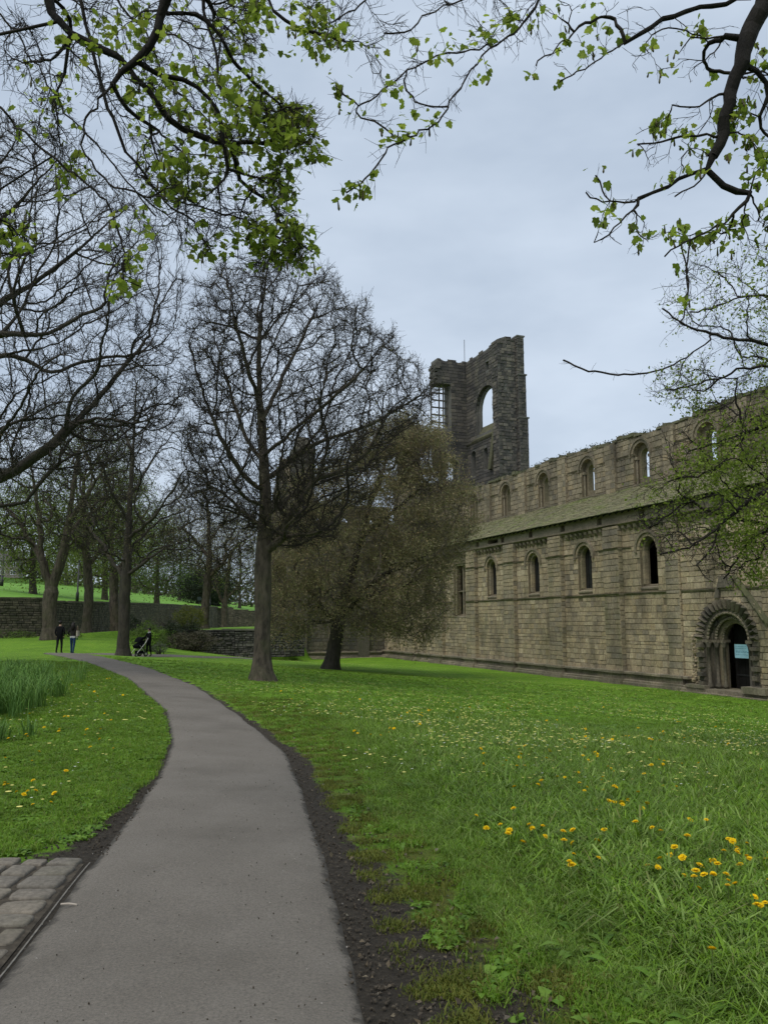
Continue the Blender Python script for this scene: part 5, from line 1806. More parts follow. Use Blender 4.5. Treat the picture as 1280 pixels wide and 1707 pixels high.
A10 = P_([(236, 292), (262, 330), (310, 352), (345, 400), (355, 425)], YL + .3)
A11 = P_([(400, 300), (440, 330), (470, 380), (500, 410), (520, 420)], YL + .5)
M1_ = P_([(930, -70), (896, -5), (877, 45), (858, 60), (811, 74), (788, 117), (753, 173), (722, 228), (668, 229), (640, 250), (630, 281), (600, 310), (577, 322)], YM)
M2_ = P_([(811, 74), (782, 82), (735, 94), (688, 111), (647, 135), (618, 170), (594, 187), (575, 160), (563, 148)], YM + .1)
M3_ = P_([(850, -60), (800, 0), (723, 12), (690, 45), (670, 62), (640, 55)], YM + .3)
M4_ = P_([(594, 187), (628, 205), (655, 225)], YM + .1)
M5_ = P_([(688, 111), (660, 150), (690, 172), (720, 180), (748, 178)], YM + .1)
M6_ = P_([(640, -60), (618, 6), (585, 22), (565, 25), (548, 40)], YM + .2)
limbsA = [top_of(A1, [(-3.6, -.6, 6.6), (-3.4, 1.5, 6.9), (-3.1, 3.6, 6.6)]), top_of(A2, [(-3.2, .2, 7.2), (-2.8, 2.0, 7.5), (-2.2, 3.8, 7.2)]), top_of(A3, [(-3.4, .4, 7.0), (-3.0, 2.5, 7.4), (-2.7, 4.4, 7.1)]),
          top_of(A5, [(-2.6, 1.4, 7.9), (-2.1, 3.6, 7.7)]), top_of(A4, [(-3.0, 2.5, 7.5), (-2.6, 4.6, 7.5)]), top_of(A6, [(-3.9, -.9, 6.0), (-4.2, 2.0, 6.3), (-4.2, 4.6, 5.9)]), A7, A8, top_of(A9, [(-2.0, 2.2, 8.2), (-1.5, 4.0, 8.2)]), A10, A11,
          top_of(M1_, [(-1.7, 2.8, 8.2), (-.6, 3.6, 8.2), (.7, 4.6, 7.9)]), M2_, top_of(M3_, [(.6, 4.8, 7.9)]), M4_, M5_, top_of(M6_, [(-1.2, 3.4, 8.2), (-.5, 4.8, 8.1)])]
g = np.random.default_rng(301)
tA = [crown_pts([(0, 0), (60, 40), (120, 150), (130, 260), (60, 230), (0, 120)], YL + .6, .7, 110, g),
      crown_pts([(60, -20), (330, -20), (400, 120), (420, 250), (380, 330), (300, 330), (220, 250), (120, 130)], YL + .2, .9, 420, g),
      crown_pts([(340, -20), (440, -20), (430, 60), (420, 150), (440, 230), (520, 250), (520, 190), (430, 150), (380, 100)], YL + .3, .6, 150, g),
      crown_pts([(430, 150), (515, 175), (535, 260), (490, 270), (440, 240)], YL + .4, .4, 75, g),
      crown_pts([(380, 330), (450, 260), (500, 290), (490, 360), (535, 410), (500, 440), (420, 450), (390, 440)], YL + .4, .5, 130, g),
      crown_pts([(200, 250), (320, 330), (400, 340), (390, 400), (330, 430), (260, 370)], YL + .3, .6, 110, g),
      crown_pts([(440, -20), (590, -20), (580, 80), (540, 90), (470, 60)], YL + .4, .4, 45, g),
      crown_pts([(0, 340), (50, 370), (40, 410), (0, 410)], YL - .8, .2, 8, g),
      crown_pts([(100, 250), (140, 270), (130, 330), (95, 320)], YL + .2, .2, 10, g),
      crown_pts([(180, 380), (220, 430), (225, 490), (190, 490)], YL - .2, .2, 12, g),
      crown_pts([(720, -20), (930, -20), (905, 50), (860, 80), (780, 60)], YM + .2, .35, 40, g),
      crown_pts([(620, 20), (720, 40), (700, 120), (620, 170), (600, 60)], YM + .2, .3, 26, g)]
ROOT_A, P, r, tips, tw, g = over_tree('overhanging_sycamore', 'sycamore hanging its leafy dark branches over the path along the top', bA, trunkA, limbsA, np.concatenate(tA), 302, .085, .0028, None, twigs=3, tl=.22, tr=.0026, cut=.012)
# leaf clusters: dense where the photograph shows spring leaf, thin elsewhere
dens = [([(410, 150), (520, 170), (545, 265), (480, 275), (420, 250)], 170), ([(440, 260), (505, 285), (500, 345), (450, 340)], 65), ([(385, 380), (480, 350), (540, 405), (520, 435), (400, 455)], 150),
        ([(320, 390), (380, 390), (370, 445), (330, 440)], 26), ([(420, -5), (540, 10), (590, 60), (540, 95), (450, 70)], 75), ([(200, 120), (440, 120), (440, 330), (260, 330)], 300), ([(60, 10), (430, 0), (430, 120), (150, 130)], 130),
        ([(90, 250), (145, 265), (135, 335), (95, 325)], 22), ([(0, 345), (55, 370), (55, 420), (0, 420)], 26), ([(185, 430), (230, 440), (225, 500), (190, 500)], 20), ([(0, 80), (120, 100), (130, 250), (0, 230)], 26), ([(190, 350), (260, 350), (250, 420), (190, 420)], 20)]
Pt = P[tips]
src = np.concatenate([Pt, tw[0]]) if tw else Pt
d = src - np.array([0, 0, CAM_Z])
fw = d[:, 1] * math.cos(PITCH) + d[:, 2] * math.sin(PITCH)
fw = np.where(np.abs(fw) < .1, .1, fw)
sp = np.stack([640 + FOC * d[:, 0] / fw, 853.5 - FOC * (-d[:, 1] * math.sin(PITCH) + d[:, 2] * math.cos(PITCH)) / fw], -1)
C = []
for poly, cnt in dens:
    k = np.where(in_poly(sp, poly) & (d[:, 1] > 3))[0]
    if len(k) == 0: continue
    cl = k[g.integers(0, len(k), max(3, int(cnt / 1.75)))]
    q = np.repeat(cl, 5)
    C.append(src[q] + g.normal(0, .05, (len(q), 3)))
ml = [(563, 148), (575, 160), (595, 187), (600, 320), (585, 320), (620, 300), (690, 172), (715, 200), (790, 135), (800, 130), (735, 94), (770, 60), (805, 50), (820, 60), (840, 40), (650, 130), (700, 60), (625, 60), (690, 200), (570, 70), (560, 60), (660, 225), (640, 235), (860, 20), (880, 30), (550, 45)]
for (x, y) in ml:
    c0 = at(x, y, YM + g.normal(0, .05))
    k = np.argmin(np.linalg.norm(src - c0, axis=1))
    q = src[k] * .7 + c0 * .3
    C.append(q + g.normal(0, .055, (int(g.integers(8, 15)), 3)))
C = np.concatenate(C)
sz = g.choice([.028, .04, .052, .064, .08], len(C), p=[.18, .27, .28, .19, .08]) * g.uniform(.85, 1.15, len(C))
leaf_objects(ROOT_A, C, droop_rots(len(C), g, .8), sz, LEAF_N, 300, 9)
# hanging flower tassels
def tassels(root, src, n, g, mat, ln=.07, name='catkins'):
    k = g.integers(0, len(src), n)
    P0 = src[k]; P1 = P0 + np.stack([g.normal(0, .01, n), g.normal(0, .01, n), -g.uniform(.5, 1.2, n) * ln], -1)
    v, f = tubes(P0, P1, np.full(n, .004), np.full(n, .011), P1 - P0, P1 - P0, 5)
    v2, f2 = tubes(P1, P1 + (P1 - P0) * .25, np.full(n, .011), np.full(n, .002), P1 - P0, P1 - P0, 5)
    o = link(name, mesh_np(name, np.concatenate([v, v2]) - np.array(root.location), np.concatenate([f, f2 + len(v)]), True), root, mat)
    o['kind'] = 'stuff'
tassels(ROOT_A, C, 260, g, LEAF_BUD)

# --- tree B: thick dark limb hanging down the right edge
bB = np.array([5.4, 3.2, 0.0]); bB[2] = float(H(5.4, 3.2))
YB = 7.0
trunkB = [bB - (0, 0, .1), (5.4, 3.3, 2.2), (5.2, 3.8, 4.2), (5.0, 4.6, 6.0), (4.7, 5.4, 7.3)]
B1 = P_([(1330, -110), (1274, 0), (1247, 47), (1236, 111), (1211, 158), (1206, 217), (1182, 285), (1163, 308), (1124, 328)], YB)
B2 = P_([(1182, 290), (1198, 302), (1212, 318), (1222, 334), (1244, 335), (1249, 322)], YB)
B3 = P_([(1244, 335), (1225, 358), (1204, 375), (1175, 390), (1151, 399), (1128, 415), (1107, 428)], YB)
B4 = P_([(1180, 280), (1150, 290), (1110, 311), (1069, 334), (1016, 340), (978, 334), (976, 320)], YB + .1)
B5 = P_([(1069, 334), (1034, 375), (1010, 392), (990, 404)], YB + .1)
B6 = P_([(1239, 59), (1205, 66), (1175, 70), (1151, 62)], YB)
B7 = P_([(1330, -60), (1240, 0), (1200, 12), (1165, 8), (1116, 28), (1045, 70), (999, 103), (955, 130), (932, 137)], YB + .5)
B8 = P_([(1045, 70), (1030, 40), (1019, 15), (980, 35), (952, 53), (915, 85), (893, 110)], YB + .5)
B9 = P_([(1016, 340), (1000, 310), (992, 292)], YB + .1)
B10 = P_([(1206, 217), (1170, 225), (1130, 235), (1090, 232), (1062, 240)], YB)
B11 = P_([(1211, 158), (1170, 170), (1140, 190), (1120, 175)], YB)
B12 = P_([(1249, 322), (1270, 270), (1300, 220)], YB + .3)
B13 = P_([(1151, 399), (1140, 440), (1146, 480), (1140, 520)], YB + .1)
g = np.random.default_rng(311)
tB = [crown_pts([(1060, 30), (1230, 40), (1210, 130), (1120, 140), (1020, 100)], YB + .3, .35, 55, g), crown_pts([(1050, 220), (1200, 160), (1200, 280), (1100, 300), (1060, 270)], YB + .1, .35, 60, g),
      crown_pts([(1210, 150), (1280, 60), (1330, 100), (1330, 330), (1240, 300)], YB + .3, .5, 110, g), crown_pts([(990, 290), (1050, 330), (1120, 400), (1070, 430), (1000, 400)], YB + .1, .25, 26, g),
      crown_pts([(880, 0), (1100, 0), (1040, 90), (940, 130), (880, 100)], YB + .5, .3, 45, g), crown_pts([(1100, 390), (1280, 340), (1290, 420), (1160, 430)], YB + .2, .4, 55, g)]
ROOT_B, P, r, tips, tw, g = over_tree('leaning_limb_tree', 'dark tree at the right whose thick crooked limb hangs against the sky', bB, trunkB,
    [top_of(B1, []), B2, B3, B4, B5, B6, top_of(B7, [(4.4, 6.2, 7.2)]), B8, B9, B10, B11, B12, B13], np.concatenate(tB), 312, .105, .003, None, twigs=1, tl=.14, tr=.0024, cut=.02, bf=.3)
src = np.concatenate([P[tips], tw[0]])
src = src[src[:, 1] > 5]
cl = src[g.integers(0, len(src), 120)]
C = np.repeat(cl, 4, 0) + g.normal(0, .045, (480, 3))
sz = g.uniform(.045, .095, len(C))
leaf_objects(ROOT_B, C, droop_rots(len(C), g, .9), sz, LEAF_N, 200, 10)
tassels(ROOT_B, C, 150, g, LEAF_BUD)
cr_ = P[tips]

# --- tree C: small-leaved tree at the right, in front of the nave
YC = 14.0
bC = np.array([9.6, 14.5, 0.0]); bC[2] = float(H(9.6, 14.5))
g = np.random.default_rng(321)
trunkC = [bC - (0, 0, .1), (9.6, 14.5, .6), (9.55, 14.4, 1.8), (9.4, 14.3, 3.2), (9.3, 14.2, 4.6), (9.2, 14.2, 6.2), (9.1, 14.1, 7.8)]
limbsC = [[(9.4, 14.3, 3.2)] + list(P_([(1400, 620), (1280, 574), (1206, 561), (1167, 559), (1132, 537), (1103, 514)], YC)),
          P_([(1184, 566), (1142, 598), (1106, 617), (1055, 630), (1006, 624), (964, 616), (937, 608), (938, 600)], YC - .1),
          P_([(1132, 537), (1148, 495), (1146, 456), (1135, 410)], YC + .1),
          [(9.3, 14.2, 4.6)] + list(P_([(1380, 500), (1280, 492), (1242, 489), (1190, 511), (1150, 520)], YC + .6)),
          [(9.4, 14.3, 3.0)] + list(P_([(1380, 660), (1280, 605), (1220, 620), (1170, 640), (1110, 650)], YC + .5)),
          [(9.5, 14.4, 2.4)] + list(P_([(1400, 730), (1280, 705), (1239, 723), (1190, 740), (1150, 751)], YC - .4)),
          P_([(1239, 723), (1223, 757), (1193, 784), (1160, 806), (1138, 795)], YC - .4),
          [(9.5, 14.4, 2.0)] + list(P_([(1420, 830), (1320, 800), (1250, 830), (1200, 877), (1170, 900), (1147, 915), (1125, 922), (1099, 924)], YC - .8)),
          P_([(1200, 877), (1192, 909), (1177, 937), (1160, 942)], YC - .8),
          [(9.5, 14.4, 1.9)] + list(P_([(1400, 900), (1290, 870), (1240, 910), (1215, 950), (1205, 965)], YC + .5)),
          P_([(1250, 830), (1180, 820), (1120, 850), (1080, 880)], YC)]
tC = [crown_pts([(1100, 470), (1160, 430), (1290, 400), (1450, 420), (1450, 620), (1290, 620), (1180, 560), (1110, 560)], YC + .6, 1.8, 620, g),
      crown_pts([(1080, 620), (1180, 580), (1450, 600), (1450, 720), (1250, 710), (1150, 690), (1080, 660)], YC + .3, 1.8, 560, g),
      crown_pts([(1120, 800), (1150, 750), (1190, 700), (1260, 680), (1450, 680), (1450, 900), (1280, 930), (1210, 880), (1150, 890), (1120, 860)], YC, 1.8, 950, g), crown_pts([(1050, 800), (1090, 740), (1150, 700), (1150, 900), (1060, 870)], YC, 1.2, 120, g),
      crown_pts([(1080, 880), (1160, 880), (1200, 940), (1190, 980), (1150, 940), (1100, 930)], YC - .6, .5, 90, g),
      crown_pts([(1180, 900), (1300, 880), (1300, 960), (1230, 975), (1200, 960)], YC, .8, 130, g)]
rootC, P, r, tips, tw, g = over_tree('small_leaved_tree', 'small leaved spring green tree at the right edge before the nave wall', bC, trunkC, limbsC, np.concatenate(tC), 322, .17, .004, None, twigs=2, tl=.28, tr=.0035, bf=.35, step=.25, cut=.03, skel=.017)
src = np.concatenate([P[tips], tw[0]])
# leaves sparser in the upper twigs, thicker in the lower sprays
zz = src[:, 2]
wgt = np.interp(zz, [2.0, 4.0, 5.2, 6.5, 9], [1.0, 1.0, .75, .30, .22])
cv = np.zeros(len(src))
for _ in range(8):
    a_ = g.normal(0, 1, 3); a_ /= np.linalg.norm(a_)
    cv += np.sin(src @ a_ * g.uniform(2.5, 7) + g.uniform(0, 6))
wgt = wgt * np.clip(.35 + cv * .3, .02, None) * np.clip((src[:, 0] - 4.0) / 2.2, .12, 1)
wgt = wgt * np.interp(src[:, 0], [4.5, 6.0, 8], [.45, 1.5, 1.8]) * np.interp(src[:, 2], [2, 5, 6], [1.3, 1.2, .8])
k = g.choice(len(src), 23000, p=wgt / wgt.sum())
foliage(rootC, src[k] + g.normal(0, .06, (23000, 3)), .06, g, LEAF_G)


# ------------------------------------------------------------------ shrubs and bank
def shrub(name, label, px, py, Y, rx, ry, rz, mat, size, n, seed, cat='shrub', lift=0.0, base=None):
    g = np.random.default_rng(seed)
    d = at(px, py, Y) if base is None else np.array(base, float)
    root = empty(name, tuple(d))
    tag(root, label, cat)
    q = g.normal(0, 1, (n, 3)); q /= np.linalg.norm(q, axis=1)[:, None]
    rad = g.uniform(.45, 1.0, n) ** .5 * (1 + .22 * np.sin(q[:, 0] * 5 + seed) * np.sin(q[:, 2] * 4 + 1) + .12 * np.sin(q[:, 1] * 9))
    C = d + np.array([0, 0, rz * .85]) + q * rad[:, None] * np.array([rx, ry, rz])
    C = C[C[:, 2] > d[2]]
    foliage(root, C, size, g, mat)
    s = MB()
    for k in range(14):
        tgt = C[g.integers(0, len(C))] - d
        s.bar((g.normal(0, .1), g.normal(0, .1), -.1), tgt * .9, .03, 5, .008)
    s.build('stems', M_TWIG, root)
    return root


shrub('shrub', 'rounded light green shrub behind the person with the pushchair', 247, 1087, 52, 1.25, 1.1, 1.0, LEAF_SHR, .10, 3800, 401)
shrub('shrub', 'yellow green shrub above the ivy bank', 318, 1046, 66, 1.25, 1.2, .95, LEAF_YEL, .12, 3200, 402)
shrub('shrub', 'thin brown twiggy bush against the wall left of the yellow shrub', 288, 1050, 70, 1.7, 1.2, 1.05, LEAF_DRY, .08, 2400, 403)
shrub('ivy_mound', 'dark ivy growing over the bank beside the retaining wall', 306, 1074, 61.5, 1.6, 1.0, .85, LEAF_IVY, .13, 3800, 404)
shrub('bank_growth', 'dry brown growth on the slope left of the retaining wall', 325, 1084, 60.5, 1.6, .8, .75, LEAF_DRY, .12, 2600, 405)
shrub('bank_growth', 'dry brown growth at the foot of the ivy, behind the curving path', 292, 1085, 59.5, 1.5, .8, .65, LEAF_DRY, .12, 2200, 406)
shrub('shrub', 'pale leaved low plant beside the person with the pushchair', 266, 1089, 49.5, .5, .4, .35, leaf_mat('grey green leaf', [(.16, .18, .12), (.10, .13, .07)], .2), .07, 700, 407)
shrub('shrub', 'small dark bush at the foot of the boundary wall', 222, 1060, 62, .8, .7, .8, LEAF_IVY, .11, 1300, 408)
shrub('shrub', 'low dark bush right of the small wall bush', 285, 1062, 64, .5, .5, .7, LEAF_IVY, .11, 900, 409)
for k, (px_, w_) in enumerate(((10, 1.6), (40, 1.1), (120, .9))):
    shrub('wall_weeds', ('low weeds at the wall foot by the left edge', 'low weeds at the wall foot left of the twin trunk', 'low weeds at the wall foot behind the couple')[k], px_, 1064, 57.5 + k, w_, .4, .3, LEAF_SHR, .09, 500, 420 + k, 'weeds')
g = np.random.default_rng(440)
root = empty('wood', (0, 0, 0))
tag(root, 'far off wooded skyline closing the view behind the field and abbey', 'wood', kind='stuff')
C = []
for a in np.linspace(R(-40), R(25), 60):
    rad = 290 + g.uniform(-20, 40)
    hgt = g.uniform(7, 12) if a < R(-5) else g.uniform(5, 9)
    c0 = np.array([rad * math.sin(a), rad * math.cos(a), float(field_h(rad * math.sin(a), rad * math.cos(a))) * (.8 if a < 0 else .5)])
    q = g.normal(0, 1, (260, 3)); q /= np.linalg.norm(q, axis=1)[:, None]
    C.append(c0 + np.array([0, 0, hgt * .5]) + q * g.uniform(.4, 1, (260, 1)) * np.array([9, 6, hgt * .55]))
foliage(root, np.concatenate(C), 1.5, g, leaf_mat('far wood', [(.07, .075, .045), (.09, .10, .05), (.06, .06, .04)], .2))
# ------------------------------------------------------------------ grass, weeds, flowers
SRC = bpy.data.collections.new('tuft_sources')        # not linked to the scene


def tuft(name, nb, hgt, spread, wid, lean, seed, mat, weed=False):
    g = np.random.default_rng(seed)
    V, F = [], []
    for k in range(nb):
        a = g.uniform(0, 2 * math.pi)
        b = np.array([math.cos(a), math.sin(a), 0])
        o = g.normal(0, spread, 3); o[2] = -.005
        h = hgt * g.uniform(.5, 1.15)
        ln = lean * g.uniform(.3, 1.3)
        s = np.array([-b[1], b[0], 0]) * wid * g.uniform(.7, 1.2)
        n = len(V)
        if not weed:
            p1 = o + b * h * ln * .3 + np.array([0, 0, h * .55])
            p2 = o + b * h * ln * .75 + np.array([0, 0, h * .9])
            p3 = o + b * h * ln * 1.25 + np.array([0, 0, h * (1.0 - .35 * ln)])
            V += [o - s, o + s, p1 + s * .95, p1 - s * .95, p2 + s * .6, p2 - s * .6, p3]
            F += [(n, n + 1, n + 2), (n, n + 2, n + 3), (n + 3, n + 2, n + 4), (n + 3, n + 4, n + 5), (n + 5, n + 4, n + 6)]
        else:
            L_ = hgt * g.uniform(.6, 1.3)
            q0 = o; q1 = o + b * L_ * .45 + np.array([0, 0, L_ * .38]); q2 = o + b * L_ * .8 + np.array([0, 0, L_ * .42]); q3 = o + b * L_ * 1.1 + np.array([0, 0, L_ * .25])
            V += [q0 - s * .3, q0 + s * .3, q1 + s * 1.2, q1 - s * 1.2, q2 + s * 1.5, q2 - s * 1.5, q3]
            F += [(n, n + 1, n + 2), (n, n + 2, n + 3), (n + 3, n + 2, n + 4), (n + 3, n + 4, n + 5), (n + 5, n + 4, n + 6)]
    me = mesh_np(name, np.array(V), np.array(F))
    me.materials.append(mat)
    o = bpy.data.objects.new(name, me)
    return o


def scatter(name, label, cat, pts, rots, scl, objs, seed):
    """points with tufts instanced on them; uncountable, one object"""
    c = bpy.data.collections.new(name + '_tufts')
    for o in objs: c.objects.link(o)
    me = bpy.data.meshes.new(name)
    me.vertices.add(len(pts))
    me.vertices.foreach_set('co', np.asarray(pts, np.float32).ravel())
    g = np.random.default_rng(seed)
    for nm, ty, val in (('rot', 'FLOAT_VECTOR', rots), ('scl', 'FLOAT', scl), ('idx', 'INT', g.integers(0, len(objs), len(pts)))):
        a = me.attributes.new(nm, ty, 'POINT')
        a.data.foreach_set('vector' if ty == 'FLOAT_VECTOR' else 'value', np.asarray(val, np.int32 if ty == 'INT' else np.float32).ravel())
    o = link(name, me)
    ng = bpy.data.node_groups.new(name, 'GeometryNodeTree')
    ng.interface.new_socket('Geometry', in_out='INPUT', socket_type='NodeSocketGeometry')
    ng.interface.new_socket('Geometry', in_out='OUTPUT', socket_type='NodeSocketGeometry')
    gi, go = ng.nodes.new('NodeGroupInput'), ng.nodes.new('NodeGroupOutput')
    ip = ng.nodes.new('GeometryNodeInstanceOnPoints')
    ci = ng.nodes.new('GeometryNodeCollectionInfo')
    ci.inputs['Collection'].default_value = c
    ci.inputs['Separate Children'].default_value = True
    ci.inputs['Reset Children'].default_value = True

    def attr(nm, ty):
        q = ng.nodes.new('GeometryNodeInputNamedAttribute')
        q.data_type = ty
        q.inputs['Name'].default_value = nm
        return q.outputs['Attribute']
    l = ng.links.new
    l(gi.outputs[0], ip.inputs['Points'])
    l(ci.outputs[0], ip.inputs['Instance'])
    ip.inputs['Pick Instance'].default_value = True
    l(attr('idx', 'INT'), ip.inputs['Instance Index'])
    l(attr('rot', 'FLOAT_VECTOR'), ip.inputs['Rotation'])
    l(attr('scl', 'FLOAT'), ip.inputs['Scale'])
    l(ip.outputs[0], go.inputs[0])
    md = o.modifiers.new('scatter', 'NODES')
    md.node_group = ng
    tag(o, label, cat, kind='stuff')
    return o


def fieldnoise(x, y, s, seed):
    r = np.random.default_rng(seed)
    v = np.zeros_like(x)
    for k in range(6):
        a = r.uniform(0, 2 * math.pi); f = s * r.uniform(.6, 2.2); p = r.uniform(0, 6.3)
        v += np.sin((x * math.cos(a) + y * math.sin(a)) * f + p)
    return v / 6


def spread_pts(n, ymin, ymax, xlo, xhi, g, pw=1.0):
    """denser towards the viewer's end of the lawn"""
    y = ymin * (ymax / ymin) ** (g.random(n) ** pw)
    lo, hi = xlo(y), xhi(y)
    x = lo + (hi - lo) * g.random(n)
    return x, y


def inst(x, y, g, tilt=.12, dz=0.0):
    z = H(x, y) + dz
    return np.stack([x, y, z], -1), np.stack([g.normal(0, tilt, len(x)), g.normal(0, tilt, len(x)), g.uniform(0, 6.28, len(x))], -1)


gr = np.random.default_rng(500)
half = lambda y: .50 * y + 1.9
# tall lush grass right of the path
x, y = spread_pts(60000, 2.9, 21, lambda y: xr(y) + .25, half, gr)
dr = x - xr(y)
edge = np.interp(y, [0, 3, 5, 7, 9, 12, 16, 24], [1.35, 1.2, .9, .75, .78, .85, 1.2, 2.5])
nzv = fieldnoise(x, y, 1.2, 1)
keep = (dr > edge * (1 + .45 * nzv)) & ((y < 13.5) | (gr.random(len(x)) < np.clip((20 - y) / 7, 0, 1)))
x, y = x[keep], y[keep]
hmask = np.clip((dr[keep] - edge[keep]) / .8, .35, 1) * np.interp(y, [0, 10, 16, 21], [1, 1, .75, .45])
pt, ro = inst(x, y, gr)
TALL = [tuft('tall_tuft', 12, .15, .04, .0046, 1.0, 60 + k, GRASS) for k in range(6)] + [tuft('tall_tuft', 8, .18, .05, .0075, 1.5, 70 + k, GRASS) for k in range(4)]
scatter('long_grass', 'long lush grass growing over the lawn right of the path', 'grass', pt, ro, hmask * gr.uniform(.6, 1.25, len(x)), TALL, 1)
# broad dandelion leaves among it
x, y = spread_pts(8000, 2.9, 18, lambda y: xr(y) + .8, half, gr)
dr = x - xr(y)
keep = (dr > np.interp(y, [0, 5, 9, 16], [1.3, 1.1, 1.1, 1.4]) + gr.random(len(x)) * 1.0) & (fieldnoise(x, y, 1.0, 5) > -.25)
x, y = x[keep], y[keep]
pt, ro = inst(x, y, gr, .1)
scatter('dandelion_leaves', 'broad dandelion leaves spread through the long grass', 'weeds', pt, ro, gr.uniform(.45, 1.25, len(x)), [tuft('weed', 7, .13, .02, .012, .9, 80 + k, WEED, True) for k in range(4)], 2)
# short turf: both sides and further out
x1, y1 = spread_pts(52000, 3.0, 34, lambda y: -.52 * y - 1.5, lambda y: xl(y) - .03, gr)
x2, y2 = spread_pts(42000, 3.0, 40, lambda y: xr(y) + .06, half, gr)
x, y = np.concatenate([x1, x2]), np.concatenate([y1, y2])
nzv = fieldnoise(x, y, 2.4, 3)
drr, dll = x - xr(y), xl(y) - x
cob_ = (y < 5.95) & (x < xl(y))
mw = np.interp(y, [0, 3, 5, 7, 9, 12, 16, 24, 40], [1.0, .9, .55, .38, .4, .24, .12, .05, .0])
ml_ = np.interp(y, [0, 5.8, 6.4, 7.5, 9, 12], [.5, .5, .42, .15, .05, 0])
keep = ~cob_ & np.where(drr > 0, (drr > mw * (1 + .6 * nzv)) & ((fieldnoise(x, y, 6.0, 19) > .08) | (drr > mw * 2.1) | (gr.random(len(x)) < .06)), dll > ml_ * (1 + .7 * nzv)) & ~((x < xl(y)) & (y < 5.98 + .12 * nzv) )
x, y = x[keep], y[keep]
pt, ro = inst(x, y, gr, .15)
SHORT = [tuft('turf_tuft', 14, .05, .035, .0032, .9, 90 + k, GRASS_S) for k in range(5)] + [tuft('turf_weed', 6, .06, .02, .011, .9, 98, WEED, True)]
scatter('short_turf', 'short mown turf on both sides of the path', 'grass', pt, ro, gr.uniform(.6, 1.3, len(x)) * np.interp(y, [3, 15, 40], [.85, 1, 1.2]), SHORT, 3)
x, y = spread_pts(5200, 5.5, 26, lambda y: -.5 * y - 1, lambda y: xl(y) - .15, gr)
keep = (fieldnoise(x, y, 2.0, 41) > -.1) & (y > 6.4)
x, y = x[keep], y[keep]
pt, ro = inst(x, y, gr, .15)
scatter('lawn_weeds', 'low broad leaved weeds in the lawn left of the path', 'weeds', pt, ro, gr.uniform(.5, 1.2, len(x)), [tuft('lawn_weed', 8, .055, .02, .012, 1.0, 180 + k, WEED, True) for k in range(3)], 12)
# mossy turf beside the mud
x, y = spread_pts(17000, 3.0, 20, lambda y: xr(y) + .2, lambda y: xr(y) + 1.9, gr)
dr = x - xr(y)
keep = ((fieldnoise(x, y, 8.0, 9) > .12) | (gr.random(len(x)) < .05)) & (dr > np.interp(y, [3, 6, 9, 14], [.22, .18, .2, .1]))
x, y = x[keep], y[keep]
pt, ro = inst(x, y, gr, .15)
scatter('mossy_turf', 'yellowish mossy turf in patches beside the muddy verge', 'moss', pt, ro, gr.uniform(.6, 1.2, len(x)), [tuft('moss_tuft', 18, .034, .035, .003, .8, 110 + k, GRASS_M) for k in range(4)], 4)
# soil crumbs and dead leaves on the worn verge
x, y = spread_pts(6500, 3.0, 16, lambda y: xr(y) - .16, lambda y: xr(y) + .9, gr, .9)
dr = x - xr(y)
keep = gr.random(len(x)) < np.exp(-np.maximum(dr, 0) / np.interp(y, [3, 5, 9, 16], [.6, .3, .25, .12])) * np.where(dr < 0, np.exp(dr / .05), 1)
x, y = x[keep], y[keep]
xx2, yy2 = spread_pts(2500, 4.5, 9, lambda y: xl(y) - .5, lambda y: xl(y) + .12, gr, .9)
k2 = (yy2 > 5.9) & (gr.random(len(xx2)) < .6)
x, y = np.concatenate([x, xx2[k2]]), np.concatenate([y, yy2[k2]])
pt, ro = inst(x, y, gr, 1.5, .012)


def crumb(seed, s, mat):
    g = np.random.default_rng(seed)
    mb = MB()
    mb.ball((0, 0, 0), (s, s * g.uniform(.6, .9), s * .55), 6, 4)
    mb.v = [tuple(np.array(q) * (1 + g.normal(0, .16))) for q in mb.v]
    me = bpy.data.meshes.new('crumb'); me.from_pydata(mb.v, [], mb.f); me.materials.append(mat)
    return bpy.data.objects.new('crumb', me)


scatter('soil_crumbs', 'dark crumbs of soil along the worn path edges', 'soil', pt, ro, gr.uniform(.25, 1.1, len(x)) ** 1.5, [crumb(120 + k, .011, M_SOIL) for k in range(3)], 5)
# dead leaf litter on the bare soil
x, y = spread_pts(1500, 3.0, 14, lambda y: xr(y) + .02, lambda y: xr(y) + 1.7, gr)
keep = gr.random(len(x)) < np.interp(y, [3, 5, 8, 14], [1, .8, .5, .3])
x, y = x[keep], y[keep]
pt, ro = inst(x, y, gr, .5, .012)
M_LITTER = leaf_mat('dead leaf', [(.12, .09, .055), (.19, .155, .105), (.07, .055, .04), (.24, .21, .16)], .2)
me_l = mesh_np('dead_leaf', np.array([(0, 0, 0), (.012, .012, .006), (.004, .034, .002), (-.010, .016, .008)]), np.array([(0, 1, 2), (0, 2, 3)])); me_l.materials.append(M_LITTER)
scatter('leaf_litter', 'shrivelled dead leaves littering the bare soil beside the path', 'litter', pt, ro, gr.uniform(.4, 1.3, len(x)), [bpy.data.objects.new('dead_leaf', me_l)], 14)
# fine grit and chips on the tarmac
n = 900
y = 2.9 * (22 / 2.9) ** gr.random(n)
x = xl(y) + (xr(y) - xl(y)) * gr.random(n)
pt = np.stack([x, y, H(x, y) + .047], -1)
ro = gr.uniform(0, 6.28, (n, 3))
M_CHIP = plain('pale chips', (.32, .29, .25))
scatter('path_grit', 'tiny chips and bits of debris scattered on the tarmac', 'grit', pt, ro, gr.uniform(.12, .55, n) ** 1.3, [crumb(130, .014, M_SOIL), crumb(131, .012, M_CHIP), crumb(132, .014, M_SOIL)], 6)


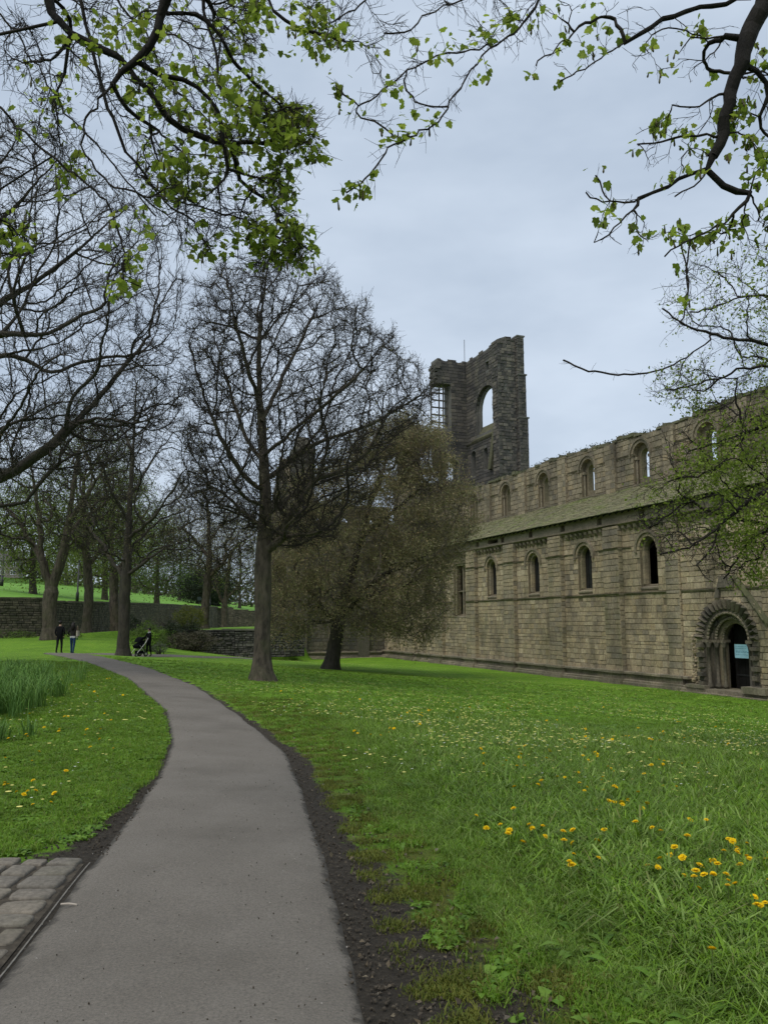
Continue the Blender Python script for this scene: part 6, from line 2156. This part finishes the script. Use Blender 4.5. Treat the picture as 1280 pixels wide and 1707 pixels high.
# dandelion flowers
def flower_proto(seed):
    g = np.random.default_rng(seed)
    V, F = [], []
    for ringi, (nr_, rr_, zz_) in enumerate(((15, .021, .002), (13, .016, .007), (9, .010, .010))):
        for k in range(nr_):
            a = 2 * math.pi * (k + g.uniform(-.2, .2)) / nr_
            b = np.array([math.cos(a), math.sin(a), 0]); s = np.array([-b[1], b[0], 0]) * .0028
            q = rr_ * g.uniform(.85, 1.1)
            n = len(V)
            V += [b * .002 - s, b * .002 + s, b * q + s + np.array([0, 0, zz_]), b * q - s + np.array([0, 0, zz_])]
            F += [(n, n + 1, n + 2, n + 3)]
    me = mesh_np('flower_head', np.array(V), np.array(F)); me.materials.append(YELLOW)
    return me


FH = [flower_proto(k) for k in range(4)]
mb = MB(); mb.bar((0, 0, 0), (.006, .003, 1), .0022, 5)
me_stem = bpy.data.meshes.new('stem'); me_stem.from_pydata(mb.v, [], mb.f); me_stem.materials.append(M_STEM)
_q = [spread_pts(n_, a_, b_, lambda y: xr(y) + 1.0, half, gr) for n_, a_, b_ in ((330, 3.4, 7), (200, 7, 13), (170, 13, 22))]
x, y = np.concatenate([q[0] for q in _q]), np.concatenate([q[1] for q in _q])
keep = (x - xr(y) > np.interp(y, [3, 5, 9], [1.6, 1.4, 1.0])) & (np.abs(x) < .475 * y) & (fieldnoise(x, y, 1.1, 15) > -.25)
x, y = x[keep], y[keep]
lx_, ly_ = spread_pts(120, 7.0, 26, lambda y: -.47 * y, lambda y: xl(y) - .6, gr)
order = gr.permutation(len(y))
order = np.concatenate([order[y[order] < 7][:95], order[y[order] >= 7][:155]])
order = order[gr.permutation(len(order))]
for _k in range(60):                                   # some grow close together
    _i, _j = order[_k], order[-1 - _k % 70]
    if abs(y[_i] - y[_j]) < 12: x[_j], y[_j] = x[_i] + gr.normal(0, .07), y[_i] + gr.normal(0, .07)
fx, fy = np.concatenate([x[order], lx_[:50]]), np.concatenate([y[order], ly_[:50]])
for i, (a, b) in enumerate(zip(fx, fy)):
    side = a < xl(b)
    hgt = gr.uniform(.05, .09) if side else gr.uniform(.15, .23) + (.05 if b < 5.5 else 0)
    root = empty('dandelion', (a, b, float(H(a, b))))
    tag(root, 'yellow dandelion in the turf left of the path' if side else 'yellow dandelion standing in the long grass right of the path', 'flower', 'dandelions left of the path' if side else 'dandelions in the long grass')
    o = link('stem', me_stem, root); o.scale = (1, 1, hgt)
    h = link('flower_head', FH[i % 4], root)
    h.location = (.006, .003, hgt)
    h.rotation_euler = (gr.normal(0, .3), gr.normal(0, .3), gr.uniform(0, 6))
    q = gr.uniform(.8, 1.4)
    h.scale = (q, q, q)
# the rest of the flowers, too many and too small to count
x, y = spread_pts(9500, 9, 60, lambda y: np.maximum(xr(np.minimum(y, 42)) + .6, -.16 * y - 4), lambda y: np.minimum(half(y), (DW - .3 - ND[1] * y) / ND[0]), gr)
keep = (fieldnoise(x, y, .5, 25) > -.3) & ((y > 12) | (gr.random(len(x)) < .25))
x, y = x[keep], y[keep]
lx2, ly2 = spread_pts(420, 13, 52, lambda y: -.48 * y, lambda y: np.where(y < 42, xl(np.minimum(y, 42)) - .2, -.34 * y), gr)
x, y = np.concatenate([x, lx2, lx_[50:]]), np.concatenate([y, ly2, ly_[50:]])
n = len(x)
C = np.stack([x, y, H(x, y) + np.interp(y, [6, 14, 20, 24, 60], [.15, .15, .12, .08, .08]) * np.where(x > -.12 * y, 1, .6)], -1)
hexs = (np.array([(0, 0, .012)] + [(math.cos(k * math.pi / 3), math.sin(k * math.pi / 3), -.1) for k in range(6)]), np.array([(0, 1 + k, 1 + (k + 1) % 6) for k in range(6)]))
Rz = np.zeros((n, 3, 3)); an = gr.uniform(0, 6, n)
Rz[:, 0, 0], Rz[:, 0, 1], Rz[:, 1, 0], Rz[:, 1, 1], Rz[:, 2, 2] = np.cos(an), -np.sin(an), np.sin(an), np.cos(an), 1
for nm, sel, mt, lab in (('far_dandelions', np.arange(n) % 3 != 0, PALEY, 'far yellow flower heads dotted over the whole lawn'), ('far_daisies', np.arange(n) % 3 == 0, WHITE, 'tiny white daisies dotted over the whole lawn')):
    v, f = leaves_np(C[sel], .024 if mt is PALEY else .014, gr, hexs, Rz[sel])
    tag(link(nm, mesh_np(nm, v, f), None, mt), lab, 'flowers', kind='stuff')

# daffodil foliage at the left edge
def daff_clump(label, pts, seed, hgt=.5, nb=26):
    g = np.random.default_rng(seed)
    c = np.mean(pts, 0)
    root = empty('daffodil_clump', (c[0], c[1], float(H(*c))))
    tag(root, label, 'plant', 'daffodil leaf clumps')
    V, F = [], []
    for (a, b) in pts:
        z0 = float(H(a, b)) - root.location[2]
        for k in range(nb):
            an_ = g.uniform(0, 6.28); d_ = np.array([math.cos(an_), math.sin(an_), 0])
            o = np.array([a - c[0], b - c[1], z0]) + np.array([*g.normal(0, .07, 2), 0])
            h = hgt * g.uniform(.5, 1.15); ln = g.uniform(.05, .95)
            s = np.array([-d_[1], d_[0], 0]) * .007
            p1 = o + d_ * h * ln * .25 + np.array([0, 0, h * .5]); p2 = o + d_ * h * ln * .7 + np.array([0, 0, h * .88]); p3 = o + d_ * h * ln * 1.2 + np.array([0, 0, h * (1 - .4 * ln)])
            n = len(V)
            V += [o - s, o + s, p1 + s, p1 - s, p2 + s * .8, p2 - s * .8, p3]
            F += [(n, n + 1, n + 2), (n, n + 2, n + 3), (n + 3, n + 2, n + 4), (n + 3, n + 4, n + 5), (n + 5, n + 4, n + 6)]
    o = link('leaves', mesh_np('leaves', np.array(V), np.array(F)), root, DAFF); o['kind'] = 'stuff'


gd = np.random.default_rng(610)
spots = [('daffodil leaves nearest the left edge, lowest of the green clumps', -5.45, 11.4, .4, .5, 14, .30), ('daffodil leaves in a tall clump at the left edge', -6.9, 14.6, .7, 1.2, 34, .62),
         ('daffodil leaves in the middle of the dense left bed', -7.7, 17.3, .9, 1.3, 38, .6), ('daffodil leaves at the far end of the left bed', -9.3, 21.0, 1.1, 1.8, 40, .58), ('daffodil leaves behind the dense bed by the left edge', -11.2, 24.5, 1.2, 1.6, 36, .5)]
for k, (lab, cx, cy, sx, sy, n, h) in enumerate(spots):
    daff_clump(lab, np.stack([cx + gd.normal(0, sx * .5, n), cy + gd.normal(0, sy * .5, n)], -1), 611 + k, h)


# ------------------------------------------------------------------ people
M_SKIN = plain('skin', (.42, .26, .19), .6)
M_BLACK = plain('black cloth', (.008, .008, .009), .9, .1)
M_TROUS = plain('charcoal trousers', (.011, .011, .013), .9, .1)
M_JEAN = plain('blue denim', (.022, .045, .10), .9, .1, var=.3, scale=20)
M_OLIVE = plain('dark jacket', (.022, .02, .018), .9, .1)
M_HAIR = plain('dark hair', (.012, .009, .007), .6)
M_SHOE = plain('dark shoes', (.012, .011, .01), .6)
M_WSHIRT = plain('pale shirt', (.5, .5, .48), .9)


def skin_body(name, verts, edges, radii, root, mats, pick):
    me = bpy.data.meshes.new(name)
    me.from_pydata([tuple(v) for v in verts], edges, [])
    o = bpy.data.objects.new(name, me)
    COL.objects.link(o)
    sk = o.modifiers.new('skin', 'SKIN')
    sk.use_smooth_shade = True
    for k, r_ in enumerate(radii):
        me.skin_vertices[0].data[k].radius = (r_, r_) if not isinstance(r_, tuple) else r_
        me.skin_vertices[0].data[k].use_root = (k == 0)
    sb = o.modifiers.new('sub', 'SUBSURF'); sb.levels = 2; sb.render_levels = 2
    dg = bpy.context.evaluated_depsgraph_get()
    ev = o.evaluated_get(dg)
    m2 = bpy.data.meshes.new_from_object(ev)
    bpy.data.objects.remove(o)
    bpy.data.meshes.remove(me)
    for mt in mats: m2.materials.append(mt)
    for pgn in m2.polygons:
        pgn.material_index = pick(pgn.center)
        pgn.use_smooth = True
    m2.name = name
    return link(name, m2, root)


def person(label, loc, rz, h, lf, rf, arms, mats, pick, coat=1.0, heel=0.0):
    """skeleton facing -Y in its own frame; lf / rf = forward offsets of the feet; arms = (elbow, hand) for each side"""
    root = empty('person', loc, rz)
    tag(root, label, 'person')
    k = h / 1.75
    V, E, Rr = [], [], []

    def ad(p, r_, frm=None):
        V.append(np.array(p, float) * k)
        Rr.append((r_[0] * k, r_[1] * k) if isinstance(r_, tuple) else r_ * k)
        if frm is not None: E.append((frm, len(V) - 1))
        return len(V) - 1
    pel = ad((0, 0, .95), (.155 * coat, .115 * coat))
    wai = ad((0, 0, 1.12), (.145 * coat, .105 * coat), pel)
    che = ad((0, 0, 1.30), (.165 * coat, .115 * coat), wai)
    nk0 = ad((0, .01, 1.46), (.085, .07), che)
    nk = ad((0, 0, 1.52), .055, nk0)
    hd = ad((0, -.015, 1.60), (.075, .088), nk)
    hd2 = ad((0, -.01, 1.68), (.072, .085), hd)
    ad((0, .0, 1.735), (.04, .045), hd2)
    ad((0, -.105, 1.61), .014, hd)                       # nose
    for sg, ft in ((-1, lf), (1, rf)):
        hip = ad((sg * .09, 0, .88), .092, pel)
        kn = ad((sg * .095, -ft * .5 - .03, .49), .062, hip)
        ca = ad((sg * .095, -ft * .75 + .0, .32), .055, kn)
        an = ad((sg * .095, -ft + .03, .09), .042, ca)
        ad((sg * .10, -ft - .12, .04), .036, an)
    hands = []
    for sg, (el, hn) in zip((-1, 1), arms):
        sh = ad((sg * .175, .0, 1.40), .062, che)
        e_ = ad(el, .048, sh)
        w_ = ad(hn, .032, e_)
        d_ = np.array(hn, float) - np.array(el, float); d_ /= np.linalg.norm(d_)
        pm = ad(np.array(hn) + d_ * .06, (.036, .018), w_)
        side = np.cross(d_, (0, 1, 0)); side /= np.linalg.norm(side) + 1e-6
        for q, ln in zip((-.03, -.01, .01, .03), (.06, .075, .07, .05)):
            f1 = ad(np.array(hn) + d_ * .11 + side * q, .009, pm)
            ad(np.array(hn) + d_ * (.11 + ln * .6) + side * q + np.array((0, -.02, 0)), .008, f1)
        ad(np.array(hn) + d_ * .06 + np.array((0, -.05, 0)), .010, pm)
    o = skin_body('body', V, E, Rr, root, mats, lambda c: pick(np.array(c) / k))
    return root, k


def hair(root, k, long=False, mat=None):
    mb = MB()
    mb.ball((0, .015 * k, 1.665 * k), (.095 * k, .108 * k, .10 * k), 12, 8)
    if long:
        mb.lathe((0, .05 * k, 0), [(.03 * k, 1.28 * k), (.10 * k, 1.36 * k), (.125 * k, 1.48 * k), (.115 * k, 1.60 * k), (.07 * k, 1.70 * k)], 12)
    return mb.build('hair', mat or M_HAIR, root, True)


mats = [M_SKIN, M_BLACK, M_TROUS, M_SHOE, M_WSHIRT, M_JEAN, M_OLIVE]


def gz_(x, y): return float(H(x, y))


pm_ = at(99, 1085, 45.5); pw_ = at(121, 1085, 45.3); pp_ = at(243, 1086, 46.4)
A_man = [((-.25, .03, 1.14), (-.20, -.06, .93)), ((.25, .03, 1.14), (.20, -.06, .93))]
rm, k = person('person walking away in a black jacket and black trousers, left of the pair', (pm_[0], 45.5, gz_(pm_[0], 45.5) + .03), R(180), 1.79, .10, -.12, A_man, mats,
               lambda c: 3 if c[2] < .075 else (2 if c[2] < .86 else (1 if c[2] < 1.475 and not (abs(c[0]) > .17 and c[2] < .94) else 0)), 1.12)
hair(rm, k)
A_wo = [((-.24, .02, 1.14), (-.22, -.05, .92)), ((.26, .05, 1.16), (.23, -.12, 1.02))]
rw, k = person('person walking away with long dark hair, dark jacket and blue jeans', (pw_[0], 45.3, gz_(pw_[0], 45.3) + .03), R(180), 1.72, -.12, .14, A_wo, mats,
               lambda c: 3 if c[2] < .075 else (5 if c[2] < .90 else (4 if c[2] < .985 else (6 if c[2] < 1.475 and not (abs(c[0]) > .19 and c[2] < 1.0) else 0))), 1.0)
hair(rw, k, True)
A_pr = [((-.20, -.16, 1.16), (-.17, -.36, 1.02)), ((.20, -.16, 1.16), (.17, -.36, 1.02))]
rp, k = person('person in a black coat facing the camera and pushing a pushchair', (pp_[0] + .12, 46.6, gz_(pp_[0], 46.6) + .03), R(-35), 1.62, .08, -.10, A_pr, mats,
               lambda c: 3 if c[2] < .075 else (2 if c[2] < .62 else (1 if c[2] < 1.475 and not (c[1] < -.33) else 0)), 1.1)
hh = hair(rp, k)
mb = MB()
for sg in (-1, 1): mb.ball((sg * .03 * k, -.100 * k, 1.645 * k), .011 * k, 6, 4)
mb.build('eyes', M_HAIR, rp, True)
mb = MB(); mb.bar((-.025 * k, -.097 * k, 1.555 * k), (.025 * k, -.097 * k, 1.555 * k), .006 * k, 5); mb.build('mouth', plain('lips', (.3, .1, .09)), rp)
mb = MB(); mb.lathe((0, 0, 0), [(.09 * k, 1.42 * k), (.095 * k, 1.47 * k), (.07 * k, 1.52 * k)], 10); mb.build('scarf', M_WSHIRT, rp, True)
# shoulder bag
mb = MB()
mb.add([(-.05, -.14, .0), (.05, -.14, 0), (.05, .14, 0), (-.05, .14, 0), (-.03, -.17, .30), (.03, -.17, .30), (.03, .17, .30), (-.03, .17, .30)], MB.HEX)
bag = mb.build('shoulder_bag', plain('cream canvas', (.42, .37, .30)))
bag.location = (pw_[0] + .27, 45.28, rw.location[2] + .98)
tag(bag, 'cream shoulder bag hanging at the side of the long haired person', 'bag')
mb = MB(); mb.path([(0, -.13, .29), (-.02, -.06, .50), (-.03, 0, .56), (-.02, .06, .50), (0, .13, .29)], .012, 5); mb.build('strap', plain('tan strap', (.2, .15, .1)), bag)
# pushchair
pc = empty('pushchair', (pp_[0] - .28, 46.05, gz_(pp_[0] - .3, 46.0) + .03), R(-35))
tag(pc, 'black pushchair with hood and pale frame on the path', 'pushchair')
M_ALU = plain('pale frame', (.55, .55, .55), .4, .5, .6)
mb = MB()
for sg in (-1, 1):
    x_ = sg * .25
    mb.path([(x_, .42, 1.02), (x_, .22, .72), (x_, -.38, .12)], .016, 6)
    mb.path([(x_, -.12, .62), (x_, .30, .12)], .016, 6)
mb.path([(-.25, .42, 1.02), (.25, .42, 1.02)], .018, 6)
mb.path([(-.25, .30, .14), (.25, .30, .14)], .012, 6)
mb.build('frame', M_ALU, pc)
mb = MB(); mb.hexa([(-.21, -.20, .45), (.21, -.20, .45), (.21, .12, .42), (-.21, .12, .42), (-.22, -.26, .60), (.22, -.26, .60), (.22, .26, .90), (-.22, .26, .90)]); mb.build('seat', M_BLACK, pc)
mb = MB()
nn = 7
for j in range(nn + 1):
    a = R(10) + R(110) * j / nn
    for x_ in (-.23, .23): mb.v.append((x_, .16 - .34 * math.cos(a) * 1.0 + .02, .74 + .34 * math.sin(a)))
mb.n = len(mb.v)
mb.f = [(2 * j, 2 * j + 1, 2 * j + 3, 2 * j + 2) for j in range(nn)] + [tuple(range(0, 2 * nn + 2, 2)), tuple(range(1, 2 * nn + 2, 2))]
mb.build('hood', M_BLACK, pc)
mb = MB(); mb.box(-.2, .2, -.12, .26, .16, .32); mb.build('basket', M_TROUS, pc)
for sg in (-1, 1):
    for yy_, r_ in ((-.36, .10), (.28, .14)):
        mb = MB(); mb.bar((sg * .24, yy_, r_), (sg * .29, yy_, r_), r_, 14); w_ = mb.build('wheel', M_SHOE, pc)
        mb = MB(); mb.bar((sg * .238, yy_, r_), (sg * .292, yy_, r_), r_ * .55, 10); mb.build('hub', M_ALU, w_)


# ------------------------------------------------------------------ posts, sign, house beyond the wall
def lamp_post(px, py_top, py_base, Y, label, r_=.06):
    d0, d1 = at(px, py_base, Y), at(px, py_top, Y)
    gb = float(field_h(d0[0], Y)) - .1
    root = empty('lamp_post', (d0[0], Y, gb))
    tag(root, label, 'lamp post', 'lamp posts on the field')
    hgt = d1[2] - gb
    mb = MB(); mb.lathe((0, 0, 0), [(r_ * 1.8, 0), (r_ * 1.8, .9), (r_, 1.0), (r_ * .7, hgt)], 10); mb.build('post', M_IRON, root, True)
    mb = MB(); mb.hexa([(-.09, -.12, hgt), (.09, -.12, hgt), (.09, .45, hgt + .05), (-.09, .45, hgt + .05), (-.05, -.1, hgt + .12), (.05, -.1, hgt + .12), (.05, .4, hgt + .13), (-.05, .4, hgt + .13)]); mb.build('lamp_head', M_IRON, root)


lamp_post(4, 862, 962, 110, 'tall dark lamp post standing at the left edge of the picture', .14)
lamp_post(129, 935, 1006, 82, 'dark lamp post between the forked trunk and the straight grey trunk', .09)
lamp_post(350, 990, 1018, 165, 'short dark lamp post beside the evergreen beyond the wall', .10)
d0 = at(332, 1016, 160)
root = empty('park_sign', (d0[0], 160, float(field_h(d0[0], 160)) - .1)); tag(root, 'small dark park board on a post above the far wall', 'sign')
mb = MB(); mb.bar((0, 0, 0), (0, 0, 1.2), .05, 6); mb.build('post', M_IRON, root)
mb = MB(); mb.box(-.38, .38, -.05, .0, 1.05, 1.75); mb.build('board', plain('dark green board', (.02, .03, .028)), root)
M_HW = plain('grey brown house wall', (.24, .21, .19), var=.15, scale=1)
M_RF = plain('slate roof', (.10, .09, .09), var=.2, scale=1)
M_WN = plain('white window frame', (.7, .7, .7)); M_GL = plain('window pane', (.05, .06, .07), .2, .5)
for k, (px, Y, wd, hh, lab) in enumerate(((4, 235, 9.0, 5.2, 'grey brown house with white windows at the top of the field, at the left edge'), (-45, 250, 9.0, 5.5, 'second grey house further left on the hill beyond the field'))):
    d0 = at(px, 960, Y); zb = float(field_h(d0[0], Y)) - .3
    hr = empty('house', (d0[0], Y, zb), R(15)); tag(hr, lab, 'house', 'houses above the field')
    mb = MB(); mb.box(-wd / 2, wd / 2, 0, 7, 0, hh); mb.build('wall', M_HW, hr)
    mb = MB(); mb.add([(-wd / 2 - .3, -.4, hh), (wd / 2 + .3, -.4, hh), (wd / 2 + .3, 7.4, hh), (-wd / 2 - .3, 7.4, hh), (-wd / 2 - .3, 3.5, hh + 3), (wd / 2 + .3, 3.5, hh + 3)], [(0, 1, 5, 4), (2, 3, 4, 5), (0, 4, 3), (1, 2, 5), (0, 3, 2, 1)]); rf = mb.build('roof', M_RF, hr)
    mb = MB(); mb.box(wd / 2 - 1.4, wd / 2 - .6, 3.1, 3.9, hh + 2, hh + 4); mb.build('chimney', M_HW, rf)
    for zz_ in (.9, 3.3):
        for xx_ in (-wd / 2 + 1.0, -.6, wd / 2 - 2.3):
            mb = MB()
            mb.box(xx_, xx_ + 1.3, -.06, .02, zz_, zz_ + .12); mb.box(xx_, xx_ + 1.3, -.06, .02, zz_ + 1.2, zz_ + 1.32)
            for q in (0, .59, 1.18): mb.box(xx_ + q, xx_ + q + .12, -.05, .02, zz_ + .12, zz_ + 1.2)
            f_ = mb.build('window', M_WN, hr)
            mb = MB(); mb.box(xx_ + .05, xx_ + 1.25, -.02, .01, zz_ + .05, zz_ + 1.25); mb.build('pane', M_GL, f_)
    mb = MB(); mb.box(-.5, .45, -.05, .02, 0, 2.1); mb.build('door', M_IRON, hr)
# moss and weeds on the abbey wall head
g = np.random.default_rng(700)
n = 2600
a = g.uniform(-66, -22, n)
pk = fieldnoise(a, a * 0, .9, 31)
a = a[pk > -.25]
zt_ = np.array([cz(q) for q in a])
C = np.stack([a, CY - .05 + g.uniform(-.1, .9, len(a)), zt_ + g.uniform(.02, .26, len(a))], -1)
foliage(CL, C, .13, g, LEAF_IVY, 'wall_head_weeds')
